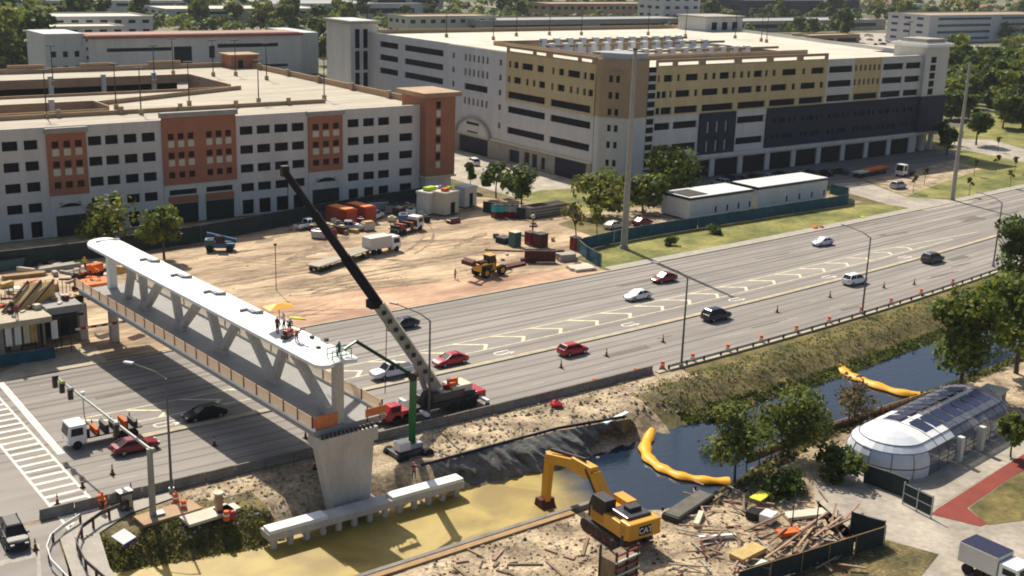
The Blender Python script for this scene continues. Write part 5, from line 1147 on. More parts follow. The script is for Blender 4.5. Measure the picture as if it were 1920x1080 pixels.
# ================================================================ STREET FURNITURE
M['lampgrey'] = mat('lamp_pole_grey', (.13, .125, .115), rough=.6)
def lamp_post(x, y, H, arm, label, group='street lamps along the highway', uv=None, aim=PI / 2, m_='lampgrey'):
    u, v = uv or U(x, y); t = thing('street_lamp', label, 'street lamp', (u, v, 0), 0, group)
    MB().tube([(0, 0, 0), (0, 0, H)], .15, 8, .09).build('pole', m_, t); MB().tube([(0, 0, 0), (0, 0, .6)], .28, 8).build('base', 'steel', t)
    c, s = math.cos(aim), math.sin(aim)
    pts = [(0, 0, H - .1), (c * arm * .3, s * arm * .3, H + .5), (c * arm, s * arm, H + 1.0)]
    MB().tube(pts, .08, 6, .05).build('arm', m_, t); MB().box(c * (arm + .3), s * (arm + .3), H + .93, .95, .38, .16, aim).build('lamp_head', 'silver', t)
    return t
lamp_post(804, 790, 11.6, 4.5, 'lamp post standing by the mobile crane', aim=R(112))
lamp_post(1277, 690, 11.8, 4.4, 'lamp post in the middle of the guardrail between red car and dark car', aim=R(105))
lamp_post(1616, 590, 11.6, 4.2, 'lamp post behind the white four-wheel drive at the guardrail', aim=R(95))
lamp_post(1862, 500, 11.2, 4.0, 'lamp post at the right end of the highway by the near trees', aim=R(95))
lamp_post(322, 925, 11.4, 3.6, 'lamp post in front of the footbridge with a bent upper arm', aim=R(125))
def mono(x, y, H, label, r):
    u, v = U(x, y); t = thing('power_pole', label, 'power pole', (u, v, 0), 0)
    MB().tube([(0, 0, 0), (0, 0, H)], r, 14, r * .5).build('shaft', 'pier' if False else 'concrete', t, smooth=True); MB().tube([(0, 0, 0), (0, 0, .5)], r * 1.25, 14).build('base', 'steel', t)
    MB().tube([(0, 0, H), (0, 0, H + .3)], r * .7, 10).build('cap', 'dsteel', t)
mono(1170, 466, 34.3, 'tall grey concrete power pole at the blue-green fence', .62); mono(1785, 376, 30.0, 'tall grey power pole on the lawn side of the highway right', .5)
for x, y, H, lab in ((1283, 322, 3, 'thin post by the parking strip behind the cabins'), (518, 545, 7, 'thin survey pole standing in the dirt yard'), (158, 780, 2.6, 'thin white-topped marker in the far lanes left of the footbridge')):
    t = thing('marker_pole', lab, 'pole', (*U(x, y), 0)); MB().tube([(0, 0, 0), (0, 0, H)], .06, 6).build('shaft', 'dsteel' if x != 158 else 'steel', t); MB().box(0, 0, H - .1, .35, .35, .3).build('cap', 'white' if x == 158 else 'dsteel', t)
for i, (x, y) in enumerate(((1732, 340), (1752, 378 - 24), (1712, 365), (1867, 322), (1890, 330), (1826, 330), (1815, 368), (1736, 302 + 40))):
    pass
# traffic signal mast
ms = thing('signal_mast', 'traffic signal mast with long grey arm over the stop line', 'traffic signal', (34.4, 96.6, 0))
MB().tube([(0, 0, -.3), (0, 0, 6.8)], .32, 12, .26).build('pole', 'steel', ms, smooth=True)
a1_ = Vector(U(105, 708, 6.9)) - Vector((34.4, 96.6)); a1_ = Vector((a1_.x, a1_.y, 7.0))
MB().tube([(.25, -.5, 6.75), (0, 0, 6.75), tuple(a1_)], .22, 10, .09).build('arm', 'steel', ms, smooth=True)
for f, m_ in ((.985, 'dsteel'), (.90, 'lime'), (.80, 'silver'), (.30, 'silver')):
    p = a1_ * f; MB().box(p.x - .25, p.y, 5.9 + f * .1, .45, .4, 1.15).build('signal_head', 'dsteel', ms); MB().box(p.x - .25, p.y - .23, 6.95 + f * .1, .6, .06, .25).build('signal_visor', m_, ms)
MB().box(.5, -.1, -.05, .9, .8, .6).build('base', 'steel', ms)
# sign with white diamond back / octagon, on the weedy bank
sg = thing('tilted_sign', 'bright white square panel lying on the weedy bank', 'panel', (*U(231, 996, .8), .25), .5); o = MB().bb(-.8, .8, -.7, .7, 0, .07).build('panel', 'white', sg); o.rotation_euler = (.35, 0, 0); MB().tube([(0, 0, -.6), (0, .2, 0)], .06, 6).build('post', 'steel', sg)
o = MB().bb(-.8, .8, -.74, -.70, -.3, .05).build('edge', mat('violet_edge', (.08, .04, .35)), sg); o.rotation_euler = (.35, 0, 0)
# signal control cabinet and dark drum cluster near the corner
cbn = thing('control_cabinet', 'grey signal cabinet and posts at the street corner', 'cabinet', (*U(235, 955, 0), .1), .1); MB().bb(-.6, .6, -.45, .45, 0, 1.7).build('body', 'dsteel', cbn, bevel=.04); MB().bb(-.65, .65, -.5, .5, 1.7, 1.8).build('lid', 'steel', cbn); MB().bb(-.5, .5, -.47, -.45, .2, 1.5).build('door', 'steel', cbn)
# curved guardrail and barrier at the street corner
def rail(name, pts, label, h=.75, m_='steel', postm='rust', z=0.0, gap=3.8, group=None):
    t = thing(name, label, 'guardrail', (pts[0][0], pts[0][1], z), 0, group); o = pts[0]
    P3 = [(p[0] - o[0], p[1] - o[1]) for p in pts]
    mb = MB()
    for dz_, th in ((.0, .16), (.2, .16)):
        for a, b in zip(P3, P3[1:]): mb.beam((a[0], a[1], h - .3 + dz_), (b[0], b[1], h - .3 + dz_), .08, th)
    mb.build('rail', m_, t); acc = 0; nxt = 0
    for a, b in zip(P3, P3[1:]):
        L = math.dist(a, b)
        while nxt <= acc + L:
            f = (nxt - acc) / L; MB().box(a[0] + (b[0] - a[0]) * f, a[1] + (b[1] - a[1]) * f + .15 * 0, -.35, .18, .22, h + .3).build('post', postm, t); nxt += gap
        acc += L
    return t
us = [102 + i * 4 for i in range(45)]
rail('guardrail', [(u, v_near(u) - .6) for u in us], 'long dark guardrail on posts between highway and canal bank', gap=3.2)
rail('guardrail', [U(x, y, .5) for x, y in ((150, 970), (118, 990), (96, 1008), (88, 1030), (96, 1055), (120, 1080), (150, 1110))], 'curved pale guardrail round the street corner', m_='white_conc', z=.12)
rail('handrail_fence', [U(x, y, .8) for x, y in ((240, 945), (190, 965), (155, 990), (143, 1020), (160, 1055), (200, 1090))], 'low olive handrail on the inner side of the corner footway', m_='dsteel', h=1.1, gap=2.0, z=.1)
# concrete barrier in segments
k = 0
for i in range(24):
    u = 27.6 + i * 3.06
    if u > 100: break
    t = tag(MB().sideprism([(-.3, 0), (.3, 0), (.3, .12), (.12, .4), (.09, .95), (-.09, .95), (-.12, .4), (-.3, .12)], -1.5, 1.5).build('concrete_barrier', 'barrier', bevel=.02), 'grey concrete barrier segment in the line between highway and bridge pier', 'barrier', 'concrete barrier segments along the near edge')
    t.location = (u, v_near(u) + .1 - .25, .03); t.rotation_euler = (0, 0, PI / 2 + random.uniform(-.01, .01))
# barrels and cones
drum = thing('traffic_drum', 'orange drum with dark base standing along the guardrail', 'traffic drum', (0, 0, 0), 0, 'orange drums along the guardrail')
MB().tube([(0, 0, .08), (0, 0, 1.0)], .30, 12, .24).build('body', 'orange', drum, smooth=True); MB().tube([(0, 0, 0), (0, 0, .08)], .42, 12).build('base', 'tyre', drum); MB().tube([(0, 0, .55), (0, 0, .7)], .285, 12, .27).build('band', 'white', drum)
sp_ = [(1108, 722), (1180, 700), (1232, 688), (1290, 674), (1360, 658), (1420, 640), (1487, 622), (1550, 605), (1612, 588), (1665, 570), (1720, 552), (1780, 533)]
for i, (x, y) in enumerate(sp_):
    u = U(x, y)[0]; loc = (u, v_near(u) + .15, .03)
    if i == 0: drum.location = loc
    else: copy_tree(drum, loc)
cone = thing('traffic_cone', 'slim dark orange cone on the near carriageway', 'traffic cone', (0, 0, 0), 0, 'slim cones on the near lanes')
MB().tube([(0, 0, .04), (0, 0, 1.1)], .17, 10, .03).build('body', mat('burnt_orange', (.20, .05, .02)), cone, smooth=True); MB().box(0, 0, 0, .48, .48, .05).build('base', 'tyre', cone); MB().tube([(0, 0, .6), (0, 0, .75)], .1, 10, .075).build('band', 'white', cone)
cp = [(1052, 690), (1137, 668), (1243, 642), (1457, 586), (1556, 558), (1657, 540), (1714, 534), (402, 836), (211, 890), (155, 915), (108, 947), (67, 1032), (246, 925), (573, 822), (590, 880)]
for i, (x, y) in enumerate(cp):
    loc = (*U(x, y), .035)
    if i == 0: cone.location = loc
    elif y > 815 and x < 320: copy_tree(cone, loc, label='slim dark cone around the crosswalk corner', group='cones around the crosswalk corner')
    else: copy_tree(cone, loc)
# little orange flags / red bags
def lump(name, label, cat, x, y, s, m_, z=0.0, seed=1, flat=.6):
    q = random.Random(seed); mb = MB().ball(0, 0, s * flat * .6, s, flat, 10)
    mb.v = [(a * q.uniform(.8, 1.2), b * q.uniform(.8, 1.2), c * q.uniform(.85, 1.15)) for a, b, c in mb.v]
    o = tag(mb.build(name, m_, smooth=True), label, cat); o.location = (*U(x, y, z), z); return o
lump('red_sack', 'bright red sack on the sandy bank right of the crane', 'sack', 1043, 762, .75, 'red', 0.05)
for i in range(2):
    pass
lump('red_cover', 'red cover lying on the verge by the far kerb', 'cover', 1528, 428, .7, 'orange', .05, 3, .4); lump('red_cover', 'red and orange cover beside the first one on the verge', 'cover', 1540, 427, .5, 'red', .05, 4, .5)
lump('yellow_bag', 'yellow bag on the dry grass right of the verge', 'bag', 1618, 408, .6, 'lime', .05, 5, .3)
lump('red_drum', 'red bin bag on the weedy bank by the white slabs', 'bag', 432, 972, .5, 'red', .05, 6, .9)

# ================================================================ CANAL THINGS
# black fabric over the bank
def cloth(name, top, bot, m_, label, cat, zt, zb, fold=.35, seg=110, rows_=12):
    def samp(pl, f):
        L = [0]
        for a, b in zip(pl, pl[1:]): L.append(L[-1] + math.dist(a, b))
        d = f * L[-1]
        for i in range(len(pl) - 1):
            if d <= L[i + 1] + 1e-6:
                k = (d - L[i]) / (L[i + 1] - L[i]); return (pl[i][0] + (pl[i + 1][0] - pl[i][0]) * k, pl[i][1] + (pl[i + 1][1] - pl[i][1]) * k)
    T_ = [samp([U(*p, zt) for p in top], i / seg) for i in range(seg + 1)]; B_ = [samp([U(*p, zb) for p in bot], i / seg) for i in range(seg + 1)]
    mb = MB(); q = random.Random(2); ph = [q.uniform(0, 6) for _ in range(4)]
    for j in range(rows_):
        f = j / (rows_ - 1)
        for i in range(seg + 1):
            w = fold * f * (math.sin(i * .7 + ph[0] + f * 2.5) * .7 + math.sin(i * 1.55 + ph[1] - f * 3) * .6 + math.sin(i * .27 + ph[2]) * .6)
            nv = mnoise.noise(Vector((i * .16, f * 2.2, 3.1))) * 1.5 + mnoise.noise(Vector((i * .5, f * 5, 7.7))) * .7; w = w * .35 + fold * nv * math.sin(f * PI * .9 + .1); x = T_[i][0] * (1 - f) + B_[i][0] * f; y = T_[i][1] * (1 - f) + B_[i][1] * f
            mb.v.append((x, y - w - math.sin(f * PI) * .5 - .25, zt * (1 - f) + zb * f + (math.sin(i * 1.3) * .08 if j else 0)))
    for j in range(rows_ - 1):
        for i in range(seg): a = j * (seg + 1) + i; mb.f.append((a, a + seg + 1, a + seg + 2, a + 1)); mb.mi.append(0)
    return tag(mb.build(name, m_, smooth=True), label, cat)
cloth('bank_tarpaulin', [(800, 866), (850, 852), (905, 840), (980, 822), (1045, 806), (1120, 793), (1180, 784)], [(812, 905), (870, 912), (960, 893), (1040, 878), (1100, 862), (1116, 836), (1190, 800)], 'tarp', 'wrinkled black fabric draped down the canal bank', 'tarpaulin', .55, -1.95, .6)
mb = MB(); tp = [Vector((*U(x, y, .62), .62)) for x, y in ((790, 872), (820, 864), (907, 840), (1045, 803), (1120, 790), (1172, 781))]; mb.tube(tp, .16, 6); tag(mb.build('tarpaulin_edge_roll', mat('dark_roll', (.02, .015, .025))), 'dark rolled top edge of the black bank fabric', 'fabric roll')
mb = MB(); mb.box(0, 0, 0, 4.5, .5, .22, .25); o = tag(mb.build('white_pipe', 'white_conc'), 'short white pipe at the right end of the dark fabric roll', 'pipe'); o.location = (*U(1155, 783, .5), .35)
# dark sheet pile wall / silt fence stakes in front of the pier
def boom(pts, label, r0):
    P = [Vector((*U(x, y, -1.8), -1.82)) for x, y in pts]; fine_ = []
    for i in range(len(P) - 1):
        for k in range(6): fine_.append(P[i].lerp(P[i + 1], k / 6))
    fine_.append(P[-1]); sm = fine_[:]
    for _ in range(3): sm = [sm[0]] + [(sm[i - 1] + sm[i] * 2 + sm[i + 1]) / 4 for i in range(1, len(sm) - 1)] + [sm[-1]]
    mb = MB(); n = len(sm)
    for i, p in enumerate(sm):
        d = (sm[min(i + 1, n - 1)] - sm[max(0, i - 1)]).normalized(); s = Vector((-d.y, d.x, 0)); r = r0 * (.85 + .15 * math.sin(i * 1.1)) * (1 if i > 2 else .5 + .16 * i)
        for k in range(8): a = 2 * PI * k / 8; mb.v.append(p + s * math.cos(a) * r + Vector((0, 0, math.sin(a) * r * .55 + (0.5 - i * .17 if i < 3 else 0))))
    for i in range(n - 1):
        for k in range(8): mb.f.append((i * 8 + k, i * 8 + (k + 1) % 8, (i + 1) * 8 + (k + 1) % 8, (i + 1) * 8 + k)); mb.mi.append(0)
    mb.f += [tuple(range(7, -1, -1)), tuple(range((n - 1) * 8, n * 8))]; mb.mi += [0, 0]
    t = thing('turbidity_curtain', label, 'floating curtain', (0, 0, 0), 0); mb.build('float', 'curtain', t, smooth=True)
    mb = MB(); mb.tube([p + Vector((0, .35, .12)) for p in sm], .09, 5); mb.build('cable', 'orange', t)
    return t
boom([(1222, 812), (1208, 835), (1214, 858), (1240, 878), (1275, 893), (1320, 901), (1368, 903)], 'bright yellow floating curtain curving across the canal by the excavator', .78)
boom([(1575, 672), (1578, 695), (1600, 706), (1640, 722), (1690, 738), (1752, 742)], 'bright yellow floating curtain farther up the canal near the right trees', .9)
# canal wall, pontoon and planks
tag(MB().bb(20, 70.4, 77.0, 77.5, -3.0, .28).build('canal_wall', 'barrier', bevel=.02), 'concrete canal wall along the yellow water', 'wall', None, 'structure')
tag(MB().bb(38, 66.5, 76.3, 76.95, .03, .22).build('wall_timber', 'wood'), 'long pinkish timber lying along the canal wall', 'timber')
pt = thing('pontoon', 'dark flat pontoon moored by the yellow curtain', 'pontoon', (*U(1290, 955, 0), .05), math.atan2(U(1335, 925, -1.6)[1] - U(1245, 985, -1.6)[1], U(1335, 925, -1.6)[0] - U(1245, 985, -1.6)[0]))
MB().bb(-3.4, 3.4, -.95, .85, -.2, .55).build('hull', 'dsteel', pt, bevel=.05); MB().bb(-3.2, 3.2, -.8, .7, .55, .62).build('deck', mat('weathered_deck', (.12, .11, .09), var=.3, scale=1.2), pt)
for x in (-3, 3): MB().tube([(x, 1.0, .6), (x, 1.0, 1.0)], .12, 8).build('bollard', 'dsteel', pt)
tag(MB().tube([(*U(1265, 962, -1), -1.15), (*U(1300, 938, -1), -1.0)], .22, 8).build('white_hose', 'white_conc'), 'short white hose lying on the dark pontoon', 'hose')

# ================================================================ SITE THINGS
ct = thing('open_container', 'left orange open-topped container near the left garage', 'container', (*U(640, 418, 0), 0), 1.75)
def container(t, m_, inner):
    for s in (-1, 1):
        mb = MB(); mb.bb(-3, 3, s * 1.25 - .06, s * 1.25 + .06, .15, 3.0)
        for k in range(9): mb.bb(-2.8 + k * .7, -2.6 + k * .7, s * 1.25 + s * .06 - .06, s * 1.25 + s * .06 + .06, .2, 2.55)
        mb.build('side_panel', m_, t)
        MB().bb(s * 3 - .06, s * 3 + .06, -1.19, 1.19, .15, 3.0).build('end_panel', m_, t)
    MB().bb(-3, 3, -1.2, 1.2, .1, .25).build('floor', 'rust', t); MB().bb(-2.5, 2.5, -1.1, 1.1, 3.0, 3.12).build('cover', inner, t)
mo = mat('orange_cover', (.85, .26, .08), var=.08); M['redbox'] = mat('red_container_paint', (.42, .06, .03), var=.15)
container(ct, 'redbox', mo); ct2 = copy_tree(ct, (*U(676, 413, 0), 0), label='right orange open-topped container near the left garage', group=None)
def cabin(x, y, label, L, W_, H, rz=0.0, m_='offwhite', roofm='white', nwin=4, name='site_cabin', uv=None, z=.35, dark=True, winh=(1.0, 2.2), ww=.45):
    t = thing(name, label, 'cabin', (*(uv or U(x, y)), 0), rz)
    mb = MB(); mb.bb(-L / 2, L / 2, -W_ / 2, W_ / 2, z, H); mb.build('wall', m_, t)
    MB().bb(-L / 2 - .15, L / 2 + .15, -W_ / 2 - .15, W_ / 2 + .15, H - .2, H + .28).build('fascia', 'navy' if dark else roofm, t); MB().bb(-L / 2 + .02, L / 2 - .02, -W_ / 2 + .02, W_ / 2 - .02, H + .283, H + .34).build('roof', roofm, t)
    for k in range(5): MB().bb(-L / 2 + .3 + k * (L - .9) / 4, -L / 2 + .6 + k * (L - .9) / 4, -W_ / 2 + .2, W_ / 2 - .2, 0.03, z).build('support', 'dsteel', t)
    for k in range(nwin):
        x0 = -L * .1 + k * (L * .55) / max(1, nwin - 1); MB().bb(x0, x0 + ww, -W_ / 2 - .03, -W_ / 2, *winh).build('window', 'blkwin', t)
    return t
cabin(0, 0, 'left white-roofed site cabin behind the blue-green fence', 18.3, 7.6, 4.3, .02, uv=(175.3, 165.4)); cabin(0, 0, 'right longer white-roofed site cabin behind the blue-green fence', 22.5, 7.2, 4.5, .02, uv=(197.3, 165.6), nwin=4)
for c in [o for o in COL.objects if o.name.startswith('site_cabin') and o.parent is None][:1]:
    MB().bb(-8.6, -3.2, -2.9, 2.6, 4.65, 4.75).build('dark_roof_patch', 'dsteel', c)
cabin(813, 398, 'boxy white site unit with cluttered roof beside the corner tower', 6.5, 3.2, 4.2, .3, m_='offwhite', roofm='offwhite', nwin=2, dark=False, name='site_unit'); cabin(836, 402, 'tall white site unit with dark doorway near the corner tower', 4.2, 3.0, 4.4, .3, m_='cream', roofm='lime' if False else 'cream', nwin=1, dark=False, name='site_unit', winh=(.4, 2.6), ww=1.3)
cabin(873, 388, 'pale upright unit with dark door right of the white site units', 3.6, 2.6, 4.0, .25, m_='offwhite', roofm='offwhite', nwin=1, dark=False, name='site_unit', ww=1.0, winh=(.4, 3))
for i, (x, lab, m_) in enumerate(((928, 'left turquoise portable toilet on the dark red base', 'aqua'), (939, 'second turquoise portable toilet from the left', 'aqua'), (954, 'third portable toilet, pale grey, right of the turquoise pair', 'silver'), (965, 'rightmost portable toilet, pale grey', 'silver'))):
    t = thing('portable_toilet', lab, 'toilet', (*U(x, 408), 0), .1); MB().bb(-.55, .55, -.6, .6, 0.03, 1.2).build('base', 'dred', t); MB().bb(-.52, .52, -.57, .57, 1.2, 2.4).build('upper_wall', m_, t); MB().bb(-.6, .6, -.65, .65, 2.4, 2.55).build('roof', 'darkgrey', t); MB().bb(-.3, .3, -.62, -.6, .2, 1.15).build('door', 'rust', t)
screen('screened_fence', [U(905, 398), U(985, 412)], 2.2, 'gscreen', 'dark screen behind the portable toilets')
ft = thing('frac_tank', 'long low grey-white skip in front of the round trees', 'skip', (*U(1020, 403), 0), .05); MB().bb(-4.8, 4.8, -1.4, 1.4, .2, 2.2).build('body', 'concrete', ft, bevel=.05); MB().bb(-4.6, 4.6, -1.2, 1.2, 2.2, 2.25).build('interior', 'hole', ft)
for k in range(3): MB().bb(-4.8, 4.8, -1.47, -1.4, .5 + k * .6, .65 + k * .6).build('rib', 'dsteel', ft)
def post_group(): pass
fw = thing('steel_formwork', 'dark red steel formwork panel leaning by the yard corner', 'formwork', (*U(1012, 492), 0), -.55)
MB().bb(-2.6, 2.6, -.08, .08, .1, 2.3).build('sheet', 'rust', fw)
for k in range(6): MB().bb(-2.6 + k * 1.02, -2.5 + k * 1.02, -.25, -.08, .1, 2.3).build('rib', 'dred', fw)
MB().bb(-2.8, 2.8, -.3, -.08, 2.0, 2.15).build('waler', 'steel', fw)
for x, y, w, h, m_, lab in ((965, 462, 1.6, 2.6, 'teal', 'teal steel box standing at the yard corner'), (945, 455, 2.2, 1.0, 'gscreen', 'low dark green crate left of the teal box'), (994, 458, 1.5, 2.2, 'dred', 'left dark red rack behind the formwork panel'), (1013, 463, 1.9, 2.4, 'rust', 'right dark red rack behind the formwork panel'), (1078, 468, 1.4, 2.2, 'dred', 'dark red post box at the end of the blue-green fence')):
    t = thing('storage_rack' if 'rack' in lab else 'steel_box', lab, 'rack' if 'rack' in lab else 'box', (*U(x, y), 0), .15); MB().bb(-w / 2, w / 2, -w / 2, w / 2, .03, h).build('body', m_, t, bevel=.04); MB().bb(-w / 2 - .06, w / 2 + .06, -w / 2 - .06, w / 2 + .06, h, h + .1).build('lid', 'cream' if m_ == 'teal' else 'dsteel', t)
    for k in range(3): MB().bb(-w / 2 + .1 + k * w / 3, -w / 2 + .22 + k * w / 3, -w / 2 - .05, -w / 2, .1, h - .1).build('rib', m_, t)
stack(1062, 488, 'stack of grey barrier segments by the yard corner', 6, .6, 3.2, .6, 'concrete', -.2, name='barrier_stack'); stack(960, 500, 'dark beams lying behind the wheel loader', 3, .5, 5.5, .4, 'rust', .1)
stack(1090, 505, 'pale concrete slabs at the kerb end of the yard', 6, 1.0, 4.2, .25, 'roofwhite', -.12); stack(945, 470, 'pale pipes lying across the dirt', 3, .35, 6.5, .3, 'peach', -.7); stack(1035, 478, 'long grey steel beam behind the formwork panel', 2, .4, 7, .4, 'steel', -.5)
t = thing('warning_post', 'red post with white ball top at the yard corner', 'post', (*U(998, 452), 0)); MB().tube([(0, 0, 0), (0, 0, 4.2)], .14, 8).build('shaft', 'dred', t); MB().ball(0, 0, 4.5, .4).build('ball', 'cream', t)
# yard clutter between the containers and cabins
q = random.Random(9)
for i, (x, y, m_, lab, a, b, c) in enumerate(((690, 432, 'cream', 'cream crate below the right orange container', 2.2, 1.6, 1.5), (705, 395, 'silver', 'grey sheeted load behind the crew truck', 4.5, 2.2, 1.8), (722, 385, 'lime', 'yellow-green generator behind the crew truck', 2.2, 1.4, 1.7), (600, 412, 'blue', 'blue sheeted load left of the orange containers', 3.0, 2.0, 1.6), (735, 400, 'steel', 'grey compressor beside the service lorry', 2.6, 1.6, 1.6), (1000, 425, 'offwhite', 'small pale board in the yard', 1.5, .8, .5), (755, 395, 'ply', 'yellow plywood stack behind the service lorry', 2.4, 1.6, 1.2), (775, 397, 'cream', 'cream sack pile right of the plywood stack', 2.0, 1.2, .9), (620, 436, 'lime', 'yellow-green bag by the crane boom', 1.2, 1.0, .8), (850, 418, 'dred', 'small red trailer in front of the site units', 2.6, 1.4, .7))):
    t = thing('site_equipment', lab, 'equipment', (*U(x, y), 0.03), q.uniform(-.5, .5)); MB().bb(-a / 2, a / 2, -b / 2, b / 2, .15, c).build('body', m_, t, bevel=.12); MB().bb(-a / 2 + .2, a / 2 - .2, -b / 2 + .2, b / 2 - .2, c, c + .2).build('top', 'dsteel' if m_ != 'cream' else 'ply', t); MB().bb(-a / 2, a / 2, -b / 2 + .1, b / 2 - .1, 0, .15).build('skid', 'dsteel', t)
screen('screened_fence', [(127.6, 142.9), (129.2, 148.5), (131, 152.5)], 2.4, 'bscreen', 'short blue-green screen at the yard corner by the kerb'); screen('screened_fence', [(131.2, 153.2), (141, 154.9), (152, 155.6), (163, 155.8), (208, 155.9)], 2.3, 'bscreen', 'long blue-green screened fence in front of the site cabins'); screen('screened_fence', [(208.2, 156), (214.6, 161), (214.6, 166)], 2.3, 'bscreen', 'end of the blue-green fence turning back beside the right cabin')
for x, y, s, lab in ((1300, 462, 2.6, 'dark shrub in front of the blue-green fence'), (1345, 448, 3.0, 'low dark hedge clump below the left cabin'), (1447, 420, 2.0, 'grey rock on the verge below the cabins')):
    pass
# ---------------- near bank, right: pavilion, fences, debris
gp = thing('glass_pavilion', 'capsule-shaped glass pavilion with rounded white end', 'pavilion', (0, 0, 0.05))
m = bpy.data.materials.new('pavilion_glass'); m.use_nodes = True; pb = m.node_tree.nodes['Principled BSDF']; pb.inputs['Base Color'].default_value = (.16, .18, .22, 1); pb.inputs['Roughness'].default_value = .12; pb.inputs['Alpha'].default_value = .6; pb.inputs['Specular IOR Level'].default_value = .8; M['pavglass'] = m
M['pavwhite'] = mat('frosted_panel', (.60, .63, .66), rough=.35, var=.06, spec=.5); M['solar'] = mat('solar_panel', (.02, .025, .06), rough=.15, var=.3, spec=.7)
pa = Vector((101.3, 67.4)); pb_ = Vector((118.6, 69.6)); RW, HH = 4.35, 3.9; ax = (pb_ - pa).normalized(); nrm = Vector((-ax.y, ax.x)); Lp = (pb_ - pa).length
prof = [(1.0, 0), (1.02, 1.2), (1.0, 2.0), (.93, 2.7), (.76, 3.3), (.48, 3.68), (.2, 3.87), (0, 3.9)]
def ring_(r):
    pts = []; 
    for k in range(13): a = PI / 2 + PI * k / 12; pts.append(pa + ax * (math.cos(a) * RW * r) + nrm * (math.sin(a) * RW * r))
    for k in range(1, 9): pts.append(pa - nrm * RW * r + ax * Lp * k / 9)
    for k in range(13): a = -PI / 2 + PI * k / 12; pts.append(pb_ + ax * (math.cos(a) * RW * r) + nrm * (math.sin(a) * RW * r))
    for k in range(1, 9): pts.append(pb_ + nrm * RW * r - ax * Lp * k / 9)
    return pts
rings = [[(p.x, p.y, z_) for p in ring_(max(r, .002))] for r, z_ in prof]; N = len(rings[0])
wh = MB(); gs = MB(); rb = MB(); wr_ = MB()
for j in range(len(rings) - 1):
    for k in range(N):
        q4 = [rings[j][k], rings[j][(k + 1) % N], rings[j + 1][(k + 1) % N], rings[j + 1][k]]
        left = k < 12
        if left: (wh).add(q4, [(0, 1, 2, 3)])
        elif (k < 15 or k >= N - 3) and j >= 3: wr_.add(q4, [(0, 1, 2, 3)])
        else: gs.add(q4, [(0, 1, 2, 3)])
wh.build('white_end_panels', 'pavwhite', gp); gs.build('glass_shell', 'pavglass', gp); wr_.build('white_roof_panels', 'white', gp)
for k in range(0, N):
    if k < 13 and k % 2: continue
    rb.tube([rings[j][k] for j in range(4 if k < 13 else len(rings))], .05, 4)
for j in (0, 1, 3, 4):
    rb.tube([rings[j][k % N] for k in range(N + 1)], .06, 4)
rb.build('frame', mat('dark_frame', (.10, .09, .13), rough=.4), gp)
for side in (1, -1):
    for k in range(7):
        c = pa + ax * (3.2 + k * 2.2) + nrm * side * 1.45; o = MB().box(0, 0, 0, 1.9, 2.0, .08).build('solar_panel', 'solar', gp); o.location = (c.x, c.y, 3.78); o.rotation_euler = (-side * .26, 0, math.atan2(ax.y, ax.x))
mb = MB(); mb.prism([(p.x, p.y) for p in ring_(1.12)], 0, .12); mb.build('plinth', 'concrete', gp)
c = pa + ax * 6 - nrm * 4.6
for k in (0, 1): MB().box(c.x + k * 4.5, c.y + .4 * k, .1, .6, .6, 2.7).build('door_pillar', 'offwhite', gp)
for k in range(6): p_ = pa + ax * (2 + 2.6 * k) + nrm * random.uniform(-1, 1); MB().box(p_.x, p_.y, .12, 1.4, 1.0, random.uniform(.8, 2.2)).build('interior_fitting', random.choice(['cream', 'offwhite', 'dsteel']), gp)
screen('screened_fence', [U(1618, 905), U(1700, 935)], 2.0, 'gscreen', 'dark green screened fence in front of the rounded pavilion end', post=2)
gt = thing('mesh_gate', 'dark gate with white rails beside the red path', 'gate', (*U(1692, 945), 0), math.atan2(U(1745, 972)[1] - U(1692, 945)[1], U(1745, 972)[0] - U(1692, 945)[0]))
Lg = math.dist(U(1692, 945), U(1745, 972)); MB().bb(0, Lg, -.03, .03, .2, 2.2).build('gate_leaf', 'gscreen', gt)
for z_ in (.2, 1.15, 2.1): MB().bb(0, Lg, -.06, -.03, z_, z_ + .09).build('rail', 'silver', gt)
for k in range(3): MB().bb(k * Lg / 2 - .05, k * Lg / 2 + .05, -.07, .07, 0, 2.3).build('gate_post', 'silver', gt)
screen('screened_fence', [U(1592, 1000), U(1655, 1018)], 2.1, 'gscreen', 'dark screened fence panel with pale top at the gravel lot', postm='silver'); screen('screened_fence', [U(1655, 1022), U(1600, 1040), U(1500, 1072), U(1380, 1110)], 1.9, 'gscreen', 'long dark green screened fence around the debris yard', postm='wood')
screen('screened_fence', [U(1398, 1092), U(1440, 1098)], 1.5, 'gscreen', 'short dark panel at the bottom edge of the debris yard')
kb = thing('kiosk', 'small beige kiosk with pale roof behind the pavilion', 'kiosk', (*U(1856, 768), 0), .2); MB().bb(-1.5, 1.5, -1.1, 1.1, 0, 2.3).build('wall', 'peach', kb); MB().bb(-1.7, 1.7, -1.3, 1.3, 2.3, 2.5).build('roof', 'cream', kb); MB().bb(-.4, .4, -1.13, -1.1, 0, 1.9).build('door', 'dsteel', kb)
screen('screened_fence', [U(1758, 755, 0), U(1800, 775, 0), U(1840, 790, 0)], 1.8, 'gscreen', 'dark fence behind the far end of the pavilion')
mbr = [U(x, y) for x, y in ((1400, 868), (1470, 840), (1560, 808), (1650, 778), (1752, 745))]
t = thing('timber_railing', 'brown timber railing along the near canal bank', 'railing', (mbr[0][0], mbr[0][1], -.3)); o_ = mbr[0]
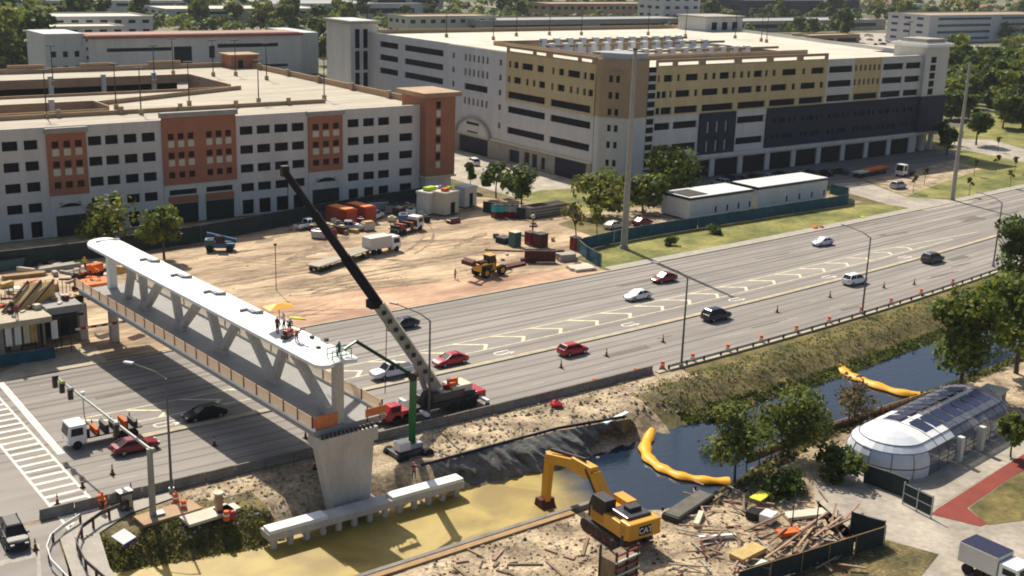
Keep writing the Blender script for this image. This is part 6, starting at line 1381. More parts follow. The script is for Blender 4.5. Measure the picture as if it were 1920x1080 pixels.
for a, b in zip(mbr, mbr[1:]):
    L = math.dist(a, b); n = int(L / 1.6)
    for k in range(n): f = k / n; MB().tube([(a[0] - o_[0] + (b[0] - a[0]) * f, a[1] - o_[1] + (b[1] - a[1]) * f, -.5), (a[0] - o_[0] + (b[0] - a[0]) * f, a[1] - o_[1] + (b[1] - a[1]) * f, 1.3)], .07, 5).build('post', 'rust', t)
    MB().beam((a[0] - o_[0], a[1] - o_[1], 1.25), (b[0] - o_[0], b[1] - o_[1], 1.25), .08, .12).build('rail', 'wood', t)
    MB().beam((a[0] - o_[0], a[1] - o_[1], .6), (b[0] - o_[0], b[1] - o_[1], .6), .04, .9).build('netting', mat('brown_netting', (.24, .12, .06), var=.4), t)
# debris
q = random.Random(21)
M['oldwood'] = mat('weathered_timber', (.24, .17, .11), var=.3, scale=1); M['pinkwood'] = mat('pinkish_timber', (.38, .24, .18), var=.25, scale=1)
dm = ['oldwood', 'pinkwood', 'oldwood', 'rust', 'concrete', 'pinkwood']
for i in range(96):
    x, y = q.uniform(1270, 1600), q.uniform(905, 1075)
    if (x - 1270) * .45 + 890 > y + 90 and y < 990: x -= 60
    if x > 1560 and y < 1000: continue
    L = q.uniform(.8, 3.4); o = tag(MB().box(0, 0, 0, L, q.uniform(.08, .22), q.uniform(.06, .16), 0, q.uniform(-.05, .05)).build('timber_plank', q.choice(dm)), 'loose plank among the debris beside the excavator', 'plank', 'loose planks in the debris yard')
    o.location = (*U(x, y, .1), .08 + q.uniform(0, .35)); o.rotation_euler = (0, q.uniform(-.08, .08), q.choice([.2, .35, .9, 2.2, 2.6, 1.3]) + q.uniform(-.3, .3))
for i in range(14):
    x, y = q.uniform(860, 1120), q.uniform(1020, 1080); o = tag(MB().box(0, 0, 0, q.uniform(.8, 3.5), q.uniform(.1, .35), .12).build('timber_plank', q.choice(['oldwood', 'oldwood', 'pinkwood'])), 'loose plank on the earth left of the excavator', 'plank', 'loose planks below the canal wall')
    o.location = (*U(x, y, .1), .06); o.rotation_euler = (0, 0, q.uniform(0, 3))
for x, y, a, b, c, m_, lab, rz in ((1425, 940, 2.3, 1.2, .15, 'limeboard', 'bright yellow board lying above the debris', .25), (1402, 1040, 3.4, 1.5, .5, 'ply', 'orange plywood formwork panel in the debris yard', .1), (1345, 1008, 3.4, .35, .35, 'white_conc', 'white pipe lying in the debris yard', -.45), (1440, 975, 1.5, 1.2, .8, 'white', 'small white machine half under the plank pile', .3), (1413, 968, 1.3, 1.1, .7, 'black', 'small black machine left of the white one', .3), (1510, 965, 4.2, 1.3, .3, 'cream', 'pale sheet of board right of the white machine', -.35), (1478, 1000, 2.2, 1.0, .4, 'orange', 'orange rust-edged tray in the debris yard', -.3), (1425, 1070, 2.6, 1.0, .5, 'offwhite', 'white sheet near the bottom of the debris yard', .3), (1310, 975, 2.8, .5, .4, 'cream', 'cream beam by the pontoon', .6)):
    if m_ == 'limeboard': M[m_] = mat('yellow_board', (.72, .68, .06), var=.05)
    o = tag(MB().bb(-a / 2, a / 2, -b / 2, b / 2, 0, c).build('site_item', m_, bevel=.04), lab, 'site item'); o.location = (*U(x, y, .2), .12 if x != 1425 or y > 1000 else .7); o.rotation_euler = (0, 0, rz)
    o.name = {'limeboard': 'yellow_board', 'ply': 'plywood_formwork', 'white_conc': 'pipe', 'white': 'generator', 'black': 'generator', 'cream': 'board', 'orange': 'tray', 'offwhite': 'sheet'}[m_]
fr = thing('formwork_tower', 'dark red and white formwork tower at the bottom edge below the excavator', 'formwork', (*U(1158, 1085), 0), .1)
for x in (-1.3, 0, 1.3):
    for y in (-.9, .9): MB().bb(x - .08, x + .08, y - .08, y + .08, 0, 3.2).build('post', 'dsteel', fr)
for k in range(5): MB().bb(-1.45, 1.45, -1.02, -.9, .4 + k * .6, .55 + k * .6).build('waler', 'offwhite' if k % 2 else 'dred', fr)
MB().bb(-1.3, 1.3, -.85, .85, .2, 2.2).build('formwork_sheet', 'oldwood', fr)
for x, y, h, lab in ((1484, 995, 3.6, 'left thin post on the gravel by the debris yard'), (1530, 992, 2.8, 'right thin post on the gravel by the debris yard')):
    t = thing('steel_post', lab, 'post', (*U(x, y), 0)); MB().tube([(0, 0, 0), (0, 0, h)], .06, 6).build('shaft', 'dsteel', t); MB().box(0, 0, 0, .3, .3, .06).build('base', 'steel', t)
for i in range(16):
    x, y = q.uniform(1430, 1590), q.uniform(985, 1055)
    if y > 1075 - (x - 1430) * .42: y -= 45
    o = tag(MB().box(0, 0, 0, q.uniform(3.5, 6), .2, .14).build('long_timber', q.choice(['pinkwood', 'oldwood', 'peach'])), 'long timber in the fanned stack beside the green fence', 'timber', 'long timbers by the green fence'); o.location = (*U(x, y, .3), .12 + .05 * i); o.rotation_euler = (0, q.uniform(-.03, .03), q.choice([.15, .3, .5]) + q.uniform(-.12, .12))
# slabs, pipe stump and drums left of the pier
for x, y, a, b, lab in ((315, 962, 5.6, 2.2, 'pinkish slab by the signal mast'), (390, 965, 4.6, 2.0, 'white slab with yellow specks left of the beam'), (425, 955, 2.2, 1.4, 'small white slab right of the pipe stump')):
    o = tag(MB().bb(-a / 2, a / 2, -b / 2, b / 2, 0, .3).build('concrete_slab', 'peach' if x == 315 else 'roofwhite', bevel=.03), lab, 'slab'); o.location = (*U(x, y, .2), .02); o.rotation_euler = (0, 0, .08)
t = thing('pipe_stump', 'upright round concrete stump on the bank left of the pier', 'stump', (*U(411, 962), -.2)); MB().tube([(0, 0, 0), (0, 0, 2.1)], .36, 14).build('shaft', 'peach', t, smooth=True); MB().tube([(0, 0, 2.1), (0, 0, 2.25)], .45, 14).build('cap', 'cream', t)
for i, (x, y) in enumerate(((330, 945), (345, 958), (425, 978), (195, 955), (188, 948))):
    t = copy_tree(drum, (*U(x, y), .05), label=['red drum', 'second red drum', 'lone red drum', 'orange drum', 'second orange drum'][i] + [' behind the pinkish slab', ' in front of the pinkish slab', ' at the foot of the pipe stump', ' nearest the crosswalk corner', ' beside the crosswalk corner kerb'][i], group=None)
    if 'group' in t: del t['group']

# loose building material behind the approach and around the yard
q = random.Random(31); GB, GY = 'loose blocks and timbers behind the bridge approach', 'loose material lying about the yard'
for i in range(64):
    if i < 40: x, y = q.uniform(0, 235), q.uniform(492, 568); lab, g = 'loose block or timber on the earth behind the approach formwork', GB
    else: x, y = q.choice([(q.uniform(590, 800), q.uniform(392, 445)), (q.uniform(930, 1110), q.uniform(440, 512))]); lab, g = 'loose block or timber lying in the building yard', GY
    if x > 120 and y > 535: y -= 40
    o = tag(MB().box(0, 0, 0, q.uniform(.5, 3.2), q.uniform(.3, .9), q.uniform(.15, .8)).build('building_block' if i % 2 else 'building_timber', q.choice(['oldwood', 'pinkwood', 'concrete', 'rust', 'cream', 'orange', 'dsteel', 'ply']), bevel=.03), lab, 'building material', g)
    o.location = (*U(x, y), .03); o.rotation_euler = (q.uniform(-.1, .1), q.uniform(-.1, .1), q.uniform(0, 3))

def rubble(name, label, n, pick, s0, s1, mats, seed):
    q2 = random.Random(seed); mb = MB()
    for i in range(n):
        u, v = pick(q2); s = q2.uniform(s0, s1) * (q2.random() ** 1.5 + .35); z = height(u, v) + .02
        P = [Vector((q2.uniform(.6, 1.1) * math.cos(a), q2.uniform(.6, 1.1) * math.sin(a), q2.uniform(-.3, .35))) * s for a in (0.2, 1.4, 2.6, 3.9, 5.2)]; tp_ = Vector((q2.uniform(-.3, .3), q2.uniform(-.3, .3), q2.uniform(.5, 1.0))) * s
        mb.cur = q2.randrange(len(mats)); mb.add([(u + p.x, v + p.y, z + p.z) for p in P] + [(u + tp_.x, v + tp_.y, z + tp_.z)], [(k, (k + 1) % 5, 5) for k in range(5)])
    return tag(mb.build(name, list(mats)), label, 'rubble', None, 'stuff')
def pxpick(x0, x1, y0, y1, ok=lambda u, v: True):
    def f(q2):
        while True:
            u, v = U(q2.uniform(x0, x1), q2.uniform(y0, y1))
            if ok(u, v): return u, v
    return f
inw = lambda u, v: v < 76.2 and u < 86 and sdist((u, v)) > .8
rubble('works_rubble', 'broken stone and clods around the excavator', 2200, pxpick(780, 1640, 960, 1085, inw), .06, .24, ('oldwood', 'concrete', 'rust', 'dirt2', 'dirt2'), 4)
rubble('bank_rubble', 'stones and litter on the sandy bank beside the barrier', 900, pxpick(800, 1290, 715, 860, lambda u, v: 92 < v < 100.3), .08, .30, ('concrete', 'dirt2', 'oldwood', 'bankveg'), 5)
rubble('pier_rubble', 'stones and clods on the bank left of the pier', 500, pxpick(330, 600, 880, 1000, lambda u, v: 92.5 < v < 100.3), .08, .26, ('concrete', 'dirt2', 'oldwood'), 6)
rubble('yard_rubble', 'clods and stones scattered over the building yard', 900, pxpick(360, 1130, 400, 600, lambda u, v: 143 < v < 190 and u < 127), .05, .16, ('dirt', 'dirt2', 'oldwood', 'concrete'), 7)
rubble('waterline_rocks', 'dark rocks at the foot of the near bank', 900, pxpick(1250, 1760, 740, 960, lambda u, v: 0 < sdist((u, v)) < 4 and v < 84), .15, .5, ('dsteel', 'oldwood', 'bankveg'), 8)

for i, (x, y, z_, m_, lab, a, b, c) in enumerate(((806, 385, 4.3, 'lime', 'yellow-green sheeting on top of the boxy site unit', 2.6, 1.4, .7), (828, 390, 4.6, 'orange', 'orange crate on the roof of the tall site unit', 1.6, 1.0, .6), (795, 388, 4.3, 'silver', 'grey ducting on the boxy site unit roof', 2.0, .8, .5), (842, 392, 4.6, 'lime', 'small lime box at the edge of the tall site unit roof', .9, .9, .6))):
    o = tag(MB().bb(-a / 2, a / 2, -b / 2, b / 2, 0, c).build('roof_load', m_, bevel=.1), lab, 'roof load'); bx = U(813, 398) if 'boxy' in lab else U(836, 402); o.location = (bx[0] + (-1.2, -.6, 1.6, 1.1)[i], bx[1] + (-.3, -.5, .5, .6)[i], 4.56 if 'boxy' in lab else 4.76); o.rotation_euler = (0, 0, .3)

q = random.Random(55); cl = [('cable drum', 'rust', 'brown'), ('tool chest', 'blue', 'blue'), ('pump unit', 'silver', 'grey'), ('water tank', 'white', 'white'), ('formwork crate', 'ply', 'yellow'), ('fuel tank', 'dred', 'dark red'), ('generator', 'cream', 'cream'), ('waste bin', 'gscreen', 'dark green')]
for i in range(24):
    k, m_, cname = cl[i % 8]; x, y = ((585 + 7 * i, 432 - 1.6 * i + (i % 3) * 9) if i < 14 else (735 + (i - 14) * 7, 392 + (i % 3) * 12))
    where = ['left of the orange containers', 'below the orange containers', 'between crew truck and containers', 'behind the service lorry', 'near the white site units'][min(4, i // 5)]
    sz = q.uniform(.9, 1.9); t = thing('site_' + k.replace(' ', '_'), '%s %s %s, %s of its cluster' % (cname, k, where, ['front', 'middle', 'rear'][i % 3]), k, (*U(x, y), .03), q.uniform(0, 3)); MB().bb(-sz * .7, sz * .7, -sz * .45, sz * .45, .15, .15 + sz * .75).build('body', m_, t, bevel=.06); MB().bb(-sz * .72, sz * .72, -sz * .4, sz * .4, 0, .15).build('skid', 'dsteel', t); MB().bb(-sz * .3, sz * .3, -sz * .25, sz * .25, .15 + sz * .75, .3 + sz * .8).build('lid', 'dsteel' if i % 2 else 'cream', t)
# ================================================================ TREES AND PLANTS
def crown_mesh(seed, w, h, n, size, mats, blobs=9, flat=1.0, gap=.0):
    q = random.Random(seed); mb = MB(); C = []
    for i in range(blobs):
        a = q.uniform(0, 2 * PI); r = q.uniform(0, .62) * w; z = q.uniform(.18, .88) * h; k = 1 - abs(z / h - .45) * .9
        C.append((r * math.cos(a) * k, r * math.sin(a) * k, z, q.choice([q.uniform(.16, .27), q.uniform(.27, .48)]) * w))
    for i in range(n):
        cx, cy, cz, R_ = C[i % blobs]
        d = Vector((q.gauss(0, 1), q.gauss(0, 1), q.gauss(0, 1))).normalized(); rr_ = R_ * (1 - q.random() ** 2 * .5) * q.uniform(.9, 1.15)
        p = Vector((cx, cy, cz)) + Vector((d.x * rr_, d.y * rr_, d.z * rr_ * .75 * flat))
        if p.z < 0: p.z *= .3
        nn = (d + Vector((q.gauss(0, .6), q.gauss(0, .6), q.gauss(.35, .5)))).normalized(); s = size * (q.uniform(.35, 1.0) if q.random() < .6 else q.uniform(1.0, 1.75))
        a = nn.cross(Vector((q.gauss(0, 1), q.gauss(0, 1), q.gauss(0, 1)))).normalized(); b = nn.cross(a)
        vs = []
        for k in range(5):
            t_ = 2 * PI * k / 5 + q.uniform(-.3, .3); rad = s * q.uniform(.55, 1.1); vs.append(p + a * math.cos(t_) * rad + b * math.sin(t_) * rad * .8 + nn * q.uniform(-.12, .12) * s)
        mb.cur = (0 if q.random() < .55 else (1 if q.random() < .55 else 2)); mb.add(vs, [(0, 1, 2, 3, 4)])
    mb.cur = 0
    return mb
def tree(name, label, cat, loc, H, w, seed, n=900, size=.55, mats=('leafA', 'leafB', 'leafC'), trunk=.3, group=None, blobs=10, flat=1.0, base=.28, lean=0, limbs=5):
    t = thing(name, label, cat, loc, 0, group); q = random.Random(seed + 5)
    o = crown_mesh(seed, w, H * (1 - base), n, size, mats, blobs, flat).build('crown', list(mats), t); o.location = (lean * H * .3, 0, H * base)
    mb = MB(); top = Vector((lean * H * .3, 0, H * (base + .25))); mb.tube([(0, 0, -.2), (lean * H * .1, .1, H * base * .6), tuple(top)], trunk, 7, trunk * .55)
    for k in range(limbs):
        a = 2 * PI * k / limbs + q.uniform(-.4, .4); mb.tube([tuple(top * .8), (top.x + math.cos(a) * w * .25, top.y + math.sin(a) * w * .25, top.z + H * .1), (top.x + math.cos(a) * w * .55, top.y + math.sin(a) * w * .55, top.z + H * .22)], trunk * .5, 5, trunk * .15)
    mb.build('trunk', 'bark', t)
    return t
# near trees
tree('canal_tree', 'left feathery tree at the near canal bank above the debris yard', 'tree', (*U(1378, 900, -.5), -.8), 8.2, 4.6, 1, 6500, .19, ('leafF', 'leafB', 'leafF'), .16, blobs=16, flat=.9, base=.30)
tree('canal_tree', 'bushy green tree right of the feathery one on the canal bank', 'tree', (*U(1478, 862, -.3), -.5), 8.4, 4.4, 2, 6800, .20, ('leafF', 'leafB', 'leafA'), .2, blobs=16, base=.22)
tree('bare_tree', 'brownish thin-leaved tree by the canal railing', 'tree', (*U(1590, 810, -.2), -.3), 7.2, 3.6, 3, 900, .22, ('leafE', 'leafD', 'leafE'), .14, blobs=12, base=.2)
tree('broadleaf_tree', 'big dark green tree over the canal at the right', 'tree', (*U(1800, 740, 0), 0), 12.5, 7.0, 4, 8000, .30, ('leafA', 'leafB', 'leafC'), .32, blobs=15, base=.2)
tree('broadleaf_tree', 'second spreading green tree at the right edge above the canal', 'tree', (*U(1905, 700, 0), 0), 12.5, 7.0, 5, 7000, .31, ('leafA', 'leafB', 'leafA'), .35, blobs=14, base=.2)
tree('broadleaf_tree', 'dark tree rising in front of the highway at the right edge', 'tree', (*U(1882, 560, 0), 0), 13, 5.6, 6, 5000, .31, ('leafC', 'leafA', 'leafC'), .3, blobs=11, base=.3)
tree('broadleaf_tree', 'dark tree crown leaning over the guardrail at the right edge', 'tree', (*U(1850, 620, 0), 0), 7.5, 4.2, 7, 3200, .3, ('leafC', 'leafA', 'leafB'), .28, blobs=10, base=.2)
tree('young_tree', 'small green tree beside the pavilion at the right edge', 'tree', (*U(1895, 858, 0), 0), 5.8, 2.6, 8, 1500, .26, ('leafA', 'leafB', 'leafF'), .12, blobs=9, base=.25)
tree('bank_bush', 'dense dark bushes under the canal trees', 'bush', (*U(1570, 900, 0), 0), 2.6, 4.2, 9, 1500, .28, ('leafC', 'leafC', 'leafA'), .1, blobs=10, base=.02, limbs=3)
tree('bank_bush', 'dark bushes between feathery tree and gravel lot', 'bush', (*U(1470, 925, 0), 0), 2.0, 3.8, 10, 1300, .26, ('leafC', 'leafF', 'leafC'), .1, blobs=10, base=.02, limbs=3)
tree('bank_bush', 'brush on the bank left of the feathery tree', 'bush', (*U(1345, 820 - 20, -1.0), -1.2), 2.4, 3.0, 12, 900, .25, ('leafC', 'leafD', 'leafE'), .08, blobs=9, base=.02, limbs=3)
# trees beyond the highway
tree('broadleaf_tree', 'wide yellowish green tree behind the footbridge canopy', 'tree', (*U(200, 465, 0), 0), 7.5, 8.2, 13, 1600, .42, ('leafB', 'leafD', 'leafA'), .25, blobs=13, base=.25)
tree('conifer_tree', 'upright grey-green tree behind the middle of the canopy', 'tree', (*U(308, 486, 0), 0), 10.5, 5.0, 14, 2000, .36, ('leafF', 'leafA', 'leafB'), .25, blobs=12, base=.18)
tree('broadleaf_tree', 'small round tree on the street island left of the bigger one', 'tree', (*U(930, 372, 0), 0), 7.5, 5.5, 15, 900, .45, ('leafC', 'leafA', 'leafA'), .2, blobs=9, base=.35)
tree('broadleaf_tree', 'round dark tree on the street island in front of the big garage', 'tree', (*U(978, 392, 0), 0), 8.2, 6.6, 16, 1200, .45, ('leafC', 'leafA', 'leafA'), .22, blobs=10, base=.3)
tree('broadleaf_tree', 'slim young tree near the street between the garages', 'tree', (*U(882, 358, 0), 0), 6.2, 1.9, 17, 500, .4, ('leafC', 'leafA', 'leafB'), .12, blobs=7, base=.35)
tree('broadleaf_tree', 'big bushy green tree right of the tall power pole', 'tree', (*U(1265, 375, 0), 0), 11.5, 10.8, 18, 5200, .38, ('leafA', 'leafB', 'leafC'), .3, blobs=14, base=.22)
tree('broadleaf_tree', 'green tree just left of the tall power pole', 'tree', (*U(1125, 405, 0), 0), 7.5, 9.2, 19, 1800, .45, ('leafB', 'leafA', 'leafD'), .25, blobs=12, base=.25)
tree('broadleaf_tree', 'green tree behind the tall power pole by the cabins', 'tree', (*U(1205, 398, 0), 0), 8.0, 8.5, 20, 1700, .45, ('leafA', 'leafB', 'leafC'), .25, blobs=12, base=.22)
tree('bare_tree', 'half-bare leaning tree above the yard corner', 'tree', (*U(1082, 455, 0), 0), 7.5, 3.4, 21, 420, .3, ('leafD', 'leafE', 'leafB'), .16, blobs=10, base=.3, lean=-.3, limbs=7)
tree('bare_tree', 'thin leaning tree behind the blue-green fence', 'tree', (*U(1120, 448, 0), 0), 6.5, 2.4, 22, 320, .28, ('leafB', 'leafD', 'leafB'), .12, blobs=8, base=.45, lean=-.2, limbs=6)
tree('verge_shrub', 'dark shrub on the verge in front of the fence', 'shrub', (*U(1255, 460, 0), 0), 1.3, 2.2, 23, 350, .25, ('leafC', 'leafC', 'leafA'), .05, blobs=7, base=.02, limbs=3)
tree('verge_shrub', 'low dark hedge clump on the verge below the left cabin', 'shrub', (*U(1340, 438, 0), 0), 1.2, 2.6, 24, 350, .25, ('leafC', 'leafC', 'leafD'), .05, blobs=7, base=.02, limbs=3)
tree('broadleaf_tree', 'small dark tree beside the charcoal end of the garage', 'tree', (*U(1775, 290, 0), 0), 9, 5.0, 25, 1200, .6, ('leafC', 'leafA', 'leafC'), .3, blobs=11, base=.2)
tree('broadleaf_tree', 'dark shade tree on the lawn at the right', 'tree', (*U(1830, 272, 0), 0), 9, 6.0, 26, 1400, .6, ('leafC', 'leafC', 'leafA'), .3, blobs=12, base=.3)
yt = tree('young_tree', 'thin young staked tree on the lawn strip', 'tree', (*U(1733, 348, 0), 0), 4.2, 1.0, 27, 90, .3, ('leafD', 'leafC', 'leafB'), .08, blobs=4, base=.4, group='thin young trees on the lawn strip', limbs=3)
for x, y in ((1816, 368), (1867, 322), (1902, 325), (1870, 285), (1712, 362), (1800, 275), (1893, 352), (1826, 330)): copy_tree(yt, (*U(x, y), 0), rz=q.uniform(0, 6))
# far trees
kinds = []
spec = [('leafA', 'leafC', 'leafB'), ('leafC', 'leafA', 'leafC'), ('leafB', 'leafA', 'leafD'), ('leafF', 'leafC', 'leafA')]
for k in range(6):
    kinds.append((12.0, 6.2 + (k % 3) * .9, tree('far_tree', 'x', 'tree', (0, -900, 0), 10 + (k % 3) * 2, 6.2 + (k % 3) * .9, 40 + k, 520, 1.0, spec[k % 4], .3, blobs=9, base=.14, limbs=3)))
pl = thing('palm_tree', 'x', 'palm', (0, -900, 0)); mb = MB(); q = random.Random(8)
for k in range(22):
    a = 2 * PI * k / 11 + q.uniform(-.1, .1); up_ = .9 if k < 11 else .2; pts = [Vector((math.cos(a) * r, math.sin(a) * r, 8 + up_ * r * .9 - .32 * r * r)) for r in (0, 1, 2, 2.9)]
    s = Vector((-math.sin(a), math.cos(a), 0))
    for i in range(3): w0, w1 = (.28, .34, .22, .04)[i], (.28, .34, .22, .04)[i + 1]; mb.add([pts[i] - s * w0, pts[i] + s * w0, pts[i + 1] + s * w1, pts[i + 1] - s * w1], [(0, 1, 2, 3)])
mb.build('crown', 'leafC', pl); MB().tube([(0, 0, -.2), (.1, 0, 4), (0, 0, 8)], .25, 7, .16).build('trunk', 'bark', pl)
used = set(); n_far = 0
TAKEN = [(o.location.x, o.location.y) for o in COL.objects if o.parent is None and o.name.startswith(('campus_building'))]
BOXES = []
bpy.context.view_layer.update()
for o in COL.objects:
    if o.parent is None and o.name.startswith('campus_building'):
        xs_, ys_ = [], []
        for c in o.children:
            for b in c.bound_box: xs_.append(o.location.x + b[0] + c.location.x); ys_.append(o.location.y + b[1])
        BOXES.append((min(xs_), max(xs_), min(ys_), max(ys_)))
BOXES += [(36, 145, 200, 305), (168, 325, 188, 322), (140, 176, 180, 330)]
def clear_(u, v, m_=4): return not any(a - m_ < u < b + m_ and c - m_ < v < d + m_ for a, b, c, d in BOXES)
def far(x, y, lab, grp, sc=1.0, kind=None, palm=False):
    global n_far
    u, v = U(x, y)
    if not clear_(u, v) or (1592 < x < 1722 and 58 < y < 118) or (1770 < x < 1925 and 84 < y < 122): return
    if palm: src = pl
    else: src = kinds[q.randrange(6) if kind is None else kind][2]
    cat_ = None
    first_ = src.location.y < -800
    if first_: t = src; t.location = (u, v, 0); t.rotation_euler = (0, 0, q.uniform(0, 6)); t['label'] = lab; t['group'] = grp; s_k = 1
    else: t = copy_tree(src, (u, v, 0), rz=q.uniform(0, 6), label=lab, group=grp)
    k = sc * q.uniform(.8, 1.2); t.scale = (k * q.uniform(.9, 1.15), k, k * q.uniform(.85, 1.1)); n_far += 1
L1, G1 = 'leafy tree in the wooded campus behind the left garage', 'trees behind the left garage'
L2, G2 = 'leafy tree in the far wooded band behind the big garage', 'trees behind the big garage'
L3, G3 = 'green tree in the park beyond the right end of the big garage', 'trees in the park on the right'
for i in range(34): far(q.uniform(-20, 160), q.uniform(40, 135), L1, G1, 1.35)
for i in range(14): far(q.uniform(0, 85), q.uniform(95, 135), L1, G1, 1.3, q.choice([0, 2]))
for i in range(34): far(q.uniform(150, 660), q.uniform(14, 60), L1, G1, 1.35)
for i in range(14): far(q.uniform(590, 665), q.uniform(60, 150), L1, G1, 1.3)
for i in range(34): far(q.uniform(660, 1320), q.uniform(4, 40), L2, G2, 1.35)
for i in range(24): far(q.uniform(1300, 1760), q.uniform(12, 60), L2, G2, 1.4)
for i in range(46): far(q.uniform(1520, 1930), q.uniform(40, 80), L2, G2, 1.35)
for i in range(74): far(q.uniform(1765, 1935), q.uniform(112, 205), L3, G3, 1.1)
for i in range(16): far(q.uniform(1765, 1830), q.uniform(150, 235), L3, G3, .95)
for i in range(10): far(q.uniform(1870, 1935), q.uniform(205, 245), L3, G3, 1.0)
for i in range(14): far(q.uniform(640, 760), q.uniform(0, 30), 'palm tree on the campus skyline behind the garages', 'palms on the far campus', 1.3, palm=True)
for i in range(16): far(q.uniform(1380, 1620), q.uniform(20, 60), 'palm tree beyond the ochre garage', 'palms beyond the ochre garage', 1.3, palm=True)
# the wooded land farther off reads as one mass
mb = MB(); q2 = random.Random(77); spots = 0
while spots < 1300:
    x, y = q2.uniform(-60, 1990), -34 + 100 * q2.random() ** 1.5
    u, v = U(x, y)
    if not clear_(u, v, 1) or (1580 < x < 1730 and 50 < y < 110) or (1760 < x < 1930 and 80 < y < 120) or (q2.random() < .3 and math.sin(u * .021) + math.sin(v * .017 + 1) > .35): continue
    spots += 1; r = q2.uniform(3.5, 6.5); tone = q2.randrange(4)
    for k in range(46):
        d = Vector((q2.gauss(0, 1), q2.gauss(0, 1), abs(q2.gauss(0, .9)))).normalized(); p = Vector((u, v, 2.5)) + Vector((d.x * r, d.y * r, d.z * r * 1.1)) * q2.uniform(.7, 1.05)
        nn = (d + Vector((q2.gauss(0, .5), q2.gauss(0, .5), q2.gauss(.2, .4)))).normalized(); a = nn.cross(Vector((q2.gauss(0, 1), q2.gauss(0, 1), q2.gauss(0, 1)))).normalized(); b = nn.cross(a); s = q2.uniform(.9, 1.9)
        mb.cur = tone if q2.random() < .6 else q2.randrange(4); mb.add([p + a * s, p + b * s * .8, p - a * s, p - b * s * .8], [(0, 1, 2, 3)])
tag(mb.build('far_woodland', ['leafA', 'leafC', 'leafB', 'leafC']), 'continuous band of far-off tree cover under the top edge', 'woodland', None, 'stuff')
# bank undergrowth (nobody could count it)
def scatter(name, label, n, pick, size, mats, seed, zf, up_=.5):
    q2 = random.Random(seed); mb = MB()
    for i in range(n):
        u, v = pick(q2)
        z = zf(u, v); s = size * q2.uniform(.5, 1.5)
        for k in range(3):
            nn = Vector((q2.gauss(0, 1), q2.gauss(0, 1), q2.gauss(up_, .6))).normalized(); a = nn.cross(Vector((q2.gauss(0, 1), q2.gauss(0, 1), q2.gauss(0, 1)))).normalized(); b = nn.cross(a); p = Vector((u + q2.gauss(0, s * .5), v + q2.gauss(0, s * .5), z + s * q2.uniform(.1, .8)))
            mb.cur = q2.randrange(len(mats)); mb.add([p + a * s * .6, p + b * s * .5, p - a * s * .6, p - b * s * .5], [(0, 1, 2, 3)])
    return tag(mb.build(name, list(mats)), label, 'undergrowth', None, 'stuff')
def pick_far(q2):
    while True:
        u = 95 + 130 * q2.random() ** 1.1; v = q2.uniform(88, 103)
        d = sdist((u, v))
        if 0.1 < d < 2.3: return u, v
def pick_up(q2):
    while True:
        u = 95 + 130 * q2.random() ** 1.1; v = q2.uniform(88, 106)
        if 2.0 < sdist((u, v)) < 9: return u, v
scatter('bank_tufts', 'low olive tufts on the upper part of the far bank', 5000, pick_up, .15, ('leafD', 'leafA', 'leafD', 'leafB'), 9, height)
scatter('bank_weeds', 'brown and olive undergrowth along the far canal bank', 4200, pick_far, .24, ('leafD', 'leafA', 'leafC', 'leafC'), 1, height)
def pick_w(q2):
    while True:
        u, v = q2.uniform(25, 44), q2.uniform(88, 98)
        if sdist((u, v)) > .1 and not (u > 30 and v > 95.2) and v < 96.5 - max(0, (u - 38)) * .6 and u > 27.5: return u, v
scatter('corner_weeds', 'green and brown weeds on the bank at the street corner', 2600, pick_w, .15, ('leafD', 'leafA', 'leafB', 'leafE'), 2, height)
def pick_n(q2):
    while True:
        u = q2.uniform(78, 150); v = q2.uniform(72, 84); d = sdist((u, v))
        if .1 < d < 3.6: return u, v
scatter('near_bank_weeds', 'rocks and weeds along the near canal bank', 2200, pick_n, .30, ('leafC', 'leafE', 'leafD', 'leafA'), 3, height)
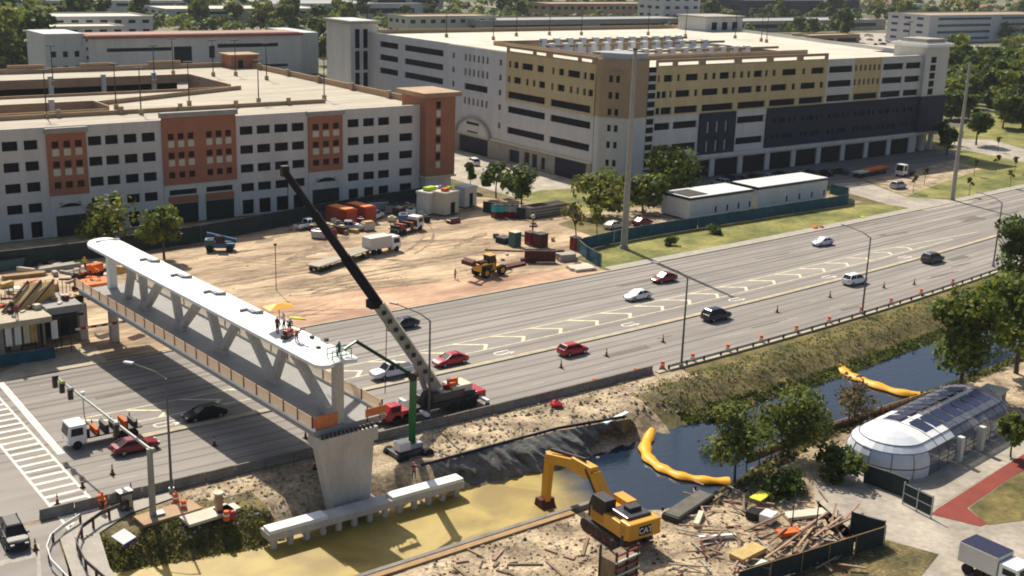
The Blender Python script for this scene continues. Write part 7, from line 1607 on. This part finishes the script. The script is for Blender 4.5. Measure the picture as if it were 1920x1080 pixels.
# ================================================================ PEOPLE
def person_mesh(pose, skin=True):
    """continuous body grown from a skeleton"""
    J = {'pel': (0, 0, .95), 'sp': (0.02, 0, 1.18), 'ch': (.03, 0, 1.40), 'nk': (.03, 0, 1.52), 'hd': (.05, 0, 1.66), 'ht': (.05, 0, 1.76)}
    E_ = [('pel', 'sp'), ('sp', 'ch'), ('ch', 'nk'), ('nk', 'hd'), ('hd', 'ht')]; Rr = {'pel': .16, 'sp': .15, 'ch': .17, 'nk': .06, 'hd': .105, 'ht': .07}
    for s, n in ((1, 'l'), (-1, 'r')):
        sw = .18 * s if pose == 'walk' else .03 * s; bend = pose == 'bend'
        J['sh' + n] = (.03, .2 * s, 1.43); J['el' + n] = (.08 + (-sw) + (.15 if pose == 'work' else 0), .27 * s, 1.16); J['wr' + n] = (.18 - sw + (.25 if pose == 'work' else 0), .24 * s, .95 + (.2 if pose == 'work' else 0)); J['ha' + n] = (.22 - sw + (.33 if pose == 'work' else 0), .22 * s, .86 + (.25 if pose == 'work' else 0))
        J['hi' + n] = (0, .1 * s, .9); J['kn' + n] = (.05 + sw, .12 * s, .5); J['an' + n] = (-.02 + sw * 1.4, .13 * s, .1); J['to' + n] = (.16 + sw * 1.4, .15 * s, .05)
        E_ += [('ch', 'sh' + n), ('sh' + n, 'el' + n), ('el' + n, 'wr' + n), ('wr' + n, 'ha' + n), ('pel', 'hi' + n), ('hi' + n, 'kn' + n), ('kn' + n, 'an' + n), ('an' + n, 'to' + n)]
        Rr.update({'sh' + n: .075, 'el' + n: .052, 'wr' + n: .038, 'ha' + n: .042, 'hi' + n: .105, 'kn' + n: .075, 'an' + n: .05, 'to' + n: .045})
    if pose == 'bend':
        for k in list(J):
            if k[:2] in ('sp', 'ch', 'nk', 'hd', 'ht', 'sh', 'el', 'wr', 'ha'):
                x, y, z = J[k]; z -= .95; a = .9 if k[:2] not in ('el', 'wr', 'ha') else .6; J[k] = (x * math.cos(a) + z * math.sin(a), y, .95 - x * math.sin(a) + z * math.cos(a))
    ks = list(J); me = bpy.data.meshes.new('body'); me.from_pydata([J[k] for k in ks], [(ks.index(a), ks.index(b)) for a, b in E_], [])
    o = bpy.data.objects.new('body', me); COL.objects.link(o); sk = o.modifiers.new('s', 'SKIN'); 
    for i, k in enumerate(ks): me.skin_vertices[0].data[i].radius = (Rr[k], Rr[k] * (.8 if k in ('ch', 'sp', 'pel') else 1)); me.skin_vertices[0].data[i].use_root = (k == 'pel')
    ss = o.modifiers.new('u', 'SUBSURF'); ss.levels = 1; ss.render_levels = 1
    bpy.context.view_layer.update(); dg = bpy.context.evaluated_depsgraph_get(); m2 = bpy.data.meshes.new_from_object(o.evaluated_get(dg)); bpy.data.objects.remove(o)
    m2.materials.clear(); m2.materials.append(M['skin']); m2.materials.append(M['denim']); m2.materials.append(M['hivis'])
    for p in m2.polygons:
        c = p.center; z = c.z
        if pose == 'bend': p.material_index = 1 if z < .98 and c.x < .28 and not (abs(c.y) > .19) else (2 if c.x < .62 and z > .8 else 0)
        else: p.material_index = 1 if z < .97 and abs(c.y) < .2 else (2 if .97 <= z < 1.5 and abs(c.y) < .3 else 0)
        p.use_smooth = True
    return m2
POSES = {k: person_mesh(k) for k in ('stand', 'walk', 'work', 'bend')}
HM = {'white': 'white', 'yellow': 'curtain', 'orange': 'orange', 'red': 'red'}
def person(loc, rz, pose, shirt, hat, label):
    t = thing('person', label, 'person', loc, rz); me = POSES[pose].copy(); me.materials[2] = M[shirt]
    o = bpy.data.objects.new('body', me); COL.objects.link(o); o.parent = t
    hx = .05 if pose != 'bend' else .78; hz = 1.70 if pose != 'bend' else 1.38
    mb = MB(); mb.ball(hx, 0, hz, .135, .8, 10); mb.v = [(a, b, max(c, hz - .02)) for a, b, c in mb.v]; mb.build('helmet', HM[hat], t, smooth=True)
    mb = MB(); mb.tube([(hx + .03, 0, hz - .03), (hx + .03, 0, hz)], .165, 10); mb.build('helmet_brim', HM[hat], t)
    return t
zc = ZC + .55
for x, y, rz, pose, sh, hat, lab in ((520, 625, .5, 'stand', 'dred', 'white', 'worker in dark red at the left under the yellow parasol on the canopy'), (533, 618, 2.2, 'work', 'white', 'white', 'worker in white under the yellow parasol on the canopy'),
        (543, 626, 1.0, 'bend', 'black', 'white', 'bending worker in black right of the parasol pole'), (556, 640, -1.0, 'bend', 'dred', 'red', 'crouching worker in dark red nearest the canopy end')):
    person((*U(x, y, zc), zc - .05), rz, pose, sh, hat, lab)
pp = thing('parasol', 'yellow flat-topped parasol on the bridge canopy', 'parasol', (*U(524, 612, zc), zc - .1)); MB().tube([(0, 0, 0), (0, 0, 2.3)], .04, 6).build('pole', 'dsteel', pp); mb = MB(); mb.add([(-1.4, -.9, 2.15), (1.4, -.9, 2.15), (1.4, .9, 2.15), (-1.4, .9, 2.15), (-.3, -.1, 2.5), (.3, -.1, 2.5), (.3, .1, 2.5), (-.3, .1, 2.5)], [(3, 2, 1, 0), (4, 5, 6, 7), (0, 1, 5, 4), (1, 2, 6, 5), (2, 3, 7, 6), (3, 0, 4, 7)]); mb.build('cover', 'curtain', pp)
ey = thing('stressing_jack', 'yellow and dark red jacking machine between the workers on the canopy', 'machine', (*U(540, 632, zc), zc - .1), .5); MB().bb(-.5, .5, -.3, .3, 0, .9).build('body', 'dred', ey, bevel=.04); MB().bb(-.9, -.5, -.2, .2, .1, .5).build('cylinder_block', 'dsteel', ey); MB().bb(.5, 1.1, -.25, .25, .3, .6).build('hopper', 'curtain', ey)
yb = tag(MB().bb(-.9, .9, -.5, .5, 0, .15).build('yellow_sheet', 'limeboard'), 'yellow sheet lying at the far edge of the canopy beside the workers', 'sheet'); yb.location = (*U(556, 600, zc), zc + .1); yb.rotation_euler = (0, .3, .4)
person((BASKET[0], BASKET[1], BASKET[2]), 2.0, 'work', 'teal', 'white', 'worker in the basket of the green boom lift')
person((*U(853, 524), .03), 0, 'stand', 'hivis', 'white', 'worker standing left of the wheel loader')
person((*U(193, 960), .13), 1, 'walk', 'hivis', 'orange', 'worker in orange walking by the crosswalk corner')
person((*U(776, 898, -.5), -.55), 1, 'work', 'dred', 'red', 'worker in dark red between boom lift and beam')
person((*U(32, 598, 5.5), 5.5), 1, 'work', 'dred', 'red', 'worker in dark red on the approach slab')
person((*U(24, 590, 5.5), 5.5), 1, 'stand', 'black', 'white', 'worker in black on the approach slab behind the red one')
for i, (x, y, z, ps, sh, lab) in enumerate(((150, 528, 7.0, 'work', 'hivis', 'worker in orange at the far left of the bridge end'), (170, 520, 7.0, 'stand', 'hivis', 'second worker in orange at the bridge end'), (186, 522, 7.0, 'bend', 'hivis', 'bending worker in orange at the bridge end'), (215, 525, 7.0, 'stand', 'dred', 'worker in dark red beside the far canopy column'), (160, 505, 7.0, 'walk', 'lime', 'worker in lime at the back of the bridge end'))):
    person((*U(x, y, z), z - .05), i, ps, sh, 'orange', lab)
tag(MB().bb(*(lambda c: (c[0] - 2.2, c[0] + 2.0, c[1] - 1.0, c[1] + 2.2))(U(180, 527, 7)), 6.2, 6.9).build('end_platform', 'orange2'), 'orange-edged working platform at the far bridge end', 'platform')
for x, y, lab in ((178, 508, 'orange sheeted equipment at the far bridge end'), (235, 510, 'yellow and orange equipment under the far canopy')):
    o = tag(MB().bb(-1.1, 1.1, -.5, .5, 0, 1.1).build('sheeted_equipment', 'orange' if x < 200 else 'ply', bevel=.15), lab, 'equipment'); o.location = (*U(x, y, 7), 6.9); o.rotation_euler = (0, 0, .4)

# ================================================================ AIR
hz = bpy.data.materials.new('haze_air'); hz.use_nodes = True; t = hz.node_tree; t.nodes.remove(t.nodes['Principled BSDF']); pv = t.nodes.new('ShaderNodeVolumePrincipled')
pv.inputs['Color'].default_value = (.80, .86, .95, 1); pv.inputs['Density'].default_value = 0.00006; pv.inputs['Anisotropy'].default_value = .2
t.links.new(pv.outputs[0], t.nodes['Material Output'].inputs['Volume'])
M['haze'] = hz
hb = tag(MB().bb(-1000, 3300, -400, 3700, -4, 62).build('haze', 'haze'), 'thin pale haze over the whole scene', 'haze', None, 'stuff')
